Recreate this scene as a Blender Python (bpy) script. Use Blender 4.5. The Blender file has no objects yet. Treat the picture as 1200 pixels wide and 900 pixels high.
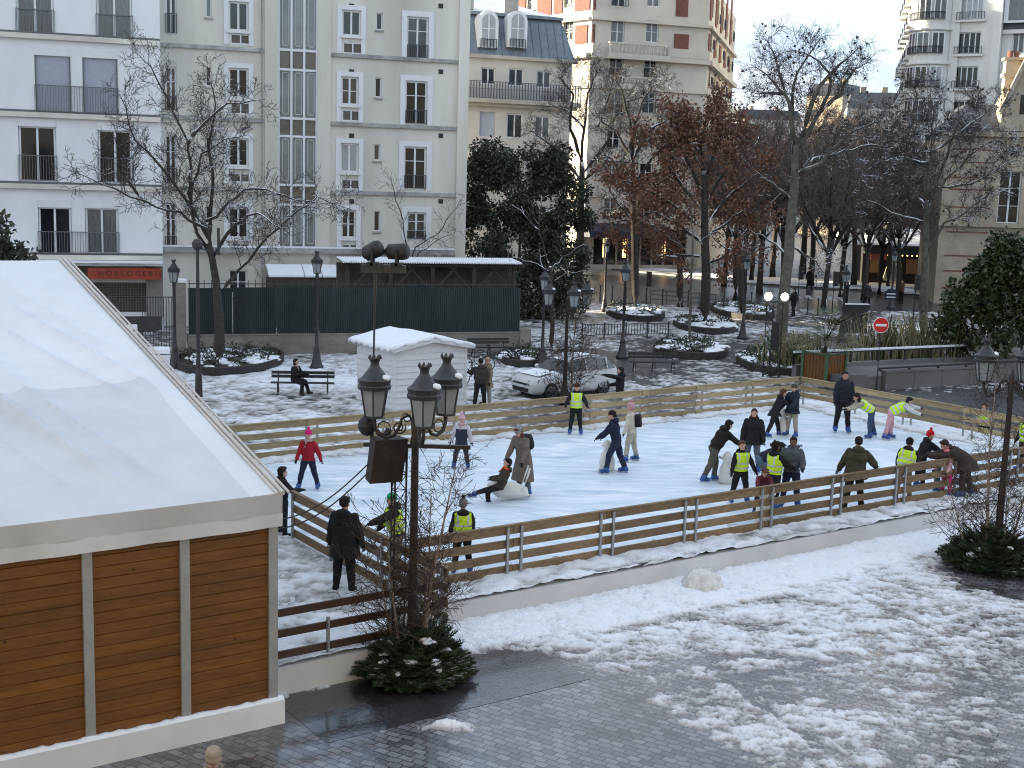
import bpy, bmesh, math, random
import numpy as np
from mathutils import Vector, Matrix
random.seed(7); rng = np.random.default_rng(7)
scene = bpy.context.scene; COL = scene.collection
# ------------------------------------------------------------------ camera
F = 1500.; TH = math.atan(232/1500.); RO = .0285; H = 7.8
_r0 = np.array([1, 0, 0.]); _u0 = np.array([0, math.sin(TH), math.cos(TH)]); FW = np.array([0, math.cos(TH), -math.sin(TH)])
CR = math.cos(RO)*_r0 + math.sin(RO)*_u0; CU = -math.sin(RO)*_r0 + math.cos(RO)*_u0
CP = np.array([0, 0, H])
def ray(px, py): return CR*(px-600)/F + CU*(450-py)/F + FW
def G(px, py, z=0.):                     # point of the horizontal plane z seen at a place of the photograph
    d = ray(px, py); return CP + d*((z-H)/d[2])
def proj(p):
    v = np.asarray(p, float)-CP; k = v @ FW
    return 600+F*(v @ CR)/k, 450-F*(v @ CU)/k
def top_z(x, y, row):                    # height at which a vertical at x,y reaches that row
    a, b = 0., 80.
    for _ in range(50):
        m = (a+b)/2
        if proj((x, y, m))[1] > row: a = m
        else: b = m
    return a
cam_d = bpy.data.cameras.new('camera'); cam = bpy.data.objects.new('camera', cam_d); COL.objects.link(cam)
cam_d.sensor_width = 36; cam_d.lens = 36*F/1200; cam_d.clip_end = 3000; cam_d.clip_start = .1
cam.matrix_world = Matrix(((CR[0], CU[0], -FW[0], 0), (CR[1], CU[1], -FW[1], 0), (CR[2], CU[2], -FW[2], H), (0, 0, 0, 1)))
scene.camera = cam
# ------------------------------------------------------------------ light
SUN_EL, SUN_AZ = math.radians(13), math.atan2(-.97, .25)     # azimuth from +Y towards +X
w = bpy.data.worlds.new('World'); scene.world = w; w.use_nodes = True
nt = w.node_tree; nt.nodes.clear(); N = nt.nodes.new; L = nt.links.new
sky = N('ShaderNodeTexSky'); sky.sky_type = 'NISHITA'; sky.sun_disc = False
sky.sun_elevation = SUN_EL; sky.sun_rotation = SUN_AZ; sky.air_density = 1.; sky.dust_density = .6; sky.ozone_density = 1.6
tc = N('ShaderNodeTexCoord'); mp = N('ShaderNodeMapping'); mp.inputs['Scale'].default_value = (1, 1, 3.2)
nz = N('ShaderNodeTexNoise'); nz.inputs['Scale'].default_value = 3.4; nz.inputs['Detail'].default_value = 7; nz.inputs['Roughness'].default_value = .55
cr = N('ShaderNodeValToRGB'); cr.color_ramp.elements[0].position = .26; cr.color_ramp.elements[1].position = .50
mx = N('ShaderNodeMix'); mx.data_type = 'RGBA'
bg = N('ShaderNodeBackground'); ow = N('ShaderNodeOutputWorld')
L(tc.outputs['Generated'], mp.inputs['Vector']); L(mp.outputs[0], nz.inputs['Vector']); L(nz.outputs['Fac'], cr.inputs[0])
n2 = N('ShaderNodeTexNoise'); n2.inputs['Scale'].default_value = 6.; n2.inputs['Detail'].default_value = 6; L(mp.outputs[0], n2.inputs['Vector'])
c2 = N('ShaderNodeValToRGB'); c2.color_ramp.elements[0].position = .36; c2.color_ramp.elements[0].color = (.90, 1.10, 1.42, 1); c2.color_ramp.elements[1].position = .62; c2.color_ramp.elements[1].color = (1.34, 1.43, 1.54, 1); L(n2.outputs['Fac'], c2.inputs[0])
L(cr.outputs[0], mx.inputs['Factor']); L(sky.outputs[0], mx.inputs['A']); L(c2.outputs[0], mx.inputs['B'])
L(mx.outputs['Result'], bg.inputs[0]); bg.inputs[1].default_value = .15; L(bg.outputs[0], ow.inputs[0])
sl = bpy.data.lights.new('sun', 'SUN'); sl.energy = 4.; sl.angle = math.radians(.5); sl.color = (1, .86, .64)
so = bpy.data.objects.new('sun', sl); COL.objects.link(so)
sd = Vector((math.sin(SUN_AZ)*math.cos(SUN_EL), math.cos(SUN_AZ)*math.cos(SUN_EL), math.sin(SUN_EL)))
so.rotation_euler = sd.to_track_quat('Z', 'Y').to_euler(); so.location = (-40, 20, 40)
vs = scene.view_settings; vs.view_transform = 'Standard'; vs.look = 'None'; vs.gamma = 1; vs.use_curve_mapping = False; vs.exposure = 2.5
scene.cycles.use_denoising = True; scene.cycles.denoising_prefilter = 'NONE'; scene.cycles.adaptive_threshold = .003; scene.cycles.filter_width = 1.1; scene.cycles.sample_clamp_indirect = 4; scene.cycles.max_bounces = 6; scene.cycles.transparent_max_bounces = 12
# ------------------------------------------------------------------ materials
def M(name, col, rough=.7, var=.18, scale=5., col2=None, bump=0., bscale=None, metal=0., spec=.5, snow=None, stretch=None, mottle=0., emit=None, coat=0., trans=0., isl=0., knots=0.):
    m = bpy.data.materials.new(name); m.use_nodes = True; t = m.node_tree; n = t.nodes.new; l = t.links.new
    b = t.nodes['Principled BSDF']; b.inputs['Roughness'].default_value = rough; b.inputs['Metallic'].default_value = metal
    b.inputs['Specular IOR Level'].default_value = spec
    if coat: b.inputs['Coat Weight'].default_value = coat
    if trans: b.inputs['Transmission Weight'].default_value = trans
    tc = n('ShaderNodeTexCoord'); vec = tc.outputs['Object']
    if stretch:
        mp = n('ShaderNodeMapping'); mp.inputs['Scale'].default_value = stretch; l(vec, mp.inputs['Vector']); vec = mp.outputs[0]
    nz = n('ShaderNodeTexNoise'); nz.inputs['Scale'].default_value = scale; nz.inputs['Detail'].default_value = 6; nz.inputs['Roughness'].default_value = .6
    l(vec, nz.inputs['Vector'])
    r = n('ShaderNodeValToRGB'); r.color_ramp.elements[0].position = .3; r.color_ramp.elements[1].position = .7
    c2 = col2 if col2 else tuple(min(1, c*(1+var)) for c in col); c1 = col if col2 else tuple(c*(1-var) for c in col)
    r.color_ramp.elements[0].color = (*c1, 1); r.color_ramp.elements[1].color = (*c2, 1)
    l(nz.outputs['Fac'], r.inputs[0]); out = r.outputs[0]
    if mottle:
        n2 = n('ShaderNodeTexNoise'); n2.inputs['Scale'].default_value = scale*.17; n2.inputs['Detail'].default_value = 4; l(vec, n2.inputs['Vector'])
        mr = n('ShaderNodeMapRange'); mr.inputs['From Min'].default_value = .3; mr.inputs['From Max'].default_value = .7
        mr.inputs['To Min'].default_value = 1-mottle; mr.inputs['To Max'].default_value = 1+mottle*.4; l(n2.outputs['Fac'], mr.inputs[0])
        mm = n('ShaderNodeMix'); mm.data_type = 'RGBA'; mm.blend_type = 'MULTIPLY'; mm.inputs['Factor'].default_value = 1
        l(out, mm.inputs['A']); l(mr.outputs[0], mm.inputs['B']); out = mm.outputs['Result']
    if knots:
        vo = n('ShaderNodeTexVoronoi'); vo.inputs['Scale'].default_value = knots; l(tc.outputs['Object'], vo.inputs['Vector']); kr = n('ShaderNodeMapRange'); kr.inputs['From Min'].default_value = .035; kr.inputs['From Max'].default_value = .085; kr.inputs['To Min'].default_value = .35; l(vo.outputs['Distance'], kr.inputs[0])
        mm = n('ShaderNodeMix'); mm.data_type = 'RGBA'; mm.blend_type = 'MULTIPLY'; mm.inputs['Factor'].default_value = 1; l(out, mm.inputs['A']); l(kr.outputs[0], mm.inputs['B']); out = mm.outputs['Result']
    if isl:
        ge = n('ShaderNodeNewGeometry'); ir = n('ShaderNodeMapRange'); ir.inputs['To Min'].default_value = 1-isl; ir.inputs['To Max'].default_value = 1+isl; l(ge.outputs['Random Per Island'], ir.inputs[0])
        mm = n('ShaderNodeMix'); mm.data_type = 'RGBA'; mm.blend_type = 'MULTIPLY'; mm.inputs['Factor'].default_value = 1; l(out, mm.inputs['A']); l(ir.outputs[0], mm.inputs['B']); out = mm.outputs['Result']
    if snow is not None:
        g = n('ShaderNodeNewGeometry'); sx = n('ShaderNodeSeparateXYZ'); l(g.outputs['Normal'], sx.inputs[0])
        n3 = n('ShaderNodeTexNoise'); n3.inputs['Scale'].default_value = 1.3; l(tc.outputs['Object'], n3.inputs['Vector'])
        ad = n('ShaderNodeMath'); ad.operation = 'MULTIPLY_ADD'; ad.inputs[1].default_value = .9; l(n3.outputs['Fac'], ad.inputs[0]); l(sx.outputs['Z'], ad.inputs[2])
        mr = n('ShaderNodeMapRange'); mr.inputs['From Min'].default_value = snow+.42; mr.inputs['From Max'].default_value = snow+.52; l(ad.outputs[0], mr.inputs[0])
        mm = n('ShaderNodeMix'); mm.data_type = 'RGBA'; l(mr.outputs[0], mm.inputs['Factor']); l(out, mm.inputs['A']); mm.inputs['B'].default_value = (.82, .85, .88, 1); out = mm.outputs['Result']
    l(out, b.inputs['Base Color'])
    if emit: b.inputs['Emission Color'].default_value = (*emit[0], 1); b.inputs['Emission Strength'].default_value = emit[1]
    if bump:
        nb = n('ShaderNodeTexNoise'); nb.inputs['Scale'].default_value = bscale or scale*4; nb.inputs['Detail'].default_value = 5; l(vec, nb.inputs['Vector'])
        bp = n('ShaderNodeBump'); bp.inputs['Strength'].default_value = bump; bp.inputs['Distance'].default_value = .03; l(nb.outputs['Fac'], bp.inputs['Height']); l(bp.outputs[0], b.inputs['Normal'])
    return m
# ------------------------------------------------------------------ mesh builder
def unit(v): v = np.asarray(v, float); return v/max(1e-9, np.linalg.norm(v))
def perp(d):
    a = np.array([0, 0, 1.]) if abs(d[2]) < .9 else np.array([1., 0, 0]); x = unit(np.cross(d, a)); return x, np.cross(x, d)
class MB:
    def __init__(s): s.v = []; s.f = []; s.m = []
    def add(s, vs, fs, mi=0):
        o = len(s.v); s.v += [tuple(map(float, p)) for p in vs]; s.f += [tuple(i+o for i in q) for q in fs]; s.m += [mi]*len(fs); return s
    def hexa(s, p, mi=0):                # 8 corners: bottom ring then top ring
        return s.add(p, [(3, 2, 1, 0), (4, 5, 6, 7), (0, 1, 5, 4), (1, 2, 6, 5), (2, 3, 7, 6), (3, 0, 4, 7)], mi)
    def box(s, c, size, yaw=0., mi=0):   # centre, full sizes
        ca, sa = math.cos(yaw), math.sin(yaw); hx, hy, hz = [q/2 for q in size]
        P = [(c[0]+x*ca-y*sa, c[1]+x*sa+y*ca, c[2]+z) for z in (-hz, hz) for x, y in ((-hx, -hy), (hx, -hy), (hx, hy), (-hx, hy))]
        return s.hexa(P, mi)
    def bar(s, a, b, w, h, mi=0, up=(0, 0, 1)):   # beam of width w and height h from a to b
        a = np.asarray(a, float); b = np.asarray(b, float); d = unit(b-a); x = np.cross(d, up)
        x = unit(x) if np.linalg.norm(x) > 1e-6 else np.array([1., 0, 0]); y = np.cross(x, d)
        R = [(-1, -1), (1, -1), (1, 1), (-1, 1)]
        return s.hexa([q+x*w/2*i+y*h/2*j for q in (a, b) for i, j in R], mi)
    def tube(s, pts, rad, n=8, mi=0, cap=True):
        pts = [np.asarray(p, float) for p in pts]; k = len(pts)
        if not hasattr(rad, '__len__'): rad = [rad]*k
        V = []; x = None
        for i, p in enumerate(pts):
            d = unit(pts[min(i+1, k-1)]-pts[max(i-1, 0)])
            if x is None: x, y = perp(d)
            else: x = unit(x-d*(x @ d)); y = np.cross(d, x)
            for j in range(n):
                a = 2*math.pi*j/n; V.append(p+(x*math.cos(a)+y*math.sin(a))*rad[i])
        Fs = [(i*n+j, i*n+(j+1) % n, (i+1)*n+(j+1) % n, (i+1)*n+j) for i in range(k-1) for j in range(n)]
        if cap: Fs += [tuple(range(n-1, -1, -1)), tuple((k-1)*n+j for j in range(n))]
        return s.add(V, Fs, mi)
    def lathe(s, prof, c=(0, 0, 0), n=12, mi=0, sx=1., sy=1., yaw=0.):
        V = []; k = len(prof); ca, sa = math.cos(yaw), math.sin(yaw)
        for r, z in prof:
            for j in range(n):
                a = 2*math.pi*(j+.5)/n; x, y = r*math.cos(a)*sx, r*math.sin(a)*sy; V.append((c[0]+x*ca-y*sa, c[1]+x*sa+y*ca, c[2]+z))
        Fs = [(i*n+j, i*n+(j+1) % n, (i+1)*n+(j+1) % n, (i+1)*n+j) for i in range(k-1) for j in range(n)]
        Fs += [tuple(range(n-1, -1, -1)), tuple((k-1)*n+j for j in range(n))]
        return s.add(V, Fs, mi)
    def ball(s, c, r, n=10, mi=0):
        if not hasattr(r, '__len__'): r = (r, r, r)
        k = max(4, n//2); V = []
        for i in range(k+1):
            t = math.pi*(i+.02)/(k+.04)
            for j in range(n):
                a = 2*math.pi*j/n; V.append((c[0]+r[0]*math.sin(t)*math.cos(a), c[1]+r[1]*math.sin(t)*math.sin(a), c[2]-r[2]*math.cos(t)))
        Fs = [(i*n+j, i*n+(j+1) % n, (i+1)*n+(j+1) % n, (i+1)*n+j) for i in range(k) for j in range(n)]
        Fs += [tuple(range(n-1, -1, -1)), tuple(k*n+j for j in range(n))]
        return s.add(V, Fs, mi)
    def prism(s, poly, z0, z1, mi=0):
        n = len(poly); V = [(*p[:2], z0) for p in poly]+[(*p[:2], z1) for p in poly]
        return s.add(V, [tuple(range(n-1, -1, -1)), tuple(range(n, 2*n))]+[(i, (i+1) % n, n+(i+1) % n, n+i) for i in range(n)], mi)
    def extr(s, poly, vec, mi=0):        # 3-D polygon extruded along vec
        n = len(poly); vec = np.asarray(vec, float); V = [np.asarray(p, float) for p in poly]; V += [p+vec for p in V]
        return s.add(V, [tuple(range(n-1, -1, -1)), tuple(range(n, 2*n))]+[(i, (i+1) % n, n+(i+1) % n, n+i) for i in range(n)], mi)
    def obj(s, name, mats, parent=None, smooth=False, **kw):
        if not isinstance(mats, (list, tuple)): mats = [mats]
        me = bpy.data.meshes.new(name); off = np.zeros(3); q = parent
        while q is not None: off += np.array(q.location); q = q.parent
        if s.v:
            V = np.asarray(s.v, dtype=np.float64)-off; me.from_pydata(V.tolist(), [], s.f)
        for m in mats: me.materials.append(m)
        if len(mats) > 1: me.polygons.foreach_set('material_index', np.asarray(s.m, dtype=np.int32))
        if smooth: me.polygons.foreach_set('use_smooth', np.ones(len(s.f), dtype=bool))
        o = bpy.data.objects.new(name, me); COL.objects.link(o)
        if parent is not None: o.parent = parent
        for k, v in kw.items(): o[k] = v
        return o
def thing(name, label, cat, loc=(0, 0, 0), group=None):
    o = bpy.data.objects.new(name, None); COL.objects.link(o); o.location = [float(q) for q in loc]; o.empty_display_size = .2
    o['label'] = label; o['category'] = cat
    if group: o['group'] = group
    return o
def tag(o, label, cat, group=None):
    o['label'] = label; o['category'] = cat
    if group: o['group'] = group
    return o
def base_origin(o, loc):                 # move a single-mesh thing's origin to its base
    o.data.transform(Matrix.Translation(-Vector(loc))); o.location = loc; return o
def copy_tree(o, parent=None):
    c = o.copy(); COL.objects.link(c)
    if parent is not None: c.parent = parent
    for ch in list(o.children): copy_tree(ch, c)
    return c
class Frame:                             # s along the face, d out of it, z up
    def __init__(s, o, ang): s.o = np.array([o[0], o[1], 0.]); s.c = np.array([math.cos(ang), math.sin(ang), 0]); s.n = np.array([math.sin(ang), -math.cos(ang), 0]); s.ang = ang
    def p(s, a, d, z): return s.o+s.c*a+s.n*d+np.array([0, 0, z])
    def box(s, mb, s0, s1, d0, d1, z0, z1, mi=0):
        return mb.hexa([s.p(a, d, z) for z in (z0, z1) for a, d in ((s0, d1), (s1, d1), (s1, d0), (s0, d0))], mi)
    def at(s, px, py):                   # where a line of sight meets the face: (s, z)
        d = ray(px, py); t = ((s.o-CP) @ s.n)/(d @ s.n); q = CP+d*t; return (q-s.o) @ s.c, q[2]
# numpy value noise
def vnoise(x, y, seed=0):
    xi = np.floor(x).astype(np.int64); yi = np.floor(y).astype(np.int64); xf = x-xi; yf = y-yi
    def h(a, b):
        n = (a*374761393+b*668265263+seed*974711) & 0x7fffffff; n = ((n ^ (n >> 13))*1274126177) & 0x7fffffff
        return ((n ^ (n >> 16)) & 0xffff)/65535.
    u = xf*xf*(3-2*xf); v = yf*yf*(3-2*yf)
    return (h(xi, yi)*(1-u)+h(xi+1, yi)*u)*(1-v)+(h(xi, yi+1)*(1-u)+h(xi+1, yi+1)*u)*v
def fbm(x, y, o=4, seed=0):
    t = 0.; a = .5
    for i in range(o): t = t+a*vnoise(x*2**i, y*2**i, seed+i*17); a *= .5
    return t/(1-.5**o)
def sstep(a, b, x): t = np.clip((x-a)/(b-a), 0, 1); return t*t*(3-2*t)
# ------------------------------------------------------------------ shared materials
m_snow = M('snow', (.80, .83, .87), .6, .04, 3, bump=.5, bscale=22)
m_white = M('white_paint', (.72, .74, .76), .5, .05, 2, mottle=.12)
m_iron = M('dark_iron', (.022, .022, .024), .42, .3, 12, bump=.15)
m_iron_rust = M('rusty_iron', (.028, .020, .016), .5, .4, 9, bump=.2)
m_galv = M('galvanised_steel', (.33, .34, .35), .45, .15, 12, metal=.6)
m_alu = M('grey_aluminium', (.36, .36, .355), .5, .1, 6, metal=.35)
m_wood_near = M('brown_pine_board', (.185, .122, .062), .6, .35, 6, isl=.22, stretch=(1, 1, 6), mottle=.3, bump=.2)  # darker brown tone than the far barrier boards
m_wood_far = M('pale_pine_board', (.32, .245, .135), .7, .25, 5, isl=.2, stretch=(1, 1, 6), mottle=.25, bump=.2)
m_black = M('black_rubber', (.015, .015, .016), .6, .3, 10)
m_glass = M('dark_window_glass', (.012, .014, .016), .06, .3, .6, spec=.35)
m_glass_l = M('lantern_glass', (.24, .265, .28), .12, .12, 6, spec=.6)
m_curtain = M('curtained_window_glass', (.10, .105, .105), .12, .5, 3, stretch=(6, 6, .6), spec=.6)
m_shut = M('roller_shutter', (.36, .39, .46), .55, .08, 4)
m_stone = M('pale_stone', (.40, .375, .325), .8, .12, 1.2, mottle=.25, bump=.1)
# ------------------------------------------------------------------ ground
RA = math.radians(34.6); A_ = np.array([math.cos(RA), math.sin(RA)]); B_ = np.array([-math.sin(RA), math.cos(RA)])
def uv(u, v, z=0.): q = u*A_+v*B_; return np.array([q[0], q[1], z])
def to_uv(p): return p[0]*A_[0]+p[1]*A_[1], p[0]*B_[0]+p[1]*B_[1]
U0, U1, V0, V1, DK = 10.95, 33.65, 19.37, 30.95, .45
m_ground = M('wet_grey_gravel', (.055, .056, .058), .38, .4, 1.1, mottle=.35, bump=.35, bscale=30)
MB().box((0, 300, -.25), (1600, 1400, .5)).obj('ground', m_ground, kind='structure')
def cobbles(name='wet_granite_setts', bw=.21, rh=.135, c1=(.19, .19, .195), c2=(.042, .039, .040), ms=.011, rot=33, rg=(.05, .34), warp=.14):
    m = bpy.data.materials.new(name); m.use_nodes = True; t = m.node_tree; n = t.nodes.new; l = t.links.new; b = t.nodes['Principled BSDF']
    tc = n('ShaderNodeTexCoord'); mp = n('ShaderNodeMapping'); mp.inputs['Rotation'].default_value = (0, 0, math.radians(rot))
    nw = n('ShaderNodeTexNoise'); nw.inputs['Scale'].default_value = 1.4; nw.inputs['Detail'].default_value = 3; l(tc.outputs['Object'], nw.inputs['Vector'])
    wa = n('ShaderNodeVectorMath'); wa.operation = 'MULTIPLY_ADD'; wa.inputs[1].default_value = (warp, warp, 0); l(nw.outputs['Color'], wa.inputs[0]); l(tc.outputs['Object'], wa.inputs[2]); w6 = n('ShaderNodeTexNoise'); w6.inputs['Scale'].default_value = 5.5; l(tc.outputs['Object'], w6.inputs['Vector']); wb6 = n('ShaderNodeVectorMath'); wb6.operation = 'MULTIPLY_ADD'; wb6.inputs[1].default_value = (warp*.35, warp*.35, 0); l(w6.outputs['Color'], wb6.inputs[0]); l(wa.outputs[0], wb6.inputs[2]); l(wb6.outputs[0], mp.inputs['Vector'])
    br = n('ShaderNodeTexBrick'); br.inputs['Scale'].default_value = 1; br.inputs['Brick Width'].default_value = bw; br.inputs['Row Height'].default_value = rh
    br.inputs['Mortar Size'].default_value = ms; br.inputs['Mortar Smooth'].default_value = .4; br.inputs['Bias'].default_value = -.1
    br.inputs['Color1'].default_value = (*c1, 1); br.inputs['Color2'].default_value = (*c2, 1); br.inputs['Mortar'].default_value = (.014, .013, .013, 1)
    l(mp.outputs[0], br.inputs['Vector'])
    n2 = n('ShaderNodeTexNoise'); n2.inputs['Scale'].default_value = .4; n2.inputs['Detail'].default_value = 6; l(tc.outputs['Object'], n2.inputs['Vector'])
    r = n('ShaderNodeValToRGB'); r.color_ramp.elements[0].position = .36; r.color_ramp.elements[0].color = (.60, .50, .46, 1); r.color_ramp.elements[1].position = .62; r.color_ramp.elements[1].color = (1.1, 1.1, 1.12, 1); l(n2.outputs['Fac'], r.inputs[0])
    mm = n('ShaderNodeMix'); mm.data_type = 'RGBA'; mm.blend_type = 'MULTIPLY'; mm.inputs['Factor'].default_value = 1; l(br.outputs['Color'], mm.inputs['A']); l(r.outputs[0], mm.inputs['B']); l(mm.outputs['Result'], b.inputs['Base Color'])
    n3 = n('ShaderNodeTexNoise'); n3.inputs['Scale'].default_value = 1.1; n3.inputs['Detail'].default_value = 6; l(tc.outputs['Object'], n3.inputs['Vector'])
    mr = n('ShaderNodeMapRange'); mr.inputs['From Min'].default_value = .35; mr.inputs['From Max'].default_value = .65; mr.inputs['To Min'].default_value = rg[0]; mr.inputs['To Max'].default_value = rg[1]; l(n3.outputs['Fac'], mr.inputs[0]); l(mr.outputs[0], b.inputs['Roughness'])
    n4 = n('ShaderNodeTexNoise'); n4.inputs['Scale'].default_value = 14; n4.inputs['Detail'].default_value = 4; l(tc.outputs['Object'], n4.inputs['Vector'])
    b.inputs['Coat Weight'].default_value = .5; b.inputs['Coat Roughness'].default_value = .10
    hm = n('ShaderNodeMath'); hm.operation = 'MULTIPLY_ADD'; hm.inputs[1].default_value = -1.; l(br.outputs['Fac'], hm.inputs[0]); l(n4.outputs['Fac'], hm.inputs[2])
    bp = n('ShaderNodeBump'); bp.inputs['Strength'].default_value = .4; bp.inputs['Distance'].default_value = .02; l(hm.outputs[0], bp.inputs['Height']); l(bp.outputs[0], b.inputs['Normal'])
    return m
def sheet(name, pts, z, mat, **kw):
    mb = MB(); mb.add([(p[0], p[1], z) for p in pts], [tuple(range(len(pts)))]); return mb.obj(name, mat, **kw)
sheet('plaza_paving', [(-16, 6), (26, 6), (34, 36), uv(38, 19.5), uv(4, 19.5), (-16, 12)], .006, cobbles(), kind='structure')
sheet('wet_flagstones', [uv(7.6, 15.35), uv(12.3, 15.35), uv(12.3, 17.2), uv(7.6, 17.2)], .011, cobbles('wet_black_flagstone', .62, .46, (.040, .041, .044), (.022, .022, .024), .012, -34.6, (.06, .26), .02), kind='structure')
# road, far pavement
m_road = M('wet_asphalt', (.05, .052, .056), .3, .25, .8, mottle=.3, bump=.2, bscale=40)
far_k = [G(420, 300), G(685, 313), G(795, 324), G(900, 336), G(1010, 342), G(1200, 362)]
near_k = [G(1200, 402), G(1010, 372), G(920, 361), G(840, 345), G(690, 327), G(420, 312)]
sheet('road', list(far_k)+list(near_k), .006, m_road, kind='structure')
m_pave = M('grey_pavement', (.16, .16, .16), .55, .2, 1, mottle=.3)
fb = [p+np.array([0, 30., 0]) for p in reversed(far_k)]
mb = MB(); mb.prism([tuple(p[:2]) for p in far_k]+[tuple(p[:2]) for p in fb], 0, .13); mb.obj('far_pavement', m_pave, kind='structure')
m_line = M('white_road_paint', (.6, .6, .6), .6, .15, 4)
# zebra crossing on the road at the right
mb = MB()
for k in range(7):
    a = G(905+k*13, 343+k*.9); d = unit(G(960, 362)-G(940, 345)); n_ = np.array([-d[1], d[0], 0])
    mb.add([a+n_*.25+(0, 0, .011), a-n_*.25+(0, 0, .011), a-n_*.25+d*4+(0, 0, .011), a+n_*.25+d*4+(0, 0, .011)], [(0, 1, 2, 3)])
mb.obj('road_marking', m_line, kind='structure')
# ------------------------------------------------------------------ snow sheets
def m_slush_():
    m = bpy.data.materials.new('trodden_snow'); m.use_nodes = True; t = m.node_tree; n = t.nodes.new; l = t.links.new; b = t.nodes['Principled BSDF']
    at = n('ShaderNodeAttribute'); at.attribute_name = 'thick'
    tc = n('ShaderNodeTexCoord'); nz = n('ShaderNodeTexNoise'); nz.inputs['Scale'].default_value = 3.; nz.inputs['Detail'].default_value = 10; nz.inputs['Roughness'].default_value = .78; l(tc.outputs['Object'], nz.inputs['Vector'])
    ad = n('ShaderNodeMath'); ad.operation = 'MULTIPLY_ADD'; ad.inputs[1].default_value = .10; l(nz.outputs['Fac'], ad.inputs[0]); l(at.outputs['Fac'], ad.inputs[2])
    r = n('ShaderNodeValToRGB'); e = r.color_ramp.elements; e[0].position = .040; e[0].color = (.13, .115, .105, 1); e[1].position = .112; e[1].color = (.80, .83, .87, 1)
    k = e.new(.058); k.color = (.34, .325, .315, 1); k = e.new(.084); k.color = (.64, .65, .67, 1)
    l(ad.outputs[0], r.inputs[0]); l(r.outputs[0], b.inputs['Base Color']); b.inputs['Roughness'].default_value = .55
    nb = n('ShaderNodeTexNoise'); nb.inputs['Scale'].default_value = 30; nb.inputs['Detail'].default_value = 8; l(tc.outputs['Object'], nb.inputs['Vector'])
    bp = n('ShaderNodeBump'); bp.inputs['Strength'].default_value = .9; bp.inputs['Distance'].default_value = .03; l(nb.outputs['Fac'], bp.inputs['Height']); l(bp.outputs[0], b.inputs['Normal'])
    return m
m_slush = m_slush_()
def snow_field(name, fn, i0, i1, j0, j1, res, mapf, z=0., mat=None, **kw):
    I, J = np.meshgrid(np.arange(i0, i1+res/2, res), np.arange(j0, j1+res/2, res), indexing='ij')
    X, Y = mapf(I, J); D = fn(I, J, X, Y); k, q = I.shape
    keep = (np.maximum(np.maximum(D[:-1, :-1], D[1:, :-1]), np.maximum(D[:-1, 1:], D[1:, 1:])) > 0)
    idx = np.arange(k*q).reshape(k, q); Fq = np.stack([idx[:-1, :-1], idx[1:, :-1], idx[1:, 1:], idx[:-1, 1:]], -1)[keep]
    us = np.unique(Fq); rm = np.full(k*q, -1); rm[us] = np.arange(len(us)); Fq = rm[Fq]
    V = np.stack([X.ravel(), Y.ravel(), np.maximum(D, -.015).ravel()+z], -1)[us]
    me = bpy.data.meshes.new(name); me.vertices.add(len(V)); me.vertices.foreach_set('co', V.ravel().astype(np.float32))
    nf = len(Fq); me.loops.add(nf*4); me.loops.foreach_set('vertex_index', Fq.ravel().astype(np.int32)); me.polygons.add(nf)
    me.polygons.foreach_set('loop_start', (np.arange(nf)*4).astype(np.int32)); me.polygons.foreach_set('loop_total', np.full(nf, 4, dtype=np.int32))
    me.polygons.foreach_set('use_smooth', np.ones(nf, dtype=bool))
    at = me.attributes.new('thick', 'FLOAT', 'POINT'); at.data.foreach_set('value', np.maximum(D.ravel()[us], 0).astype(np.float32))
    me.update(); me.validate(); me.materials.append(mat or m_slush)
    o = bpy.data.objects.new(name, me); COL.objects.link(o); o['kind'] = 'stuff'
    for a, b in kw.items(): o[a] = b
    return o
uvmap = lambda I, J: (I*A_[0]+J*B_[0], I*A_[1]+J*B_[1]); xymap = lambda I, J: (I, J)
def pix_of(X, Y, Z=0.):                 # rough photo place of ground points, to say where snow lies thick
    dx, dy, dz = X, Y, Z-H; k = dx*FW[0]+dy*FW[1]+dz*FW[2]
    return 600+F*(dx*CR[0]+dy*CR[1]+dz*CR[2])/k, 450-F*(dx*CU[0]+dy*CU[1]+dz*CU[2])/k
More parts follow.
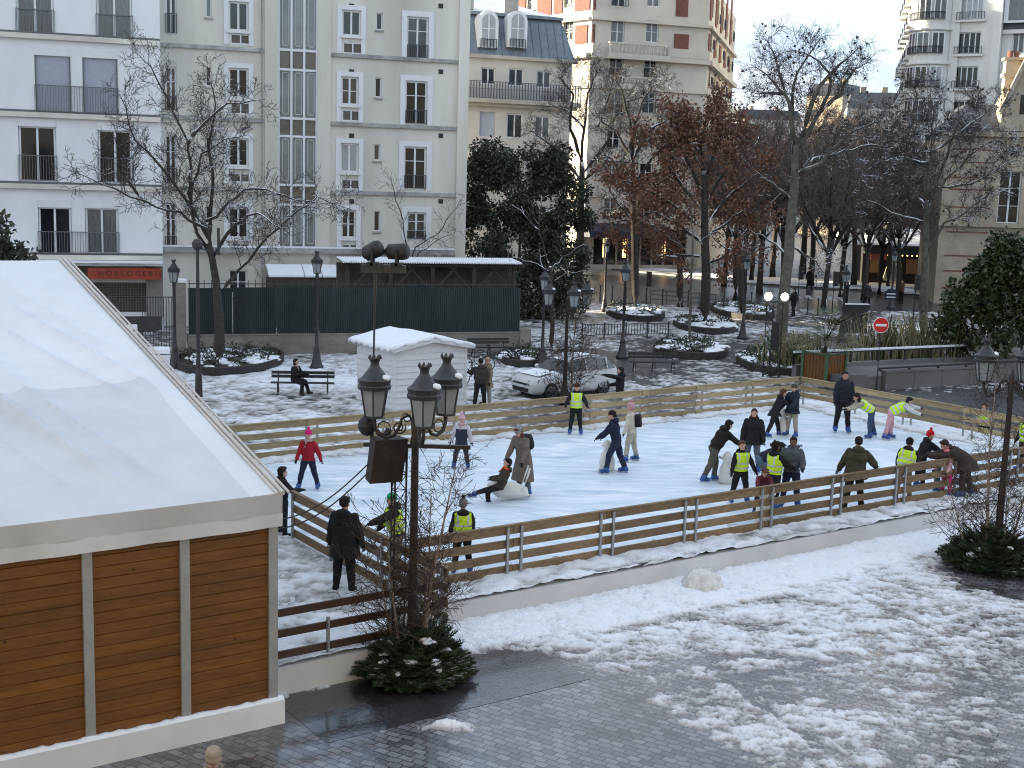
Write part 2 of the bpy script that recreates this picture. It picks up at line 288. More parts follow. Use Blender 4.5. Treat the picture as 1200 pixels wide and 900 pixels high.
# places on the plaza (world metres) that are swept, wet or heaped
_m1 = G(490, 800); _m2 = G(1175, 672); _p1 = G(520, 850); _wet = G(840, 800); _streak = [G(700, 880), G(830, 866), G(960, 862), G(1090, 826), G(930, 838)]
_tracks = [(G(*a), G(*b), w_) for a, b, w_ in (((640, 806), (1200, 716), .13), ((600, 838), (1200, 742), .13), ((850, 800), (1010, 905), .10), ((985, 690), (1125, 752), .09), ((700, 745), (930, 700), .16), ((620, 775), (1000, 770), .14))]
def plaza_snow(u, v, X, Y):
    d = 18.5-v                           # metres in front of the platform wall
    wx = X+.25*fbm(X*2, Y*2, 2, 77); wy = Y+.22*fbm(X*2.3, Y*2.3, 2, 78); cl = .55*fbm(wx*2.4+wy*.9, wy*4.2, 5, 3)+.45*fbm(wx*6+wy*2.5, wy*11, 4, 13); fine = 1-2*abs(fbm(wx*9, wy*11, 4, 9)-.5); big = fbm(X*.55, Y*.55, 3, 21)
    cov = np.interp(d+(big-.5)*1.6, [.35, 1.1, 2.0, 4.4, 6.0, 8.5, 12], [1.35, 1.0, .86, .76, .54, .30, .18])+(big-.5)*.35
    cov -= .40*np.exp(-((X-_wet[0])**2/7+(Y-_wet[1])**2/1.2))
    for s in _streak: cov += .13*np.exp(-((X-s[0])**2/4.5+(Y-s[1])**2/.7))
    cov += .75*np.exp(-((X-_p1[0])**2/.5+(Y-_p1[1])**2/.12))
    for a, b, wd in _tracks:
        e = b[:2]-a[:2]; ln = np.hypot(*e); tt = np.clip(((X-a[0])*e[0]+(Y-a[1])*e[1])/ln**2, 0, 1); q = np.hypot(X-a[0]-tt*e[0], Y-a[1]-tt*e[1])+.25*(fbm(X*.8, Y*.8, 2, 90)-.5); cov -= .24*np.exp(-(q/wd)**2)-.12*np.exp(-((abs(q)-wd*1.6)/.08)**2)
    cov -= 1.5*np.exp(-(((X-_m1[0])**2/1.5+(Y-_m1[1]+.5)**2/1.3)**2))+1.6*np.exp(-(((X-_m2[0]-.6)**2/3.5+(Y-_m2[1]+.2)**2/2.5)**2))
    cov -= 2.2*sstep(12.9, 11.2, u)*sstep(17.4, 16.6, v)*(1-np.exp(-((X-_p1[0])**2/.5+(Y-_p1[1])**2/.12)))
    cov += .95*sstep(.55, .1, np.abs(v-16.9))*sstep(7.9, 7.4, u)
    p = cov; ns = .5+(cl-.5)*2.0+(fine-.72)*.85+(vnoise(X*17, Y*17, 6)-.5)*.22
    return np.where(p > .95, .02, 0)+np.clip((ns-(1-p))*.075, -.02, .055)+sstep(.85, 1.3, p)*(.14*(cl-.35)+.05*(fine-.5))
snow_field('trodden_snow', plaza_snow, 4, 36, 9, 18.52, .04, uvmap, z=.006)
def garden_snow(X, Y, _a, _b):
    px, py = pix_of(X, Y)
    cl = .6*fbm(X*2.4, Y*2.4, 4, 5)+.4*fbm(X*7, Y*6, 3, 6); fine = 1-2*abs(fbm(X*5.5, Y*5.5, 3, 8)-.5); big = fbm(X*.22, Y*.22, 3, 31)
    cov = .52+(big-.5)*1.3
    cov += .55*sstep(640, 560, px)*sstep(405, 430, py) - .35*sstep(600, 760, px)*sstep(385, 400, py)*sstep(445, 425, py)
    cov += .5*np.exp(-((px-700)/70)**2-((py-385)/14)**2)+.5*np.exp(-((px-830)/60)**2-((py-388)/10)**2)+.45*np.exp(-((px-930)/80)**2-((py-440)/14)**2)
    cov += .5*np.exp(-((px-880)/50)**2-((py-470)/10)**2)
    cov -= .16*sstep(610, 720, px)*sstep(398, 410, py)
    cov -= .9*sstep(980, 1050, px)*sstep(452, 466, py)
    return (cov-.60)*.06+(cl-.5)*.17+(fine-.72)*.09-.004
snow_field('garden_snow', garden_snow, -24, 32, 32, 88, .13, xymap, z=.006)
def far_snow(X, Y, _a, _b):
    return .03+(fbm(X*.6, Y*.6, 4, 12)-.42)*.22-.35*(vnoise(X*.13, Y*.13, 4) > .72)
_fk = np.array([p[:2] for p in far_k])
def far_snow2(t, q, X, Y): return far_snow(X, Y, 0, 0)
def farmap(I, J): return np.interp(I, _fk[:, 0], _fk[:, 0]), np.interp(I, _fk[:, 0], _fk[:, 1])+J
snow_field('pavement_snow', far_snow2, _fk[0, 0], _fk[-1, 0], .25, 9, .3, farmap, z=.13)
# ------------------------------------------------------------------ the rink
rink = thing('rink_platform', 'raised white walled platform carrying the whole skating rink', 'platform', uv(U0, 18.5))
m_skirt = M('white_platform_board', (.60, .595, .59), .5, .06, 1.2, mottle=.18)
mb = MB(); mb.prism([uv(-6, 17.22), uv(10.35, 17.22), uv(10.35, 18.5), uv(35.2, 18.5), uv(35.2, 31.6), uv(-6, 31.6)], 0, DK); mb.obj('skirt', m_skirt, rink)
for a, b, n_ in ():
    vv = 17.215 if a < 10 else 18.495
    for k in range(n_):
        u = a+(b-a)*(k+.5)/n_; mb = MB(); mb.bar(uv(u, vv, .02), uv(u, vv, DK-.03), .012, .012); mb.obj('seam', m_galv, rink)
mb = MB(); r2 = random.Random(3)
u = 15.8
while u < 33.5:
    l_ = r2.uniform(.25, 1.5)
    if r2.random() < .55: mb.add([uv(u, 18.66, DK+.012), uv(u+l_, 18.66, DK+.012), uv(u+l_, 18.66+r2.uniform(.05, .15), DK+.012), uv(u, 18.66+r2.uniform(.05, .13), DK+.012)], [(0, 1, 2, 3)])
    u += l_+r2.uniform(.1, .9)
mb.obj('rubber_mat', m_black, rink)
# ice sheet with skate marks
def ice():
    m = bpy.data.materials.new('skated_ice'); m.use_nodes = True; t = m.node_tree; n = t.nodes.new; l = t.links.new; b = t.nodes['Principled BSDF']
    tc = n('ShaderNodeTexCoord'); mp = n('ShaderNodeMapping'); mp.inputs['Rotation'].default_value = (0, 0, -RA); mp.inputs['Scale'].default_value = (.5, 2.2, 1); l(tc.outputs['Object'], mp.inputs['Vector'])
    nz = n('ShaderNodeTexNoise'); nz.inputs['Scale'].default_value = 1.6; nz.inputs['Detail'].default_value = 9; nz.inputs['Roughness'].default_value = .68; nz.inputs['Distortion'].default_value = .8; l(mp.outputs[0], nz.inputs['Vector'])
    r = n('ShaderNodeValToRGB'); e = r.color_ramp.elements; e[0].position = .34; e[0].color = (.45, .585, .71, 1); e[1].position = .62; e[1].color = (.80, .845, .885, 1); l(nz.outputs['Fac'], r.inputs[0]); l(r.outputs[0], b.inputs['Base Color'])
    mr = n('ShaderNodeMapRange'); mr.inputs['From Min'].default_value = .35; mr.inputs['From Max'].default_value = .65; mr.inputs['To Min'].default_value = .28; mr.inputs['To Max'].default_value = .6; l(nz.outputs['Fac'], mr.inputs[0]); l(mr.outputs[0], b.inputs['Roughness'])
    bp = n('ShaderNodeBump'); bp.inputs['Strength'].default_value = .35; bp.inputs['Distance'].default_value = .02; l(nz.outputs['Fac'], bp.inputs['Height']); l(bp.outputs[0], b.inputs['Normal'])
    return m
sheet('ice', [uv(U0, V0), uv(U1, V0), uv(U1, V1), uv(U0, V1)], DK+.006, ice(), kind='structure')
def rink_edge(u, v, X, Y):
    e = np.minimum(np.minimum(abs(v-V0), abs(v-V1)), abs(u-U1))
    cl = fbm(X*3.2, Y*3.2, 4, 44); fine = fbm(X*10, Y*10, 3, 45)
    d = (.085-e*.16)+(cl-.5)*.13+(fine-.5)*.05
    d = np.where((v < V0) | (v > V1) | (u > U1), .055+(cl-.5)*.15+(fine-.5)*.05, d)
    mat_gap = np.exp(-((v-18.72)/.07)**2)*(fbm(X*1.1, Y*1.1, 2, 50) > .5)*(u > 15)*.12
    left = (u < U0)
    return np.where(left, .03+(cl-.5)*.12+(fine-.5)*.06, d)-mat_gap
snow_field('platform_snow', rink_edge, 7.0, 35.15, 18.53, 31.55, .085, uvmap, z=DK)
snow_field('platform_snow', lambda u, v, X, Y: .05+(fbm(X*3.2, Y*3.2, 4, 61)-.5)*.13+(fbm(X*11, Y*11, 3, 62)-.5)*.05, 7.7, 10.32, 17.25, 18.55, .07, uvmap, z=DK)
# barriers
def barrier(name, label, a, b, rails, mat, post_side, pitch=2.25, hgt=.99, post=True, pair=.32):
    """rails between a and b (uv ends); post_side: +1 / -1 side of the line where the steel posts stand"""
    a = np.asarray(uv(*a)); b = np.asarray(uv(*b)); L_ = np.linalg.norm(b-a); d = (b-a)/L_; n_ = np.array([-d[1], d[0], 0])*post_side
    t = thing(name, label, 'fence', tuple(a+np.array([0, 0, DK])), 'barriers around the rink')
    k = max(1, round(L_/pitch)); pl = L_/k; rr = random.Random(len(label))
    for i, (z, h_) in enumerate(rails):
        mb = MB()
        for j in range(k):
            dz = rr.uniform(-.012, .012); dz2 = rr.uniform(-.012, .012); x0 = a+d*(j*pl+.006); x1 = a+d*((j+1)*pl-.006)
            mb.bar(x0+(0, 0, DK+z+dz), x1+(0, 0, DK+z+dz2), .032, h_)
            mb.bar(a+d*((j+1)*pl-.1)+n_*-.026+(0, 0, DK+z), a+d*((j+1)*pl+.16)+n_*-.026+(0, 0, DK+z), .018, h_*.96) if j < k-1 else None
        mb.obj('rail', mat, t)
    mb = MB(); mb.bar(a+(0, 0, DK+hgt+.012), b+(0, 0, DK+hgt+.012), .085, .022); mb.obj('top_cap', mat, t)
    for j in range(k+1):
        for o in ((-pair/2, pair/2) if 0 < j < k else ((.12,) if j == 0 else (-.12,))):
            p = a+d*(j*pl+o)+n_*.05
            mb = MB(); mb.bar(p+(0, 0, DK-.12), p+(0, 0, DK+hgt-.02), .05, .05, up=d); mb.bar(p+n_*.03+(0, 0, DK+.004), p-n_*.03+(0, 0, DK+.012), .12, .012)
            mb.obj('post', m_galv, t)
    return t
R4 = [(.905, .165), (.645, .16), (.385, .16), (.125, .165)]
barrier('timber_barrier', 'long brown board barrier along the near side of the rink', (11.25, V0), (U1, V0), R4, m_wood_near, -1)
barrier('timber_barrier', 'long pale board barrier along the far side of the rink', (U1-.05, V1), (5.5, V1), R4+[(.02, .1)], m_wood_far, -1)
barrier('timber_barrier', 'pale board barrier closing the right end of the rink', (U1, V0+.05), (U1, V1-.05), R4[:3], m_wood_far, -1)
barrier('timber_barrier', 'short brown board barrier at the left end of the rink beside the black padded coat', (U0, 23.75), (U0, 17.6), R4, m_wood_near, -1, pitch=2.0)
# low dark fence on the platform edge beside the marquee
t = thing('low_fence', 'low dark plank fence on the platform edge between marquee and lamppost', 'fence', uv(7.8, 17.4, DK), 'barriers around the rink')
m_wood_dark = M('dark_stained_board', (.06, .03, .017), .5, .3, 6, stretch=(1, 1, 6), mottle=.3)
for z in (.80, .47, .13):
    mb = MB(); mb.bar(uv(7.75, 17.42, DK+z), uv(10.1, 17.42, DK+z+.01), .035, .12); mb.bar(uv(10.1, 17.40, DK+z+.0), uv(10.72 if z > .3 else 10.3, 17.40, DK+z), .035, .125); mb.obj('rail', m_wood_dark, t)
for u, h_ in ((8.62, .62), (9.74, .98), (10.25, .68)):
    mb = MB(); mb.bar(uv(u, 17.37, DK-.05), uv(u, 17.37, DK+h_), .07, .035, up=A_.tolist()+[0]); mb.obj('post', m_galv, t)
# ------------------------------------------------------------------ marquee
tg = G(334, 848); TU, TV = to_uv(tg); TV0 = TV+.12; TU0 = TU-.12     # wall plane and gable plane
tent = thing('marquee', 'big white canvas marquee with orange plank walls beside the rink', 'marquee', uv(TU-4, TV))
m_canvas = M('white_canvas', (.66, .685, .71), .5, .05, 1.5, mottle=.08); m_canvas2 = M('greyer_white_canvas', (.57, .595, .625), .5, .06, 1.5, mottle=.1)  # second canvas is slightly darker, for the lower roof panel
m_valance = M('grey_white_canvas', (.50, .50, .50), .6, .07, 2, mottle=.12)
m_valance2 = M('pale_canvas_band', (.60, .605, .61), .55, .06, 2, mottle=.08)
m_plank = M('varnished_orange_pine', (.125, .045, .006), .45, .5, 3, col2=(.205, .080, .011), stretch=(1.2, 1.2, 14), mottle=.3, isl=.13, knots=2.6, bump=.15)
def zof(u, v, row): p = uv(u, v); return top_z(p[0], p[1], row)
EV = TV0-.10; EU = TU0+.10                       # eave line and rake line of the roof
ze = zof(EU, EV, 578)
lo, hi = EV+1, EV+22                              # ridge: where the rake reaches column 76
for _ in range(50):
    m_ = (lo+hi)/2; p = uv(EU, m_)
    if proj((p[0], p[1], top_z(p[0], p[1], 305)))[0] > 76: lo = m_
    else: hi = m_
RV = lo; zr = zof(EU, RV, 305); TL = EU-14.5
print('tent', TU, TV, 'ze', ze, 'ridge v', RV, zr)
NU, NV = 240, 150
UU, TT = np.meshgrid(np.linspace(TL, EU, NU), np.linspace(0, 1, NV), indexing='ij')
def roof_z(UU, TT):
    bay = ((EU-UU) % 4.85)/4.85; sag = -.07*np.sin(math.pi*bay)*np.sin(math.pi*TT)
    x = (UU-TL); y = TT*10.8
    q = x+y*.28
    wr = (fbm(q*.8, y*.14, 3, 71)-.5)*.30*(1-TT)**.7+(fbm(q*3, y*.2, 3, 73)-.5)*.07+(.16*(1-abs(2*vnoise(q*.9+3, y*.10, 75)-1))**9+.10*(1-abs(2*vnoise(q*1.7+7, y*.13, 76)-1))**8)*np.sin(math.pi*np.clip(TT*1.15, 0, 1))**.7
    wr += .020*np.exp(-((((EU-UU)-4.85)/.10)**2))+.012*np.exp(-(((EU-UU)-4.85)/.3)**2)*np.sin(y*14)
    wr += .012*np.exp(-(((UU-TL)*.30+y*.9-4.5-1.1*np.floor((UU-TL)/4.85))/.07)**2)
    wr = wr*np.clip((EU-UU)/1.2, 0, 1)*np.clip(TT/.05, 0, 1)
    return ze+(zr-ze)*TT+sag+wr
Z = roof_z(UU, TT); VV = EV+(RV-EV)*TT
P0 = UU[..., None]*A_+VV[..., None]*B_
mb = MB(); idx = np.arange(NU*NV).reshape(NU, NV)
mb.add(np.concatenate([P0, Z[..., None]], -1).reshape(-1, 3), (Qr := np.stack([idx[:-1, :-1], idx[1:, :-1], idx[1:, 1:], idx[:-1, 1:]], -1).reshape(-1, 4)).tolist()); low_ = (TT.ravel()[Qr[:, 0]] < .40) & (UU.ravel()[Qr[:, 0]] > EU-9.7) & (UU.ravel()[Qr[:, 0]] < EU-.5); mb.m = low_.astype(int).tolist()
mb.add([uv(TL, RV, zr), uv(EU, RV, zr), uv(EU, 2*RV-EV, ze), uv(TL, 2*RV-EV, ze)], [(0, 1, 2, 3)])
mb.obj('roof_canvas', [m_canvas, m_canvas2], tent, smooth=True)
mb = MB()                                        # overlapping strip where two canvases are welded
sl_ = np.linspace(0, 1, 60)
def roofp(u, t, up=.0):
    return uv(u, EV+(RV-EV)*t, float(roof_z(np.array([[u]]), np.array([[t]]))[0, 0])+up)
mb2 = MB()
for du, r_ in ((0.02, .035), (.10, .025), (-.07, .022)): mb2.tube([uv(EU-du, EV-.03, ze+.01), uv(EU-du, RV, zr+.03)], r_, 8)
mb2.tube([uv(EU-.02, RV, zr+.03), uv(EU-.02, 2*RV-EV, ze)], .04, 8)
mb2.obj('rake_rail', M('beige_rail', (.50, .47, .43), .5, .1, 6), tent)
mb = MB(); us = np.linspace(TL, EU-.02, 90)
def drop(z0, z1, off):
    Vv = []; Fq = []
    for i, u in enumerate(us):
        w_ = .025*math.sin(u*3.1)+.02*math.sin(u*7.7)+.03*math.exp(-((EU-u-4.85)/.15)**2)
        for k, t_ in enumerate((0, .5, 1)): Vv.append(uv(u, EV-off-w_*t_*.6, z0+(z1-z0)*t_))
    for i in range(len(us)-1):
        for k in range(2): Fq.append((i*3+k, i*3+k+1, i*3+k+4, i*3+k+3))
    return Vv, Fq
zv = zof(EU, EV, 616)
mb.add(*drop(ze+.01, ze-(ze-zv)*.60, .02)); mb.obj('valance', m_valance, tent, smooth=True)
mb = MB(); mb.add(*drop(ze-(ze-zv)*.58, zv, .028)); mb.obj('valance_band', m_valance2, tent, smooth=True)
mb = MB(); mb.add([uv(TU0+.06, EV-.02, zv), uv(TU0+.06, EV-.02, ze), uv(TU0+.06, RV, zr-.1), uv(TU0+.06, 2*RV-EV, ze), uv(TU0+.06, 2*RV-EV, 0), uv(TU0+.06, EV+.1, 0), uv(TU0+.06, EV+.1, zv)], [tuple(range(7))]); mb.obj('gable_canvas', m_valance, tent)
zb = .37; FRt = Frame(uv(0, TV0)[:2], RA)
def su(px, py): return FRt.at(px, py)[0]
edges = [su(103, 760), su(215, 740), su(320, 720)]; sp = (edges[2]-edges[0])/2
posts = [edges[2]-.02]+[edges[2]-sp*k for k in range(1, 7)]
for k, u in enumerate(posts):
    mb = MB(); FRt.box(mb, u-.065, u+.065, -.02, .06, zb-.01, zv+.1); mb.obj('post', m_alu, tent)
mb = MB(); FRt.box(mb, TU0-.05, TU0+.05, -.1, .03, 0.05, zv+.1); mb.obj('corner_post', m_galv, tent)
for k in range(len(posts)-1):
    a, b = posts[k+1]+.065, posts[k]-.065; mb = MB(); z = zb; n_ = 17; hh = (zv+.06-zb)/n_; rr = random.Random(k)
    for i in range(n_):
        z0, z1 = zb+i*hh, zb+(i+1)*hh; g = .008; dd = rr.uniform(-.003, .003)
        P = []
        for s_ in (a, b): P += [FRt.p(s_, dd-.02, z0), FRt.p(s_, dd, z0+.002), FRt.p(s_, dd+.010, z0+g), FRt.p(s_, dd+.010, z1-g), FRt.p(s_, dd, z1-.002), FRt.p(s_, dd-.02, z1)]
        mb.add(P, [(i_, i_+6, i_+7, i_+1) for i_ in range(5)])
    mb.obj('plank_wall', m_plank, tent)
mb = MB(); FRt.box(mb, TL, TU, -.25, .12, 0, zb); mb.obj('base_kerb', m_white, tent)
mb = MB(); uu = TL
Vv = []; Fq = []; rr = random.Random(5)
us2 = np.linspace(TL, TU-.01, 160)
for i, u in enumerate(us2):
    h_ = .02+.03*rr.random(); Vv += [FRt.p(u, .118, zb+.001), FRt.p(u, .09, zb+h_), FRt.p(u, .02+.03*rr.random(), zb+h_*1.1), FRt.p(u, .011, zb+.02)]
Fq = [(i*4+k, (i+1)*4+k, (i+1)*4+k+1, i*4+k+1) for i in range(159) for k in range(3)]
mb.add(Vv, Fq); mb.obj('ledge_snow', m_snow, tent, smooth=True)
# ------------------------------------------------------------------ white hut
hc = G(462, 484); hu, hv = to_uv(hc); HW, HD = 2.75, 2.7
p = uv(hu+HW, hv); HW *= (545-proj((hc[0], hc[1], 1))[0])/(proj((p[0], p[1], 1))[0]-proj((hc[0], hc[1], 1))[0])
p = uv(hu, hv+HD); HD *= (proj((hc[0], hc[1], 1))[0]-419)/(proj((hc[0], hc[1], 1))[0]-proj((p[0], p[1], 1))[0])
hut = thing('garden_hut', 'white weatherboarded hut with a thick snow covered roof', 'hut', uv(hu+HW/2, hv))
ph = uv(hu, hv); zeh = top_z(ph[0], ph[1], 409); pa = uv(hu+HW/2, hv); zah = top_z(pa[0], pa[1], 398)
m_hut = M('white_weatherboard', (.62, .62, .63), .55, .05, 2, mottle=.08)
def siding(mb, f, sfun, z0, z1, n_):
    n_ = int(n_*.7); hh = (z1-z0)/n_
    for i in range(n_):
        a, b = z0+i*hh, z0+(i+1)*hh; s0, s1 = sfun(a); t0, t1 = sfun(b)
        mb.add([f(s0, .045, a), f(s1, .045, a), f(t1, .008, b), f(t0, .008, b), f(s1, .0, a), f(s0, .0, a)], [(0, 1, 2, 3), (5, 4, 1, 0)])
fh = Frame(uv(hu, hv)[:2], RA); fs = Frame(uv(hu, hv+HD)[:2], RA-math.pi/2)
mb = MB(); sl2 = (zah-zeh)/(HW/2)
siding(mb, fh.p, lambda z: (0, HW) if z <= zeh else ((z-zeh)/sl2, HW-(z-zeh)/sl2), .1, zah-.02, 17); mb.obj('front_wall', m_hut, hut)
mb = MB(); siding(mb, fs.p, lambda z: (0, HD), .1, zeh+.02, 15); mb.obj('side_wall', m_hut, hut)
mb = MB(); mb.prism([uv(hu+.01, hv+.01), uv(hu+HW-.01, hv+.01), uv(hu+HW-.01, hv+HD), uv(hu+.01, hv+HD)], 0, zeh-.05); mb.obj('body', m_hut, hut)
for s_, f in ((0, fh), (HW, fh)):
    mb = MB(); f.box(mb, s_-.05, s_+.05, -.04, .035, .05, zeh-.02); mb.obj('corner_board', m_hut, hut)
def roofslab(z_up, th, ov, name, mat, wob=0.):
    mb = MB(); P = []
    n_ = 24; rr = random.Random(11)
    rows = []
    for j in range(n_+1):
        v = hv-ov+(HD+2*ov)*j/n_; row = []
        for i in range(21):
            t_ = i/20*2-1; u = hu+HW/2+t_*(HW/2+ov); z = zah-abs(t_)*(HW/2+ov)*sl2+z_up+wob*((vnoise(np.array(u*2.), np.array(v*2.), 5)-.5)*.06)-(.05*max(0, abs(t_)-.9)*10*(1 if wob else 0))
            row.append((u, v, float(z)))
        rows.append(row)
    V = [uv(*q) for r in rows for q in r]; V2 = [q-np.array([0, 0, th*(1+wob*.5*math.sin(k*1.7))]) for k, q in enumerate(V)]
    k = len(V); mb.add(V+V2, [(j*21+i, j*21+i+1, (j+1)*21+i+1, (j+1)*21+i) for j in range(n_) for i in range(20)]
        +[(k+i, k+i+1, i+1, i) for i in range(20)]+[(n_*21+i, n_*21+i+1, k+n_*21+i+1, k+n_*21+i) for i in range(20)]
        +[(j*21, (j+1)*21, k+(j+1)*21, k+j*21) for j in range(n_)]+[(j*21+20, k+j*21+20, k+(j+1)*21+20, (j+1)*21+20) for j in range(n_)]
        +[(k+j*21+i, k+(j+1)*21+i, k+(j+1)*21+i+1, k+j*21+i+1) for j in range(n_) for i in range(20)])
    return mb.obj(name, mat, hut, smooth=bool(wob))
roofslab(.02, .05, .22, 'roof', m_hut); roofslab(.15, .125, .25, 'snow_cap', m_snow, 1)
mb = MB(); 
for sgn in (-1, 1): mb.bar(uv(hu+HW/2, hv-.235, zah-.0), uv(hu+HW/2+sgn*(HW/2+.22), hv-.235, zah-(HW/2+.22)*sl2-.0), .025, .13)
mb.obj('bargeboard', m_hut, hut)
# ------------------------------------------------------------------ buildings
def atY(px, py, Y): d = ray(px, py); return CP+d*(Y/d[1])
def facade(mb, fr, s0, s1, z0, z1, holes, rec=.16, mi=0):
    S = sorted({round(q, 4) for q in [s0, s1]+[h[i] for h in holes for i in (0, 1)] if s0 <= q <= s1}); Zs = sorted({round(q, 4) for q in [z0, z1]+[h[i] for h in holes for i in (2, 3)] if z0 <= q <= z1})
    ids = {}; V = []
    def vid(a, b):
        if (a, b) not in ids: ids[(a, b)] = len(V); V.append(fr.p(S[a], 0, Zs[b]))
        return ids[(a, b)]
    Fq = []
    for i in range(len(S)-1):
        for j in range(len(Zs)-1):
            a, b = (S[i]+S[i+1])/2, (Zs[j]+Zs[j+1])/2
            if any(h[0] < a < h[1] and h[2] < b < h[3] for h in holes): continue
            Fq.append((vid(i, j), vid(i+1, j), vid(i+1, j+1), vid(i, j+1)))
    mb.add(V, Fq, mi)
    for a, b, c, d in [h[:4] for h in holes]:
        P = [fr.p(s, dd, z) for dd in (0, -rec) for s, z in ((a, c), (b, c), (b, d), (a, d))]
        mb.add(P, [(0, 4, 5, 1), (1, 5, 6, 2), (2, 6, 7, 3), (3, 7, 4, 0)], mi)
def shell(mb, fr, s0, s1, z0, z1, depth, mi=0):      # the other sides and the flat top
    P = [fr.p(s, d, z) for z in (z0, z1) for s, d in ((s0, 0), (s1, 0), (s1, -depth), (s0, -depth))]
    mb.add(P, [(1, 2, 6, 5), (2, 3, 7, 6), (3, 0, 4, 7), (4, 5, 6, 7)], mi)
def window(b, fr, h, fm, pm, rec=.16, cols=2, rows=1, fw=.07, midw=.06):
    a, c, z0, z1 = h[:4]; d0, d1 = -rec, -rec+.06; mb = MB()
    for q in ((a, a+fw, z0, z1), (c-fw, c, z0, z1), (a+fw, c-fw, z1-fw, z1), (a+fw, c-fw, z0, z0+fw)): fr.box(mb, q[0], q[1], d0, d1, q[2], q[3])
    for k in range(1, cols): x = a+(c-a)*k/cols; fr.box(mb, x-midw/2, x+midw/2, d0, d1+.01, z0+fw, z1-fw)
    for k in range(1, rows):
        z = z0+(z1-z0)*k/rows
        for q in range(cols): fr.box(mb, a+(c-a)*q/cols+(fw if q == 0 else midw/2), a+(c-a)*(q+1)/cols-(fw if q == cols-1 else midw/2), d0, d1-.01, z-.02, z+.02)
    w_ = mb.obj('window', fm, b)
    mb = MB(); mb.add([fr.p(a, d0+.02, z0), fr.p(c, d0+.02, z0), fr.p(c, d0+.02, z1), fr.p(a, d0+.02, z1)], [(0, 1, 2, 3)]); mb.obj('pane', pm, w_)
    return w_
def railing(b, fr, s0, s1, z0, z1, d, mat, step=.13, th=.022, name='railing', mid=False):
    mb = MB(); fr.box(mb, s0, s1, d-.02, d+.02, z1-.04, z1); fr.box(mb, s0, s1, d-.018, d+.018, z0, z0+.03)
    k = max(1, int((s1-s0)/step))
    for i in range(k+1): s = s0+(s1-s0)*i/k; fr.box(mb, s-th/2, s+th/2, d-th/2, d+th/2, z0+.03, z1-.04)
    if mid:
        for i in range(k): s = s0+(s1-s0)*(i+.5)/k; mb.lathe([(.05, -.02), (.05, .02)], fr.p(s, d, z0+(z1-z0)*.55), 6)
    return mb.obj(name, mat, b)
def rect(fr, x0, y0, x1, y1): 
    xm, ym = (x0+x1)/2, (y0+y1)/2; return (fr.at(x0, ym)[0], fr.at(x1, ym)[0], fr.at(xm, y1)[1], fr.at(xm, y0)[1])
m_mwall = M('cream_grey_render', (.66, .635, .565), .8, .06, 1.2, mottle=.28, stretch=(1.4, 1.4, .25))
m_lwall = M('blue_white_render', (.74, .76, .78), .7, .03, 1.5, mottle=.09, stretch=(1, 1, .5))
m_band = M('weathered_band', (.37, .375, .355), .8, .3, 2.5, mottle=.3)
m_frame = M('white_window_frame', (.66, .68, .70), .4, .04, 3)
m_dframe = M('grey_window_frame', (.10, .11, .12), .4, .1, 3)
m_rail = M('grey_railing', (.12, .13, .145), .5, .15, 5)
m_blackrail = M('black_railing', (.03, .032, .036), .5, .2, 5)
PANES = [m_glass, m_curtain, M('dim_window_glass', (.03, .034, .036), .08, .5, 1.2, spec=.6), M('pale_blind_glass', (.30, .33, .35), .15, .12, 2, spec=.6)]
rb = random.Random(12)
def pane(*w): return rb.choices(PANES, w or (5, 2, 3, 0))[0]
# ---- modern white building at the left
pL = atY(190, 230, 65); AB = math.radians(18); FL = Frame(pL, AB)
lb = thing('apartment_building', 'bluish white apartment block with roller shutters above a red shop fascia', 'building', tuple(FL.p(-8, 0, 0)))
s_l = -112.; ztop = 30.  # unseen length and extra height added to block the low sun from the square
zsh = FL.at(140, 305)[1]                             # ground floor slab
Lw = []
for r_ in [(19, 0, 63, 42), (113, 0, 155, 48), (41, 57, 83, 132), (97, 60, 138, 135), (22, 140, 66, 213), (115, 145, 155, 215), (45, 235, 84, 298), (100, 236, 139, 298)]: Lw.append(rect(FL, *r_))
for i in (0, 1): Lw[i] = (Lw[i][0], Lw[i][1], Lw[i][2], Lw[i][2]+2.9)
pitch = Lw[4][2]-Lw[6][2]
shop = rect(FL, 108, 331, 175, 366)
mb = MB(); facade(mb, FL, s_l, 0, 0, ztop, [w_ for w_ in Lw]+[shop], rec=.2); shell(mb, FL, s_l, 0, 0, ztop, 13); mb.obj('wall', m_lwall, lb)
for i, h in enumerate(Lw):
    zt = h[3]; z0 = h[2]
    if i in (2, 3):
        mb = MB(); n_ = 22
        for k in range(n_): a = z0+(zt-.3-z0)*k/n_; b_ = z0+(zt-.3-z0)*(k+1)/n_; mb.add([FL.p(h[0]+.06, -.10, a), FL.p(h[1]-.06, -.10, a), FL.p(h[1]-.06, -.085, b_), FL.p(h[0]+.06, -.085, b_)], [(0, 1, 2, 3)])
        mb.obj('roller_shutter', m_shut, lb)
        mb = MB(); FL.box(mb, h[0], h[0]+.06, -.15, .02, z0, zt); FL.box(mb, h[1]-.06, h[1], -.15, .02, z0, zt); mb.obj('shutter_guide', m_dframe, lb)
    else: window(lb, FL, (h[0]+.02, h[1]-.02, z0, zt-.32), m_frame, pane(4, 5, 2, 0) if i in (0, 1, 6, 7) else pane(5, 0, 2, 0), rec=.16, fw=.09, midw=.10)
    mb = MB(); FL.box(mb, h[0]-.02, h[1]+.02, -.14, .05, zt-.34, zt+.03); mb.obj('shutter_box', m_frame, lb)
    if i not in (2, 3, 6, 7): railing(lb, FL, h[0]-.03, h[1]+.03, z0+.05, z0+(zt-z0)*.43, .07, m_rail, step=.12)
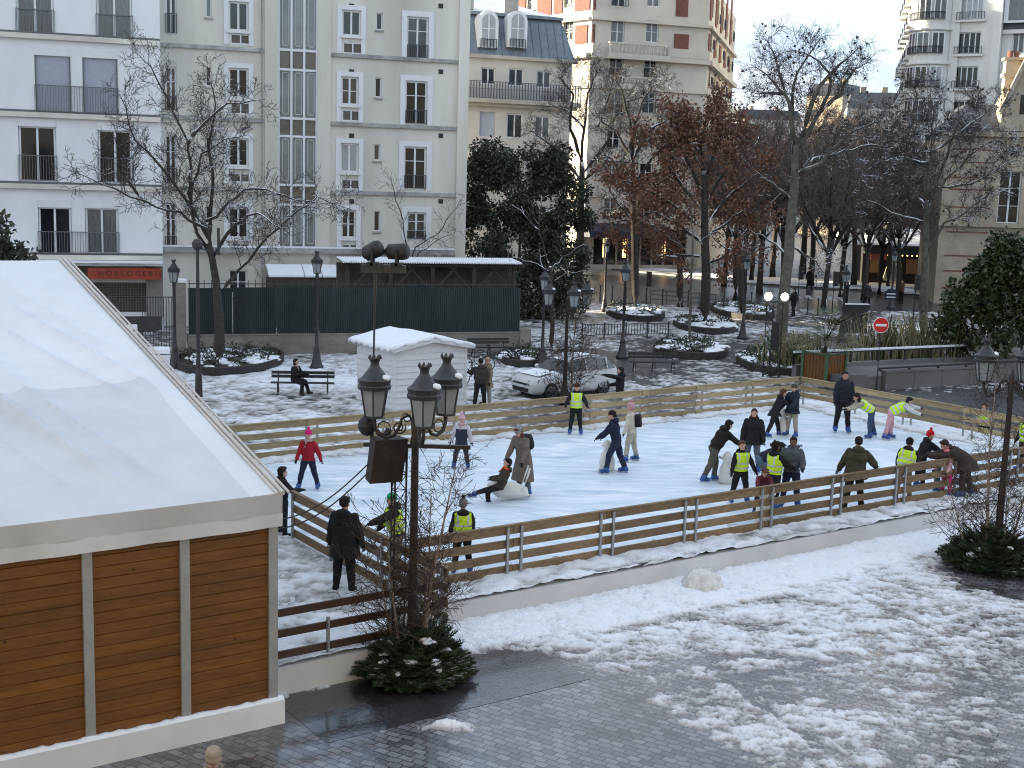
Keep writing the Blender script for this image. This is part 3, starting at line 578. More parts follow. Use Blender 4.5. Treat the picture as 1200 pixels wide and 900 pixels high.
for a, b_ in ((2, 3), (6, 7)): railing(lb, FL, Lw[a][0]-.03, Lw[b_][1]+.03, Lw[a][2]+.05, Lw[a][2]+(Lw[a][3]-Lw[a][2])*.43, .09, m_rail, step=.12)
for y in (45, 136, 219, 301):
    z = FL.at(90, y)[1]; mb = MB(); FL.box(mb, s_l, -.02, .001, .06, z+.10, z+.21); mb.obj('string_course', m_dframe, lb)  # dark strip above each ledge, drawn as a thin shadow line
    mb = MB(); FL.box(mb, s_l, -.04, .001, .22, z-.14, z+.097); mb.obj('ledge', m_mwall, lb)
mb = MB(); FL.box(mb, s_l-.3, .2, -13.2, .35, ztop, ztop+.6); mb.obj('parapet', m_band, lb)
mb = MB(); FL.box(mb, -20, -.05, .12, 1.0, zsh-.22, zsh-.09); mb.obj('canopy', m_band, lb)
mb = MB(); FL.box(mb, -20, -.07, .14, 1.02, zsh-.088, zsh-.01); mb.obj('canopy_snow', m_snow, lb)
fa = rect(FL, 103, 312, 188, 326); m_red = M('red_fascia', (.30, .045, .02), .5, .12, 3, mottle=.2)
mb = MB(); FL.box(mb, fa[0], fa[1], .5, .9, fa[2], fa[3]-.03); FL.box(mb, fa[0]-9, fa[0]-.35, .5, .9, fa[2], fa[3]-.03); asn = mb.obj('awning_fascia', m_red, lb)
def text(parent, s, p, xdir, size, mat, ext=.01, tilt=None):
    cu = bpy.data.curves.new('lettering', 'FONT'); cu.body = s; cu.size = size; cu.extrude = ext; cu.align_x = 'CENTER'; cu.align_y = 'CENTER'
    t_ = bpy.data.objects.new('t', cu); COL.objects.link(t_); bpy.context.view_layer.update()
    me = bpy.data.meshes.new_from_object(t_.evaluated_get(bpy.context.evaluated_depsgraph_get())); bpy.data.objects.remove(t_); me.name = 'lettering'; me.materials.clear(); me.materials.append(mat)
    x = Vector(xdir).normalized(); y = Vector(tilt if tilt else (0, 0, 1)); n_ = x.cross(y); off = np.zeros(3); q = parent
    while q is not None: off += np.array(q.location); q = q.parent
    mt = Matrix((x, y, n_)).transposed().to_4x4(); mt.translation = Vector(np.asarray(p)-off); me.transform(mt)
    o = bpy.data.objects.new('lettering', me); COL.objects.link(o); o.parent = parent; return o
m_dtext = M('dark_brown_lettering', (.07, .012, .008), .6, .1, 5)
text(asn, 'H O R L O G E R I E', FL.p((fa[0]*.42+fa[1]*.58), .905, (fa[2]+fa[3])/2-.02), FL.c, .36, m_dtext)
mb = MB(); a, b_, c, d = shop
n_ = 18
for k in range(n_): FL.box(mb, a+.05, b_-.05, -.16, -.13, c+(d-c)*k/n_+.01, c+(d-c)*(k+1)/n_-.03)
for k in range(20): s = a+.1+(b_-a-.2)*k/19; FL.box(mb, s-.025, s+.025, -.155, -.128, c, d)
mb.obj('shop_grille', M('steel_grille', (.12, .115, .11), .5, .2, 5, metal=.5), lb)
mb = MB(); mb.add([FL.p(a, -.19, c), FL.p(b_, -.19, c), FL.p(b_, -.19, d), FL.p(a, -.19, d)], [(0, 1, 2, 3)]); mb.obj('shop_window', m_glass, lb)
mb = MB(); FL.box(mb, -22, -.1, .002, .1, 0, c-.2); mb.obj('plinth', M('dark_plinth', (.06, .058, .055), .7, .2, 3), lb)
mb = MB(); FL.box(mb, -.85, -.02, .003, .12, c-.2, zsh-.24); FL.box(mb, -14, a-.1, .003, .12, c-.2, zsh-.24); mb.obj('pier', M('grey_pier', (.22, .215, .20), .8, .2, 2), lb)
# ---- main cream building
pM = atY(190, 230, 67.2); FMn = Frame(pM, AB); sR = FMn.at(546, 150)[0]; ztm = 21.8
mbd = thing('apartment_building', 'cream rendered apartment block with a tall glazed stairwell and white window surrounds', 'building', tuple(FMn.p(sR/2, 0, 0)))
wins = []
def W(x0, y0, x1, y1, kind): wins.append((rect(FMn, x0, y0, x1, y1), kind))
for y0, y1 in ((-32, 40), (78, 130), (158, 216), (238, 296)): W(193.5, y0, 207, y1, 'f')
for y0, y1 in ((-5, 20), (78, 101), (160, 180), (241, 262)): W(241, y0, 248, y1, 'v')
for (y0, y1), (v0, v1) in zip(((2, 36), (80, 115), (162, 195), (243, 279)), ((40, 52), (120, 134), (203, 214), (285, 297))): W(268, y0, 291, y1, 'c'); W(270, v0, 294, v1, 'b')
W(268, 316, 290, 345, 'c')
for (x0, x1, y0, y1, v0, v1) in ((401, 423, 12, 42, 50, 63), (400, 420, 90, 123, 129, 142), (399, 420, 168, 202, 210, 222), (400, 417, 246, 279, 286, 297)): W(x0, y0, x1, y1, 'c'); W(x0+1, v0, x1+2, v1, 'b')
for x, y0, y1 in ((441, 15, 35), (439.5, 91, 114), (438, 169, 188), (438, 247, 271)): W(x, y0, x+7.5, y1, 'v')
for (x0, x1, y0, y1) in ((477, 502, 20, 69), (475, 500.5, 95, 146), (473.5, 499.5, 172, 222), (477, 499, 249, 281)): W(x0, y0, x1, y1, 'f')
W(476, -60, 502, -9, 'f'); W(401, -66, 424, -34, 'c'); W(268, -76, 292, -42, 'c')
stair = rect(FMn, 326.5, 4, 371, 290); stair = (stair[0], stair[1], stair[2], stair[3]+4)
mb = MB(); facade(mb, FMn, -1, sR, 0, ztm, [w_[0] for w_ in wins]+[stair], rec=.17); shell(mb, FMn, -1, sR, 0, ztm, 12); mb.obj('wall', m_mwall, mbd)
m_grille = M('brown_vent_grille', (.10, .09, .075), .6, .2, 6)
for h, k in wins:
    if k == 'c':
        window(mbd, FMn, h, m_frame, pane(4, 1, 4, 1), cols=2, rows=2 if rb.random() < .6 else 1, fw=.09, midw=.10)
        mb = MB(); FMn.box(mb, h[0]-.12, h[1]+.12, 0.003, .13, h[2]-.13, h[2]-.03); mb.obj('sill', m_frame, mbd)
    elif k == 'b':
        w_ = window(mbd, FMn, h, m_frame, m_grille, rec=.08, cols=2, rows=1, fw=.06, midw=.07); w_.name = 'vent_box'
    elif k == 'v':
        window(mbd, FMn, h, m_frame, pane(5, 1, 3, 1), cols=1, rows=1, fw=.06)
        mb = MB(); FMn.box(mb, h[0]-.07, h[1]+.07, 0.003, .1, h[2]-.10, h[2]-.02); mb.obj('sill', m_band, mbd)
    else:
        window(mbd, FMn, h, m_frame, pane(5, 1, 4, 0), cols=2, rows=3, fw=.09, midw=.10)
        railing(mbd, FMn, h[0]+.02, h[1]-.02, h[2]+.06, h[2]+(h[3]-h[2])*.34, .06, m_blackrail, step=.12, th=.035)
def surround(h, z0, w_=.22):
    mb = MB()
    for q in ((h[0]-w_, h[0]-.01, z0, h[3]+w_), (h[1]+.01, h[1]+w_, z0, h[3]+w_), (h[0]-.01, h[1]+.01, h[3]+.01, h[3]+w_)): FMn.box(mb, q[0], q[1], .004, .05, q[2], q[3])
    mb.obj('window_surround', m_frame, mbd)
for i, (h, k) in enumerate(wins):
    if k == 'c' and i+1 < len(wins) and wins[i+1][1] == 'b': surround(h, wins[i+1][0][2]-.05, .26)
    if k == 'f' and h[0] > 4: surround(h, h[2]-.05, .30)
a, b_, c, d = stair                                  # stairwell glazing
mb = MB(); zz = []
for y in (4, 59, 82, 139, 160, 217, 240, 290): zz.append(FMn.at(348, y)[1])
zz[0] = d
for k in range(4): x = a+(b_-a)*k/3; FMn.box(mb, x-.055, x+.055, -.1, .02, c, d)
for z in zz: FMn.box(mb, a, b_, -.095, .012, z-.06, z+.06)
st = mb.obj('stairwell_window', m_frame, mbd)
m_spand = M('brown_spandrel', (.11, .10, .085), .25, .35, 1.5); m_stg = M('frosted_stair_glass', (.16, .18, .18), .2, .35, 1.2, spec=.6)
m_grfr = M('grey_inner_frame', (.33, .35, .35), .4, .05, 4)
for j in range(len(zz)-1):
    z1, z0 = zz[j], zz[j+1]
    for k in range(3):
        x0, x1 = a+(b_-a)*k/3+.05, a+(b_-a)*(k+1)/3-.05; mb = MB()
        mb.add([FMn.p(x0, -.07, z0), FMn.p(x1, -.07, z0), FMn.p(x1, -.07, z1), FMn.p(x0, -.07, z1)], [(0, 1, 2, 3)])
        mb.obj('pane' if j % 2 == 0 else 'spandrel', m_stg if j % 2 == 0 else m_spand, st)
        if j % 2 == 0:
            mb = MB(); i0, i1, q0, q1 = x0+.12, x1-.05, z0+.18, z1-.12
            for q in ((i0, i0+.07, q0, q1), (i1-.07, i1, q0, q1), (i0, i1, q0, q0+.07), (i0, i1, q1-.07, q1)): FMn.box(mb, q[0], q[1], -.068, -.03, q[2], q[3])
            mb.obj('inner_frame', m_grfr, st)
sa, sb = FMn.at(310, 150)[0], FMn.at(387, 150)[0]    # pale projecting stair bay, pilaster strips
for s0, s1, dd in ((sa, a-.02, .10), (b_+.02, sb, .10), (FMn.at(535, 150)[0], sR+.05, .22)):
    mb = MB(); FMn.box(mb, s0, s1, .005, dd, 0, ztm+.2); mb.obj('pilaster', m_mwall, mbd)
for y in (68.5, 148, 227):
    z = FMn.at(465, y)[1]
    for s0, s1 in ((sb+.01, FMn.at(535, 150)[0]-.01), (FMn.at(193, 150)[0]-1, sa-.01)):
        mb = MB(); FMn.box(mb, s0, s1, .004, .14, z-.10, z+.10); mb.obj('string_course', m_band, mbd)
zl = FMn.at(350, 291)[1]; mb = MB(); FMn.box(mb, -1, sR-.6, .224, .40, zl-.25, zl+.02); mb.obj('ground_ledge', m_band, mbd)
mb = MB(); FMn.box(mb, -1, sR-.62, .22, .42, zl+.023, zl+.11); mb.obj('ledge_snow', m_snow, mbd)
mb = MB(); FMn.box(mb, -1.3, sR+.4, -12.3, .5, ztm+.2, ztm+.7); mb.obj('parapet', m_band, mbd)
for y in (7, 84, 159, 236):
    for x in (516.5, 412): 
        s, z = FMn.at(x, y); mb = MB(); FMn.box(mb, s-.13, s+.13, .003, .03, z-.12, z+.12); mb.obj('vent', m_black, mbd)
mb = MB(); mb.tube([FMn.p(sa-.15, .2, 0), FMn.p(sa-.15, .2, ztm)], .06, 8); mb.obj('drainpipe', m_band, mbd)
# ---- zinc mansard building
FS = Frame(atY(669, 120, 98), math.radians(20)); sz0 = -26
ms = thing('mansard_building', 'old plastered house with a grey zinc mansard and long iron balcony', 'building', tuple(FS.p(-5, 0, 0)))
m_plast = M('grey_plaster', (.52, .50, .465), .8, .06, 1.2, mottle=.14); m_zinc = M('zinc_roof', (.17, .20, .225), .42, .15, 2, mottle=.2, metal=.4)
zc = FS.at(610, 71)[1]; zm = FS.at(610, 17)[1]
mw = []
for x0, y0, x1, y1 in ((564, 79, 581, 99), (596, 80, 614, 101), (629, 83, 646, 103), (562, 131, 581, 160), (594, 133, 613, 162), (627, 136, 645, 162)): mw.append(rect(FS, x0, y0, x1, y1))
for i in range(2):
    for q in mw[3:6]: mw.append((q[0], q[1], q[2]-3.3*(i+1), q[3]-3.3*(i+1)))
mb = MB(); facade(mb, FS, sz0, 0, 0, zc, mw, .2); shell(mb, FS, sz0, 0, 0, zc, 24); mb.obj('wall', m_plast, ms)  # unseen back made deeper so it keeps the sun off the road
for i, h in enumerate(mw): window(ms, FS, h, m_frame if i != 3 else m_shut, pane(4, 3, 3, 0) if i != 3 else m_shut, rec=.2, cols=2 if i != 3 else 1, rows=1, fw=.10, midw=.1)
mb = MB(); FS.box(mb, sz0, .3, -.1, .35, zc, zc+.25); mb.obj('cornice', m_stone, ms)
mb = MB(); P = [FS.p(s, d, z) for s, d, z in ((sz0, .15, zc+.25), (.15, .15, zc+.25), (-.6, -1.1, zm), (sz0, -1.1, zm), (.15, -24, zc+.25), (-.6, -23, zm), (sz0, -23, zm), (sz0, -24, zc+.25))]
mb.add(P, [(0, 1, 2, 3), (1, 4, 5, 2), (4, 7, 6, 5), (3, 2, 5, 6)])
k = 0
while sz0+k*.62 < -.3:
    s = sz0+k*.62; mb.bar(FS.p(s, .17, zc+.27), FS.p(s, -1.08, zm), .06, .07); k += 1
mb.obj('mansard_roof', m_zinc, ms)
zt = zm+3.0; mb = MB(); P = [FS.p(sz0, -.95, zm+.02), FS.p(-.5, -.95, zm+.02), FS.p(-3.5, -12, zt), FS.p(sz0, -12, zt), FS.p(-.5, -23, zm+.02), FS.p(sz0, -23, zm+.02)]
mb.add(P, [(0, 1, 2, 3), (1, 4, 2), (2, 4, 5, 3)]); mb.obj('upper_roof', M('snowy_zinc_roof', (.62, .66, .70), .5, .2, 1.5, mottle=.25), ms)
mb = MB(); FS.box(mb, sz0, -.5, -1.02, -.8, zm-.10, zm+.12); mb.obj('roof_edge', m_zinc, ms)
for x in (571, 605):
    s, z0 = FS.at(x, 56); s2, z1 = FS.at(x, 25); w2 = .75; mb = MB()
    ar = [FS.p(s-w2, .22, z0), FS.p(s+w2, .22, z0)]+[FS.p(s+w2*math.cos(t_), .22, z1+.75*math.sin(t_)) for t_ in np.linspace(0, math.pi, 9)]
    mb.extr(ar, -FS.n*1.3); dm = mb.obj('dormer', m_frame, ms)
    mb = MB(); w3 = .5; mb.extr([FS.p(s-w3, .25, z0+.1), FS.p(s+w3, .25, z0+.1)]+[FS.p(s+w3*math.cos(t_), .25, z1+.5*math.sin(t_)) for t_ in np.linspace(0, math.pi, 9)], -FS.n*.02); mb.obj('pane', PANES[3], dm)
    mb = MB(); FS.box(mb, s-.04, s+.04, .255, .29, z0+.1, z1+.45); FS.box(mb, s-.5, s+.5, .252, .28, z0+1.3, z0+1.36); mb.obj('glazing_bar', m_frame, dm)
    railing(ms, FS, s-.6, s+.6, z0-.1, z0+.6, .34, m_blackrail, .2, .05)
zb0, zb1 = FS.at(610, 118)[1], FS.at(610, 98)[1]
mb = MB(); FS.box(mb, sz0, .55, .01, .75, zb0-.3, zb0); FS.box(mb, sz0, .35, .01, .45, zb0-.55, zb0-.305); mb.obj('balcony_slab', m_stone, ms)
railing(ms, FS, sz0, .5, zb0+.02, zb1, .70, M('blue_grey_iron', (.06, .07, .10), .5, .2, 6), .22, .06, mid=True)
for x, y, w_ in ((611, 0, .55), (552, -2, .9)):
    s, z = FS.at(x, 18); mb = MB(); FS.box(mb, s-w_, s+w_, -3.2, -2.2, zm+.4, zm+5); mb.obj('chimney', m_stone, ms)
# ---- brick and stone corner building
FH = Frame(atY(690, 120, 124), math.radians(20)); sE = FH.at(826, 120)[0]; zH = 28.
hb = thing('corner_building', 'tall stone and red brick corner building with balustrades above bare plane trees', 'building', tuple(FH.p(sE/2, 0, 0)))
m_brick = M('red_brick', (.165, .065, .047), .85, .3, 4, mottle=.2); m_hst = M('cream_stone', (.54, .50, .43), .8, .08, .8, mottle=.16)
dirL = unit(np.array([-.64, .77, 0])); FHl = Frame(FH.p(0, 0, 0)-0+dirL*20, math.atan2(-dirL[1], -dirL[0])); dirR = unit(np.array([.25, .97, 0])); FHr = Frame(FH.p(sE, 0, 0), math.atan2(dirR[1], dirR[0]))
z_f = [FH.at(740, y)[1] for y in (50, 92)]; pit = z_f[0]-z_f[1]
Hw = []
for x0, x1 in ((716, 732), (757, 772)):
    q = rect(FH, x0, 29, x1, 50); w_, z0 = q[:2], q[2]
    for k in range(-8, 5):
        if z0+k*pit > 4.2 and z0+k*pit < zH-1: Hw.append((w_[0], w_[1], z0+k*pit, z0+k*pit+2.05))
Hr = [(2.2+5.2*j, 3.6+5.2*j, z0, z0+2.2) for j in range(5) for z0 in sorted({h[2] for h in Hw})]
Hl = [(20-5.5*j-4.0, 20-5.5*j-2.6, z0, z0+2.1) for j in range(3) for z0 in sorted({h[2] for h in Hw})]
shopH = (1.0, sE-1.2, .5, 4.0)
mb = MB(); facade(mb, FH, 0, sE, 0, zH, Hw+[shopH], .25); facade(mb, FHl, 0, 20, 0, zH, Hl, .25); facade(mb, FHr, 0, 28, 0, zH, Hr, .25)
A0, A1, A2, A3 = FHl.p(0, 0, zH), FH.p(0, 0, zH), FH.p(sE, 0, zH), FHr.p(28, 0, zH); mb.add([A0, A1, A2, A3], [(0, 1, 2, 3)])
mb.obj('wall', m_hst, hb)
for fr, hs in ((FH, Hw), (FHr, Hr), (FHl, Hl)):
    for h in hs:
        window(hb, fr, h, m_frame, pane(3, 3, 3, 3), rec=.25, cols=2, rows=2, fw=.10, midw=.1)
        if fr is not FHl and rb.random() < .6: railing(hb, fr, h[0]-.15, h[1]+.15, h[2], h[2]+.9, .28, m_blackrail, .25, .05)
for y in (68, 103):
    z = FH.at(757, y)[1]
    for fr, s0, s1 in ((FH, -.1, sE+.1), (FHl, 0, 20), (FHr, 0, 28)):
        mb = MB(); fr.box(mb, s0, s1, .01, .55 if y == 68 else .25, z-.3, z+.15); mb.obj('cornice', m_hst, hb)
def balus(fr, s0, s1, z0, d, h_=1.0):
    mb = MB(); fr.box(mb, s0, s1, d-.12, d+.12, z0+h_-.15, z0+h_); fr.box(mb, s0, s1, d-.12, d+.12, z0, z0+.15)
    k = int((s1-s0)/.42)
    for i in range(k+1):
        c = fr.p(s0+.15+(s1-s0-.3)*i/k, d, z0+.15); mb.lathe([(.06, 0), (.11, .25), (.06, .5), (.09, h_-.3)], c, 6)
    mb.obj('balustrade', m_hst, hb)
sb0, sb1 = FH.at(708, 60)[0], FH.at(780, 60)[0]
zb_ = FH.at(745, 67)[1]; mb = MB(); FH.box(mb, sb0, sb1, .56, 1.2, zb_-.35, zb_+.0); FH.box(mb, 0, sb0, .02, .5, zb_+.16, zb_+1.0); FH.box(mb, sb1, sE, .02, .5, zb_+.16, zb_+1.0); mb.obj('balcony_slab', m_hst, hb); balus(FH, sb0, sb1, zb_+.01, 1.0, 1.15)
zb_ = FH.at(742, 102)[1]; mb = MB(); FH.box(mb, sb0+.3, sb1-.6, .26, .9, zb_-.3, zb_); mb.obj('balcony_slab', m_hst, hb); balus(FH, sb0+.3, sb1-.6, zb_+.01, .75, .9)
zq = FH.at(745, 59)[1]
def brickpanel(fr, s0, s1, z0, z1): mb = MB(); fr.box(mb, s0, s1, .012, .09, z0, z1); mb.obj('brick_panel', m_brick, hb)
za, zb2 = FH.at(690, 50)[1], FH.at(690, 28)[1]
brickpanel(FH, FH.at(683, 40)[0] if FH.at(683, 40)[0] > .1 else .1, FH.at(697, 40)[0], za, zb2); brickpanel(FH, FH.at(790, 44)[0], FH.at(807, 44)[0], za-.3, zb2-.3)
for k in range(3): brickpanel(FHl, 20-5.5*k-2.2, 20-5.5*k-.5, za, zb2); brickpanel(FHl, 20-5.5*k-5.4, 20-5.5*k-4.4, za, zb2)
za2 = FH.at(745, 15)[1]
for k in range(3): brickpanel(FHl, 20-5.5*k-2.4, 20-5.5*k-.3, za2, za2+7); brickpanel(FHl, 20-5.5*k-5.4, 20-5.5*k-4.2, za2, za2+7)
brickpanel(FH, FH.at(792, 10)[0], FH.at(806, 10)[0], za2, za2+7); brickpanel(FH, .1, FH.at(698, 10)[0], za2, za2+7)
for k in range(5): brickpanel(FHr, .3+5.2*k, 1.7+5.2*k, za, zb2); brickpanel(FHr, .3+5.2*k, 1.7+5.2*k, za2, za2+7)
for zc_ in (FH.at(745, 25)[1],):
    for fr, s0, s1 in ((FH, -.1, sE+.1), (FHl, 0, 20), (FHr, 0, 28)):
        mb = MB(); fr.box(mb, s0, s1, .1, .40, zc_-.15, zc_+.1); mb.obj('cornice', m_hst, hb)
m_dawn = M('dark_blue_awning', (.018, .022, .04), .6, .15, 3)
s0, s1 = FH.at(684, 265)[0], FH.at(779, 268)[0]; zaw = FH.at(730, 262)[1]
mb = MB(); mb.hexa([FH.p(s0, 1.6, zaw-1.3), FH.p(s1, 1.6, zaw-1.3), FH.p(s1, .03, zaw-1.3), FH.p(s0, .03, zaw-1.3), FH.p(s0, 1.6, zaw-.75), FH.p(s1, 1.6, zaw-.75), FH.p(s1, .03, zaw), FH.p(s0, .03, zaw)]); mb.obj('awning', m_dawn, hb)
mb = MB(); a, b_, c, d = shopH; mb.add([FH.p(a, -.2, c), FH.p(b_, -.2, c), FH.p(b_, -.2, d), FH.p(a, -.2, d)], [(0, 1, 2, 3)]); mb.obj('shop_window', m_glass, hb)
mb = MB()
for k in range(9): x = a+(b_-a)*k/8; FH.box(mb, x-.08, x+.08, -.19, -.05, c, d)
mb.obj('shop_frame', m_stone, hb)
m_warm = M('warm_lamp_glow', (.8, .5, .2), .5, .05, 3, emit=((1, .55, .2), .7))
for k in (1.1, 3.2, 7.5): mb = MB(); FH.box(mb, a+k, a+k+.35, -.18, -.1, 1.2, 3.0); mb.obj('lit_shop_panel', m_warm, hb)
for k in range(1, 8):
    z = FH.at(745, 103)[1]-k*pit-.35
    if z > 5:
        for fr, s0, s1 in ((FH, -.05, sE+.05), (FHr, 0, 28)): mb = MB(); fr.box(mb, s0, s1, .004, .14, z-.14, z+.1); mb.obj('string_course', m_hst, hb)
# ---- white building with bow front, right
FW_ = Frame(atY(1108, 120, 122), math.radians(-30)); zW = 40.
wb = thing('apartment_building', 'tall white apartment building with a rounded bow front at the street corner', 'building', tuple(FW_.p(3, 0, 0)))
m_ww = M('warm_white_render', (.64, .63, .60), .75, .04, 1, mottle=.08)
sW = FW_.at(1168, 100)[0]; sW2 = FW_.at(1230, 100)[0]
zw = [FW_.at(1135, y)[1] for y in (63, 103)]; pw = zw[0]-zw[1]
flo = [zw[0]+k*pw for k in range(-6, 5) if 4 < zw[0]+k*pw < zW-2.5]
xa, xb = FW_.at(1122, 52)[0], FW_.at(1149, 52)[0]
Ww = [(xa, xb, z, z+1.95) for z in flo]; Wn = [(FW_.at(1182, 80)[0], FW_.at(1196, 80)[0], z, z+1.9) for z in flo[:-3]]
mb = MB(); facade(mb, FW_, 0, sW, 0, zW, Ww, .25); shell(mb, FW_, 0, sW, 0, zW, 16); mb.obj('wall', m_ww, wb)
for h in Ww:
    window(wb, FW_, h, m_frame, pane(4, 2, 3, 2), rec=.25, cols=4, rows=1, fw=.1, midw=.09)
    railing(wb, FW_, h[0]-.2, h[1]+.2, h[2]-.05, h[2]+.65, .3, m_blackrail, .25, .05)
    mb = MB(); FW_.box(mb, h[0]-.3, h[1]+.3, .01, .4, h[2]-.25, h[2]-.06); mb.obj('balcony_slab', m_ww, wb)
for s in (0.3, sW-.5): mb = MB(); FW_.box(mb, s-.28, s+.5, .012, .22, 0, zW); mb.obj('pilaster', m_ww, wb)
# bow: half round of radius R
R_ = (0-FW_.at(1068, 60)[0])/1.75; bc = FW_.p(-R_*.9, -R_*.35, 0); mb = MB()
mb.lathe([(R_, 0), (R_, zW)], bc, 24); mb.obj('bow_wall', m_ww, wb, smooth=False)
for z in flo:
    mb = MB(); mb.lathe([(R_+.02, z-1.05), (R_+.25, z-.95), (R_+.25, z-.8), (R_+.02, z-.75)], bc, 24); mb.obj('bow_cornice', m_ww, wb)
    for ang in (-150, -112, -74):
        t_ = math.radians(ang)+math.radians(-30)+.2; fr = Frame((bc[0]+(R_*.995)*math.cos(t_), bc[1]+(R_*.995)*math.sin(t_)), t_+math.pi/2)
        window(wb, fr, (-.6, .6, z, z+1.95), m_frame, pane(4, 2, 3, 1), rec=-.03, cols=2, rows=1, fw=.1, midw=.1)
    t0 = [math.radians(q)-.2 for q in np.linspace(-175, -70, 16)]; mb = MB()
    for hh in (.65, .05): mb.tube([(bc[0]+(R_+.22)*math.cos(t_), bc[1]+(R_+.22)*math.sin(t_), z+hh) for t_ in t0], .03, 5)
    for t_ in [math.radians(q)-.2 for q in np.linspace(-175, -70, 40)]: q = (bc[0]+(R_+.22)*math.cos(t_), bc[1]+(R_+.22)*math.sin(t_)); mb.tube([(*q, z), (*q, z+.65)], .022, 4, cap=False)
    mb.obj('bow_railing', m_blackrail, wb)
FWs = Frame(FW_.p(-R_*1.75, -R_*.3, 0)[:2]+np.array([.24, .97])*24, math.atan2(-.97, -.24)); Ws = [(24-3.4-4.5*j, 24-2-4.5*j, z, z+2) for j in range(5) for z in flo]
mb = MB(); facade(mb, FWs, 0, 24, 0, zW, Ws, .25); mb.obj('side_wall', m_ww, wb)
for h in Ws:
    window(wb, FWs, h, m_frame, pane(4, 2, 3, 1), rec=.25, fw=.1, midw=.1)
    mb = MB(); FWs.box(mb, h[0]-.5, h[1]+.5, .02, .7, h[2]-.2, h[2]-.03); mb.obj('balcony_slab', m_ww, wb); railing(wb, FWs, h[0]-.45, h[1]+.45, h[2], h[2]+.8, .65, m_blackrail, .3, .05)
# neighbour with slate mansard at the right edge
nb = thing('mansard_building', 'white house with a dark slate mansard behind the stone chimney', 'building', tuple(FW_.p(sW+4, -.5, 0)))
zn = FW_.at(1185, 34)[1]; mb = MB(); Fn = Frame(FW_.p(0, -.7, 0)[:2], FW_.ang); facade(mb, Fn, sW+.02, sW+16, 0, zn, Wn, .25); shell(mb, Fn, sW+.02, sW+16, 0, zn, 13); mb.obj('wall', m_ww, nb)
for h in Wn: window(nb, Fn, h, m_frame, pane(4, 2, 3, 1), rec=.25, fw=.1, midw=.1)
m_slate = M('dark_slate', (.035, .038, .045), .5, .25, 5)
mb = MB(); mb.hexa([Fn.p(sW+.03, .1, zn), Fn.p(sW+16, .1, zn), Fn.p(sW+16, -13, zn), Fn.p(sW+.03, -13, zn), Fn.p(sW+.03, -1.4, zn+7), Fn.p(sW+16, -1.4, zn+7), Fn.p(sW+16, -11, zn+7), Fn.p(sW+.03, -11, zn+7)]); mb.obj('mansard_roof', m_slate, nb)
q = FW_.at(1191, 14); mb = MB(); Fn.box(mb, q[0]-1.1, q[0]+1.1, -.9, .35, zn+.6, zn+4); dm = mb.obj('dormer', m_frame, nb)
mb = MB(); Fn.box(mb, q[0]-.7, q[0]+.7, .352, .36, zn+.8, zn+3.6); mb.obj('pane', PANES[1], dm)
mb = MB(); Fn.box(mb, sW+.03, sW+16, .0, .3, zn-.35, zn); mb.obj('cornice', m_ww, nb)
# ---- banded stone house, right edge
FT = Frame(atY(1098, 300, 96), math.radians(-9)); sT = FT.at(1300, 250)[0]; zT = FT.at(1150, 160)[1]
tb = thing('banded_house', 'sandy stone house with red brick bands and a pointed gable at the right edge', 'building', tuple(FT.p(3, 0, 0)))
m_band_red = M('faded_brick', (.20, .085, .06), .85, .3, 4, mottle=.3); m_sand = M('sandy_stone', (.40, .335, .255), .85, .14, 1.5, mottle=.25)
Tw = [rect(FT, 1170, 200, 1196, 262), rect(FT, 1222, 200, 1248, 262), rect(FT, 1172, 295, 1194, 345)]
mb = MB(); facade(mb, FT, 0, sT, 0, zT, Tw, .3); shell(mb, FT, 0, sT, 0, zT, 9); mb.obj('wall', m_sand, tb)
for h in Tw: window(tb, FT, h, m_frame, m_glass, rec=.3, cols=2, rows=3, fw=.1, midw=.12)
for y in (175, 190, 208, 222, 243, 272, 300, 318, 338):
    z = FT.at(1130, y)[1]; x = 0.02
    for s0, s1 in ((.5, Tw[0][0]-.5), (Tw[0][1]+.5, sT-.5)): mb = MB(); FT.box(mb, s0, s1, .006, .03, z-.05, z+.06); mb.obj('brick_band', m_band_red, tb)
for k in range(1, 22):
    z = k*.62
    mb = MB(); FT.box(mb, .02, Tw[0][0]-.3, .002, .012, z-.012, z+.012); mb.obj('stone_joint', m_band, tb)
z = FT.at(1130, 262)[1]; mb = MB(); FT.box(mb, -.1, sT, .04, .3, z-.2, z+.15); mb.obj('string_course', m_sand, tb)
mb = MB(); FT.box(mb, -.3, sT, -.1, .5, zT, zT+.35); mb.obj('cornice', m_sand, tb)
zr_ = FT.at(1150, 120)[1]
mb = MB(); mb.hexa([FT.p(-.2, .4, zT+.36), FT.p(sT, .4, zT+.36), FT.p(sT, -9, zT+.36), FT.p(-.2, -9, zT+.36), FT.p(1.6, -2.6, zr_), FT.p(sT, -2.6, zr_), FT.p(sT, -6, zr_), FT.p(1.6, -6, zr_)]); mb.obj('slate_roof', m_slate, tb)
g0, g1 = FT.at(1174, 120)[0], FT.at(1232, 120)[0]; ga = FT.at(1200, 92)[1]; gb = FT.at(1190, 131)[1]
mb = MB(); mb.extr([FT.p(g0, .3, zT+.36), FT.p(g1, .3, zT+.36), FT.p(g1, .3, gb), FT.p((g0+g1)/2, .3, ga+2.0), FT.p(g0, .3, gb)], -FT.n*4); mb.obj('gable', m_sand, tb)
mb = MB(); gm_ = (g0+g1)/2
for sgn, e in ((-1, g0-.15), (1, g1+.15)): mb.bar(FT.p(gm_, .45, ga+2.2), FT.p(e, .45, gb-.1), .35, .28)
mb.obj('gable_coping', m_sand, tb)
mb = MB(); FT.box(mb, gm_-.5, gm_+.5, .301, .31, gb-.2, gb+1.2); mb.obj('gable_window', m_glass, tb)
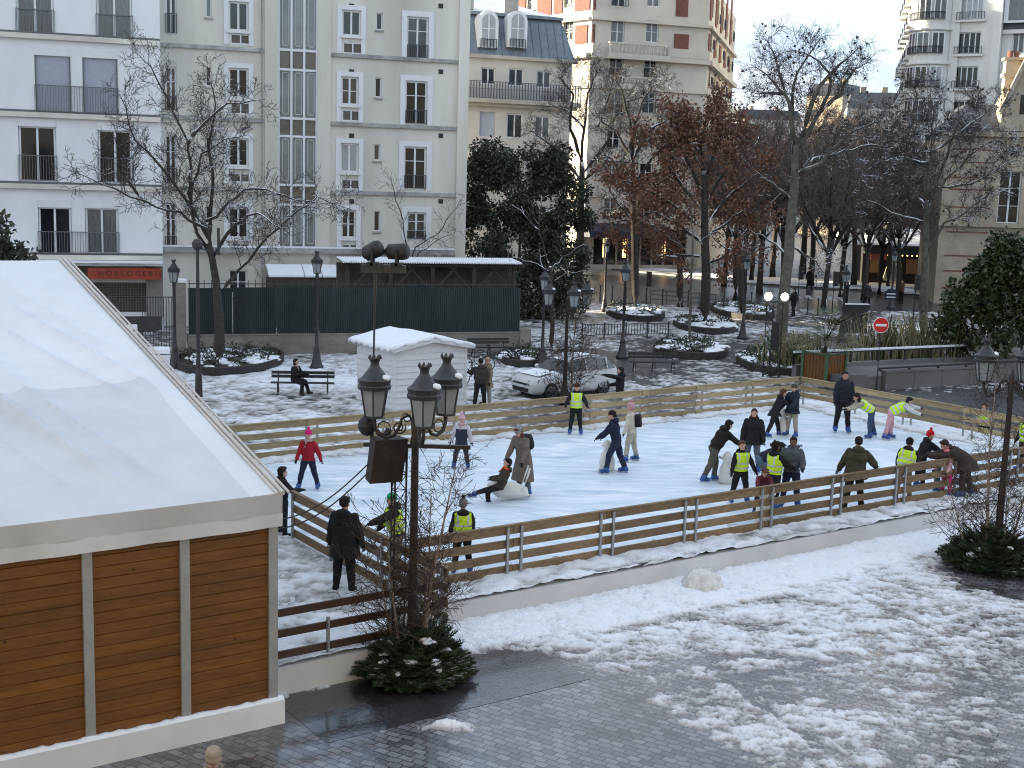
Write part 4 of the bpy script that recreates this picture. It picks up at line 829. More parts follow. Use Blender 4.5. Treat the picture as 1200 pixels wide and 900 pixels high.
c0, c1 = FT.at(1179, 100)[0], FT.at(1197, 100)[0]; zc1 = FT.at(1188, 66)[1]
mb = MB(); FT.box(mb, c0, c1, -1.6, -.6, zT, zc1-1.4); FT.box(mb, c0-.12, c1+.12, -1.72, -.48, zc1-1.4, zc1-1.1); FT.box(mb, c0, c1, -1.6, -.6, zc1-1.1, zc1-.2); FT.box(mb, c0-.15, c1+.15, -1.75, -.45, zc1-.2, zc1); ch = mb.obj('chimney', m_sand, tb)
mb = MB()
mb.lathe([(.18, 0), (.2, .5)], FT.p((c0+c1)/2-.2, -1.1, zc1), 8); mb.lathe([(.18, 0), (.2, .45)], FT.p((c0+c1)/2+.25, -1.1, zc1), 8); mb.obj('chimney_pot', m_brick, ch)
# ---- cafe at the foot of the white building
ca = atY(1012, 300, 116); FC = Frame(ca, math.radians(-6)); cw = FC.at(1104, 300)[0]
cf = thing('cafe', 'corner cafe with a snow covered dark green awning and warm lights inside', 'cafe', tuple(FC.p(cw/2, 0, 0)))
m_dgreen = M('dark_green_paint', (.012, .022, .018), .5, .2, 4); m_dark = M('dim_interior', (.012, .010, .009), .8, .4, 2)
zc0 = FC.at(1055, 290)[1]; zc1 = FC.at(1055, 272)[1]
mb = MB(); FC.box(mb, 0, cw, -4, 0, 0, zc0); mb.obj('interior', m_dark, cf)
mb = MB(); FC.box(mb, -.2, cw+.2, .01, 2.6, zc0-.55, zc0+.25); mb.obj('awning', m_dgreen, cf)
mb = MB(); mb.hexa([FC.p(-.1, 2.55, zc0+.255), FC.p(cw+.1, 2.55, zc0+.255), FC.p(cw+.1, .02, zc0+.255), FC.p(-.1, .02, zc0+.255), FC.p(0, 2.45, zc0+.40), FC.p(cw, 2.45, zc0+.40), FC.p(cw, .02, zc1+.3), FC.p(0, .02, zc1+.3)]); mb.obj('awning_snow', m_snow, cf)
for k in range(5): s = cw*(k+.0)/4; mb = MB(); FC.box(mb, s-.08, s+.08, .02, .14, 0, zc0-.56); mb.obj('front_post', m_dgreen, cf)
for k in range(16): mb = MB(); mb.ball(FC.p(.5+cw*k/16.5, 2.2, zc0-.62), .07, 6); mb.obj('lamp', m_warm, cf)
for k in range(5): mb = MB(); FC.box(mb, .6+k*1.6, 1.6+k*1.6, .03, .05, 1.0, 2.3); mb.obj('lit_window', M('dim_warm_window', (.03, .018, .010), .3, .4, 2, emit=((1, .5, .2), .007)) if k == 0 else bpy.data.materials['dim_warm_window'], cf)
# ---- far street buildings
m_tan = M('far_tan_wall', (.40, .33, .25), .85, .1, .4, mottle=.2); m_pale = M('far_pale_wall', (.46, .45, .42), .85, .08, .4, mottle=.15)
def far_building(px0, px1, ytop, Y, ang, wall, label, roof=None, base=.0):
    f = Frame(atY(px0, 200, Y), math.radians(ang)); s1 = f.at(px1, 200)[0]; z = f.at((px0+px1)/2, ytop)[1]
    b = thing('distant_building', label, 'building', tuple(f.p(s1/2, 0, 0)), 'buildings far down the street')
    n_ = max(2, int(s1/2.6)); hs = [((i+.3)*s1/n_, (i+.7)*s1/n_, k*3.1+.9, k*3.1+2.7) for i in range(n_) for k in range(1, int((z-2)/3.1))]
    mb = MB(); facade(mb, f, 0, s1, 0, z, hs, .2); shell(mb, f, 0, s1, 0, z, 14); mb.obj('wall', wall, b)
    mb = MB()
    for h in hs: mb.add([f.p(h[0], -.15, h[2]), f.p(h[1], -.15, h[2]), f.p(h[1], -.15, h[3]), f.p(h[0], -.15, h[3])], [(0, 1, 2, 3)])
    o = mb.obj('window_panes', PANES[2], b); o['kind'] = 'stuff'
    mb = MB(); mb.hexa([f.p(0, .2, z), f.p(s1, .2, z), f.p(s1, -14, z), f.p(0, -14, z), f.p(.6, -2, z+2.5), f.p(s1-.6, -2, z+2.5), f.p(s1-.6, -12, z+2.5), f.p(.6, -12, z+2.5)]); mb.obj('roof', roof or m_slate, b)
    for k in range(2): mb = MB(); f.box(mb, s1*(.25+.4*k), s1*(.25+.4*k)+.9, -7, -5, z+2, z+3.6); mb.obj('chimney', m_tan, b)
far_building(940, 982, 112, 260, -35, m_tan, 'tan brick building lit by the low sun, between the branches of the tallest plane tree')
far_building(862, 936, 140, 330, 4, m_pale, 'low pale building with a dark roof closing the view left of the tallest plane tree')
far_building(988, 1052, 126, 210, -12, m_pale, 'pale grey house behind the bare crowns, left of the bow fronted building')
far_building(846, 900, 160, 240, 10, m_pale, 'pale house half hidden by the russet oak beside the corner building')
far_building(1048, 1110, 205, 150, -10, m_pale, 'low pale house behind the plane tree left of the banded house')

# ---- the town hall the photograph is taken from
FB_ = Frame((70, -1.4), math.pi); th = thing('town_hall', 'pale stone town hall front from whose window the square is seen', 'building', (0, -1.4, 0))
hs = [(6+5.2*k, 8.2+5.2*k, z, z+3.4) for k in range(25) for z in (1.2, 7.0, 13.2)]
mb = MB(); facade(mb, FB_, 0, 140, 0, 21, hs, .35); shell(mb, FB_, 0, 140, 0, 21, 14); mb.obj('wall', m_hst, th)
mb = MB()
for h in hs: mb.add([FB_.p(h[0], -.3, h[2]), FB_.p(h[1], -.3, h[2]), FB_.p(h[1], -.3, h[3]), FB_.p(h[0], -.3, h[3])], [(0, 1, 2, 3)])
o = mb.obj('window_panes', m_glass, th); o['kind'] = 'stuff'
mb = MB(); FB_.box(mb, 0, 140, .002, .4, 5.4, 5.8); FB_.box(mb, 0, 140, .002, .6, 20.6, 21.2); mb.obj('cornice', m_hst, th)
# ------------------------------------------------------------------ vegetation
m_bark = M('dark_bark', (.040, .034, .030), .9, .35, 7, bump=.4, snow=.62)
m_barkg = M('grey_green_plane_bark', (.10, .095, .075), .85, .5, 4, mottle=.3, bump=.3, snow=.70)
m_twig = M('dark_twig', (.060, .050, .046), .9, .3, 8, snow=.80)
m_twigb = M('brown_twig', (.135, .102, .088), .9, .3, 5)
m_birch = M('birch_bark', (.26, .20, .16), .8, .6, 6, stretch=(1, 1, 4), mottle=.4)
m_birchtwig = M('birch_twig', (.055, .035, .026), .85, .3, 6)
m_oak = M('russet_oak_leaf', (.115, .052, .031), .8, .5, .9, col2=(.235, .11, .067))
m_ever = M('dark_evergreen_leaf', (.018, .024, .015), .55, .4, .8, col2=(.055, .064, .036))
m_magn = M('glossy_dark_leaf', (.016, .028, .010), .35, .4, .8, col2=(.055, .075, .026))
m_fir = M('fir_needles', (.016, .030, .014), .6, .4, 2, col2=(.050, .078, .034))
m_reed = M('tan_reed', (.16, .14, .075), .8, .4, 1.5, col2=(.28, .24, .14)); m_reedg = M('green_reed', (.07, .085, .035), .7, .4, 1.5)
def rvec(r): 
    v = np.array([r.gauss(0, 1), r.gauss(0, 1), r.gauss(0, 1)]); return v/np.linalg.norm(v)
def branch_pts(p, d, ln, k, r, wander, up):
    pts = [np.asarray(p, float)]; d = unit(d)
    for i in range(k): d = unit(d+rvec(r)*wander+np.array([0, 0, up])); pts.append(pts[-1]+d*ln/k)
    return pts
def twigs(mb, pts, rad, r, lv, ln, dens, up=.02, spread=.9, leaf=None, tw=.010, wander=.22):
    """side branches along a polyline, recursively"""
    seg = len(pts)-1; L_ = sum(np.linalg.norm(pts[i+1]-pts[i]) for i in range(seg)); n_ = max(2, int(L_*dens))
    for q in range(n_):
        t_ = (.18+.82*(q+r.random())/n_)*seg; i = min(seg-1, int(t_)); f = t_-i; p = pts[i]*(1-f)+pts[i+1]*f; d = unit(pts[i+1]-pts[i])
        s = rvec(r); s = unit(s-d*(s @ d)); dd = unit(d*(1-spread*.45)+s*spread+np.array([0, 0, .12]))
        l_ = ln*(.55+.7*r.random())*(1-.45*t_/seg); r0 = max(tw, min(rad*.55, l_*.014)); k = 3 if lv > 0 else 2
        bp = branch_pts(p, dd, l_, k, r, wander, up)
        mb.tube(bp, list(np.linspace(r0, tw*.7, k+1)), 4 if r0 > .02 else 3, cap=False)
        if leaf: leaf(bp, r)
        if lv > 0: twigs(mb, bp, r0, r, lv-1, ln*.5, dens*1.75, up, spread, leaf, tw, wander)
def pix_limb(px, Y, dy):                 # a limb given by photo places, leaning dy metres in depth along its length
    n_ = len(px); return [atY(x, y, Y+dy*i/(n_-1)) for i, (x, y) in enumerate(px)]
def smooth_pts(pts, r, k=3, j=.05):
    out = []
    for i in range(len(pts)-1):
        for q in range(k): f = q/k; out.append(pts[i]*(1-f)+pts[i+1]*f+rvec(r)*j*(1 if i+q else 0))
    return out+[pts[-1]]
def limb_tree(name, label, trunk, limbs, Y, r0, seed, mt, mw_, lv=2, ln=1.6, dens=2.6, tw=.011, leaf=None, spread=.9, group='bare trees around the square', up=.02, lr=.42):
    r = random.Random(seed); base = G(*trunk[0]); Yb = base[1] if Y is None else Y
    t = thing(name, label, 'tree', tuple(base), group); mb = MB(); cb = MB(); lb_ = MB(); hook = (lambda bp, r_: leaf(lb_, bp, r_)) if leaf else None
    tp = smooth_pts([base-np.array([0, 0, .1])]+[atY(x, y, Yb) for x, y in trunk[1:]], r, 3, .03)
    mb.tube(tp, [r0*1.35]+list(np.linspace(r0, r0*.55, len(tp)-1)), 10)
    for px, dy in limbs:
        lp = smooth_pts(pix_limb(px, Yb, dy), r, 3, .07); rr_ = r0*lr*(1 if len(px) > 3 else .75)*(.8+.3*r.random())
        mb.tube(lp, list(np.linspace(rr_, tw*1.3, len(lp))), 7); twigs(cb, lp, rr_, r, lv, ln, dens, up, spread, hook, tw)
    mb.obj('trunk', mt, t, smooth=True); c = cb.obj('crown', mw_, t)
    if leaf: lb_.obj('leaves', LEAFM[leaf], t)
    return t
def leafquads(lb, c, size, r, n, spread):
    for _ in range(n):
        p = c+rvec(r)*spread*r.random()**.5; d = rvec(r)*size; s = np.cross(d, rvec(r)); s = s/max(1e-6, np.linalg.norm(s))*size*.42
        lb.add([p-d*.5, p+s, p+d*.5, p-s], [(0, 1, 2, 3)])
def oakleaf(lb, bp, r):
    for p in bp[1:]:
        (r.random() < .8) and leafquads(lb, p, .19, r, 2, .48)
def fewleaf(lb, bp, r):
    if r.random() < .05: leafquads(lb, bp[-1], .17, r, 1, .12)
LEAFM = {oakleaf: m_oak, fewleaf: M('withered_brown_leaf', (.06, .035, .02), .8, .4, 2)}
limb_tree('bare_tree', 'large spreading bare tree with snowy limbs in front of the bluish white apartment block', [(257, 430), (256, 370), (254, 330), (245, 285)],
 [([(254, 330), (243, 270), (212, 250), (170, 237), (120, 216), (72, 196)], -2), ([(246, 300), (226, 262), (223, 210), (221, 165), (196, 112), (178, 78), (150, 55)], .8), ([(221, 168), (240, 143), (268, 122), (312, 116)], 1),
  ([(246, 285), (236, 266), (262, 245), (284, 222), (310, 221), (345, 236), (400, 238)], -1), ([(254, 345), (282, 315), (303, 290), (338, 255), (372, 231), (412, 246)], 1.5), ([(223, 200), (222, 240), (236, 180), (262, 165), (290, 158)], 2),
  ([(246, 290), (250, 220), (246, 170), (252, 120), (244, 90)], 2.), ([(243, 270), (205, 215), (160, 165), (140, 110)], -2.2), ([(250, 300), (275, 262), (300, 250), (330, 268)], -2.6), ([(170, 237), (140, 200), (135, 160)], -1.5)], None, .22, 3, m_bark, m_twig, lv=2, ln=1.55, dens=3.3)
limb_tree('bare_tree', 'slim bare tree behind the garden hut, in front of the corrugated fence', [(479, 384), (478, 340), (480, 318)], [([(480, 318), (492, 296), (510, 282), (540, 270)], -.5), ([(480, 322), (474, 270), (465, 235), (458, 205)], .5), ([(480, 318), (486, 290), (512, 275), (530, 250), (542, 232)], .7), ([(478, 330), (455, 316), (440, 300), (425, 290)], -.5)], None, .10, 5, m_bark, m_twig, lv=1, ln=1.3, dens=3.2)
limb_tree('plane_tree', 'dark knobbly bare tree before the mansard house and the corner building', [(676, 352), (679, 300), (681, 240), (682, 190)],
 [([(682, 200), (684, 150), (688, 110), (700, 84), (690, 70)], .5), ([(682, 205), (712, 165), (722, 135), (740, 118), (768, 108)], -1), ([(681, 212), (655, 180), (645, 170), (625, 155), (612, 150)], 1), ([(682, 190), (668, 150), (672, 112), (658, 92), (665, 78)], -1.4), ([(681, 215), (712, 188), (735, 190), (752, 178)], -1.6), ([(680, 225), (650, 205), (630, 200), (612, 190)], -1.2), ([(700, 150), (715, 110), (722, 86)], 1.), ([(684, 150), (664, 130), (640, 120)], 1.2)], None, .34, 8, m_bark, m_twig, lv=2, ln=1.7, dens=3.6, tw=.011)
limb_tree('plane_tree', 'bare tree with snow lined limbs in front of the balustraded balconies', [(744, 366), (744, 300), (743, 250), (741, 190)],
 [([(741, 195), (742, 150), (752, 120), (765, 100), (782, 92)], .6), ([(741, 192), (722, 152), (702, 140), (695, 125)], -1), ([(741, 190), (762, 150), (782, 140), (800, 132)], 1), ([(742, 215), (768, 180), (785, 170), (800, 172)], -1.5), ([(742, 212), (715, 185), (700, 190)], 1.3), ([(741, 190), (738, 140), (728, 105), (720, 92)], -.8), ([(743, 262), (725, 240), (715, 225), (706, 205)], -1)], None, .28, 9, m_bark, m_twig, lv=2, ln=1.7, dens=3.6, tw=.011)
OAK = 'oaks holding their russet leaves'
limb_tree('oak_tree', 'tall oak full of russet leaves, broadest of the three beside the crossing', [(827, 383), (827, 320), (826, 270), (826, 200)],
 [([(826, 220), (822, 170), (826, 140), (830, 118)], .5), ([(826, 250), (790, 205), (768, 170), (752, 150)], -1), ([(826, 270), (780, 235), (745, 215), (712, 205)], .4), ([(826, 230), (800, 180), (785, 145), (790, 125)], -.4), ([(826, 265), (860, 225), (885, 205), (900, 195)], .5), ([(826, 240), (850, 200), (862, 170), (872, 160)], 1), ([(827, 290), (795, 262), (770, 250), (748, 248)], -1.5), ([(827, 280), (855, 258), (872, 245), (892, 252)], 1.5), ([(827, 300), (800, 300), (775, 290)], 1.6), ([(826, 200), (805, 165), (800, 140)], 1.4), ([(826, 210), (843, 165), (848, 138)], -1.4), ([(827, 310), (850, 300), (880, 300)], -1.6)], None, .30, 14, m_bark, m_twigb, lv=2, ln=1.7, dens=2.6, tw=.013, leaf=oakleaf, group=OAK)
limb_tree('oak_tree', 'smaller russet oak left of the broad one, before the dark shop awning', [(797, 360), (797, 310), (794, 260)], [([(794, 265), (772, 240), (748, 222), (720, 224)], -1), ([(794, 262), (792, 222), (788, 192)], 1), ([(795, 280), (765, 265), (735, 258), (708, 262)], 1.2), ([(797, 300), (770, 300), (745, 290), (722, 285)], -1), ([(794, 260), (815, 235), (825, 215)], 1.)], None, .22, 15, m_bark, m_twigb, lv=2, ln=1.6, dens=2.4, tw=.013, leaf=oakleaf, group=OAK)
limb_tree('oak_tree', 'russet oak with thin foliage right of the broad one, behind a street lamp', [(869, 372), (868, 320), (866, 270)], [([(866, 275), (860, 240), (850, 215)], 1), ([(866, 280), (890, 262), (905, 250)], -1), ([(867, 300), (842, 285), (830, 270)], 1), ([(867, 300), (885, 310), (900, 300)], 1)], None, .2, 16, m_bark, m_twigb, lv=1, ln=1.5, dens=2.6, tw=.013, leaf=oakleaf, group=OAK)
limb_tree('young_tree', 'thin young tree standing in the snowy planting bed near the bench', [(808, 410), (809, 360), (811, 310), (812, 270)], [([(812, 275), (810, 240), (803, 215)], .3), ([(811, 300), (790, 282), (778, 275)], -.4), ([(811, 290), (830, 275), (842, 270)], .4)], None, .08, 18, m_barkg, m_twigb, lv=1, ln=1.0, dens=1.8, tw=.012, leaf=fewleaf)
limb_tree('plane_tree', 'tallest pale barked plane tree, its top against the white sky', [(912, 428), (917, 370), (924, 300), (931, 220), (932, 170)],
 [([(932, 175), (940, 165), (962, 130), (975, 95), (968, 80), (940, 60), (915, 62)], .5), ([(932, 180), (928, 140), (929, 110), (935, 85), (952, 60), (966, 42)], 1), ([(931, 205), (962, 190), (985, 165), (1010, 148), (1045, 140)], -1.5), ([(928, 180), (926, 120), (905, 95), (885, 78)], -1), ([(931, 215), (955, 185), (990, 178), (1020, 168), (1040, 172)], 1.5), ([(929, 235), (905, 215), (885, 200)], -1), ([(926, 290), (950, 300), (965, 320)], 1), ([(962, 130), (985, 110), (1000, 82), (1020, 72)], 1.2), ([(940, 160), (960, 100), (985, 75), (1010, 52)], -1.), ([(929, 110), (905, 110), (880, 108)], 1.4), ([(925, 300), (900, 280), (880, 270)], 1.), ([(924, 120), (908, 70), (900, 45)], .6)], None, .29, 21, m_barkg, m_twig, lv=2, ln=1.6, dens=3.5, tw=.0095, leaf=fewleaf)
limb_tree('plane_tree', 'wide pale barked plane tree in front of the banded stone house', [(1082, 405), (1083, 330), (1085, 270), (1086, 235)],
 [([(1086, 240), (1088, 200), (1092, 160), (1094, 125), (1090, 100)], .5), ([(1086, 245), (1110, 210), (1135, 185), (1160, 165), (1185, 160)], -1), ([(1086, 240), (1065, 225), (1045, 190), (1020, 165), (1000, 150)], 1), ([(1086, 300), (1105, 262), (1130, 250), (1155, 232), (1175, 215)], -1.5), ([(1086, 250), (1060, 210), (1060, 165), (1050, 130)], -1), ([(1086, 235), (1110, 180), (1125, 140), (1140, 115)], 1.5), ([(1088, 200), (1065, 160), (1075, 120), (1070, 95)], 1.2), ([(1090, 180), (1130, 150), (1160, 130), (1170, 110)], .5), ([(1086, 260), (1045, 250), (1020, 235), (1000, 240)], 1.2), ([(1100, 220), (1140, 215), (1180, 190), (1200, 185)], 1.6), ([(1088, 190), (1055, 185), (1030, 190), (1010, 205)], -1.5)], None, .22, 23, m_barkg, m_twig, lv=2, ln=1.7, dens=3.8, tw=.0105, leaf=fewleaf)
limb_tree('bare_tree', 'small tree with snow coated branches beside the fence end', [(646, 412), (647, 370), (646, 330), (645, 312)], [([(645, 312), (635, 285), (632, 262), (634, 235)], .3), ([(646, 318), (622, 308), (600, 302)], -.3), ([(646, 315), (660, 302), (685, 286)], .3), ([(646, 330), (665, 320), (688, 318)], -.4), ([(633, 270), (615, 252), (600, 240)], .3)], None, .12, 25, m_bark, M('snowy_twig', (.10, .095, .09), .85, .3, 5, snow=.45), lv=1, ln=1.1, dens=1.8, tw=.012)
# street trees behind the square: three kinds, copied
def street_tree(seed, h, label):
    r = random.Random(seed); t = thing('street_tree', label, 'tree', (0, 0, 0), 'bare street trees beyond the crossing'); mb = MB(); cb = MB()
    tp = branch_pts((0, 0, -.1), (0, 0, 1), h*.38, 4, r, .05, .1); mb.tube(tp, [.22, .17, .15, .14, .13], 8)
    for k in range(9):
        a = k*2.4+r.random(); dd = np.array([math.cos(a)*.75, math.sin(a)*.75, .55+.6*r.random()]); lp = branch_pts(tp[-1-(k % 2)], dd, h*(.42+.2*r.random()), 5, r, .16, .10)
        mb.tube(lp, list(np.linspace(.11, .02, 6)), 5); twigs(cb, lp, .1, r, 2, h*.17, 2.6, .06, .9, None, .017)
    mb.obj('trunk', m_bark, t, smooth=True); cb.obj('crown', m_twigb, t); return t
kinds = []
spots = [(862, 352, 13), (890, 344, 12.5), (880, 330, 13), (965, 360, 11), (950, 338, 13), (985, 348, 11.5), (1000, 336, 13), (1030, 345, 11), (1052, 352, 10.5), (905, 326, 15), (970, 326, 15), (848, 336, 12), (1025, 328, 14), (940, 322, 16), (872, 340, 13), (918, 346, 12), (1012, 352, 11), (1040, 338, 13)]
places = ['nearest the russet oaks', 'just left of the tallest plane trunk', 'behind the russet oak crowns', 'right of the tallest plane trunk', 'behind the tallest plane trunk', 'left of the cafe awning', 'behind the walkers on the crossing', 'in front of the cafe awning', 'between cafe and wide plane tree', 'far up the street left', 'far up the street, middle of the row', 'beside the corner building', 'just before the bow fronted building', 'farthest up the street', 'between two russet oaks', 'hidden by the tallest plane trunk', 'over the walkers, right of the notice board', 'behind the street name plate']
for i, (px, py, h) in enumerate(spots):
    lab = 'bare brown street tree '+places[i]
    if i < 3: o = street_tree(40+i, 11, lab); kinds.append(o)
    else: o = copy_tree(kinds[i % 3])
    o['label'] = lab; g = G(px, py); o.location = tuple(g); s = h/11*1.2; o.scale = (s, s, s); o.rotation_euler = (0, 0, i*1.3)
# evergreens
def leaf_mass(lb, blobs, n, size, r, aspect=.45, droop=0.):
    tot = sum(b[1][0]*b[1][1]*b[1][2] for b in blobs)
    for c, rad in blobs:
        for _ in range(int(n*rad[0]*rad[1]*rad[2]/tot)):
            v = rvec(r); k = (.55+.45*r.random()) if r.random() < .8 else r.random()
            p = np.asarray(c)+v*np.asarray(rad)*k; 
            if r.random() < .12: p = p+rvec(r)*.35
            if p[2] < .05: continue
            d = unit(rvec(r)+np.array([0, 0, -droop])+v*.6)*size*(.6+.8*r.random()); s = unit(np.cross(d, rvec(r)))*np.linalg.norm(d)*aspect*.5
            lb.add([p, p+d*.5+s, p+d, p+d*.5-s], [(0, 1, 2, 3)])
def clumpy(blobs, r, n, k):            # many small clumps inside a few big ones, so the outline breaks up
    out = []; vol = [b[1][0]*b[1][2] for b in blobs]
    for _ in range(n):
        c, rad = r.choices(blobs, vol)[0]; v = rvec(r)*(.35+.65*r.random()**.6); q = k*(.55+.9*r.random()); out.append((np.asarray(c)+v*np.asarray(rad)*.95, (q, q, q*.9)))
    return out
def evergreen(name, label, base, blobs, n, size, mat, seed, droop=0., aspect=.45, group=None, cat='tree', nclump=0, kclump=.8):
    r = random.Random(seed); t = thing(name, label, cat, tuple(base), group); mb = MB()
    big = blobs; blobs = clumpy(blobs, r, nclump, kclump) if nclump else blobs
    for c, rad in big[:6]: 
        c = np.asarray(c); mid = (np.asarray(base)+c)/2+rvec(r)*.2; mb.tube([np.asarray(base)+rvec(r)*.08*np.array([1, 1, 0]), mid, c], [.11, .08, .03], 6)
    mb.obj('trunk', m_bark, t, smooth=True); lb = MB(); leaf_mass(lb, blobs, n, size, r, aspect, droop); lb.obj('crown', mat, t); return t
def pxb(px, py, Y, rpx, rz, dy=0): k = Y/1500.; c = atY(px, py, Y+dy); return (c, (rpx*k, rpx*k*.85, rz*k))
Ye = 76; be = np.array([*atY(600, 300, Ye)[:2], 0])
evergreen('evergreen_tree', 'dense dark evergreen tree behind the end of the corrugated fence', be, [pxb(578, 235, Ye, 32, 62), pxb(612, 215, Ye, 34, 48), pxb(645, 240, Ye, 36, 62), pxb(600, 290, Ye, 48, 60), pxb(650, 320, Ye, 32, 66), pxb(556, 205, Ye, 16, 32), pxb(655, 190, Ye, 20, 30), pxb(585, 182, Ye, 22, 18), pxb(625, 375, Ye, 22, 36), pxb(566, 178, Ye, 10, 12), pxb(606, 164, Ye, 9, 9), pxb(640, 176, Ye, 12, 10), pxb(670, 220, Ye, 14, 22), pxb(680, 275, Ye, 16, 34), pxb(553, 262, Ye, 10, 30), pxb(672, 330, Ye, 14, 40)], 44000, .22, m_ever, 31, .7, nclump=150, kclump=.62)
Ym = 58; bm_ = np.array([*atY(1155, 400, Ym)[:2], 0])
evergreen('magnolia_tree', 'glossy dark green magnolia tree behind the railing at the right edge', bm_, [pxb(1135, 365, Ym, 34, 34), pxb(1175, 340, Ym, 42, 44), pxb(1160, 390, Ym, 52, 26), pxb(1118, 348, Ym, 20, 14), pxb(1195, 300, Ym, 28, 28), pxb(1150, 315, Ym, 22, 18), pxb(1215, 360, Ym, 40, 50), pxb(1110, 390, Ym, 15, 20), pxb(1175, 285, Ym, 12, 12)], 15000, .25, m_magn, 32, 0., .5, nclump=90, kclump=.55)
Yb = 40; bb = np.array([*atY(5, 290, Yb)[:2], 0])
evergreen('laurel_tree', 'dark leaved laurel showing above the marquee ridge at the left edge', bb, [pxb(-18, 285, Yb, 34, 34), pxb(12, 298, Yb, 22, 14), pxb(35, 296, Yb, 12, 8), pxb(2, 262, Yb, 10, 12), pxb(-30, 330, Yb, 40, 45)], 3500, .22, m_ever, 33, 0., .5)
# shrubs behind the fence
b_ = np.array([*atY(340, 350, 70)[:2], 0]); evergreen('climbing_shrub', 'snow flecked evergreen shrub rising over the corrugated fence under the glass lean-to', b_, [pxb(330, 328, 70, 30, 16), pxb(365, 326, 70, 30, 14), pxb(350, 345, 70, 45, 14), pxb(395, 330, 70, 14, 10)], 5000, .28, M('snow_flecked_leaf', (.022, .03, .016), .6, .3, 2, snow=.72), 34, cat='shrub')
# reeds, bamboo
def reeds(label, px, py, w_, d_, h_, n, seed, mats=(m_reed, m_reedg), name='bamboo_clump'):
    r = random.Random(seed); g = G(px, py); t = thing(name, label, 'grass clump', tuple(g)); L1, L2 = MB(), MB()
    for i in range(n):
        b = g+np.array([r.gauss(0, w_/2.2), r.gauss(0, d_/2.2), 0]); mb = L1 if r.random() < .62 else L2; hh = h_*(.45+.6*r.random()); lean = rvec(r)*np.array([1, 1, 0])*.45*hh; wd = .018+.02*r.random(); s = unit(np.array([r.gauss(0, 1), r.gauss(0, 1), 0]))*wd
        p = [b, b+lean*.15+(0, 0, hh*.5), b+lean*.55+(0, 0, hh*.88), b+lean*1.1+np.array([0, 0, hh*.84])]
        mb.add([p[0]-s, p[0]+s, p[1]+s, p[1]-s, p[2]+s*.8, p[2]-s*.8, p[3]], [(0, 1, 2, 3), (3, 2, 4, 5), (5, 4, 6)])
    L1.obj('dry_blades', mats[0], t); L2.obj('green_blades', mats[1], t); return t
reeds('tall clump of tan bamboo behind the no entry sign', 1032, 432, 1.7, 1.0, 2.7, 200, 51); reeds('tan and green bamboo clump left of the magnolia tree', 1078, 432, 1.9, 1.0, 2.8, 230, 52); reeds('drooping pale grass beside the palm planter', 933, 436, 1.4, 1.0, 2.0, 300, 53, name='ornamental_grass')
# fir branch mounds round the big lamps
def fir_mound(label, c, R_, h_, n, seed):
    r = random.Random(seed); t = thing('fir_mound', label, 'shrub', tuple(c), 'fir mounds round the lampposts'); lb = MB(); st = MB(); sn = MB(); tips = []
    for i in range(n):
        a = r.random()*6.283; q = math.sqrt(r.random())*.85; b = np.asarray(c)+np.array([math.cos(a)*q*R_, math.sin(a)*q*R_, .05+h_*.55*(1-q)*r.random()])
        up = .75*(1-q)+.25*r.random()+.1; d = unit(np.array([math.cos(a)*(.45+q*.8), math.sin(a)*(.45+q*.8), up])); ln = (.26+.26*r.random())*(1.15 if q < .5 else .8); k = 9; p = b; dd = d
        st.tube([b, b+d*ln], [.010, .004], 4, cap=False); sd_ = unit(np.cross(d, (0, 0, 1))+1e-6); tips.append((b+d*ln, q))
        for j in range(k):
            f = (j+1)/k; pp = b+d*ln*f+np.array([0, 0, -.05*f*f]); w2 = (.17*(1-f)+.05)*(.8+.4*r.random())
            for sg in (-1, 1):
                for up_ in (.35, -.05):
                    e = pp+sd_*sg*w2+d*w2*.75+np.array([0, 0, up_*w2]); o = unit(np.cross(e-pp, rvec(r)))*.012
                    lb.add([pp-o, pp+o, e], [(0, 1, 2)]); lb.add([pp+(e-pp)*.5-o*.8, pp+(e-pp)*.5+o*.8, pp+(e-pp)*.6+d*w2*.5], [(0, 1, 2)])
    for _ in range(15):
        a = r.random()*6.283; q = .3+.6*r.random(); p = np.asarray(c)+np.array([math.cos(a)*q*R_, math.sin(a)*q*R_-.1, h_*(.80-.62*q)]); s = .03+.07*r.random()
        for _k in range(4): o = rvec(r)*s*.8; sn.ball(p+o*np.array([1, 1, .35]), (s*(.6+.5*r.random()), s*(.6+.5*r.random()), s*.38), 8)
    st.obj('stems', m_bark, t); lb.obj('needles', m_fir, t); o = sn.obj('snow', m_snow, t, smooth=True); o['kind'] = 'stuff'; return t
LP = G(482, 792); RP = G(1160, 664)
fir_mound('snow dotted fir mound round the lamppost by the marquee', LP+np.array([.03, .05, 0]), .76, 1.08, 760, 61); fir_mound('fir mound round the lamppost at the right edge', RP, .9, 1.1, 700, 62)
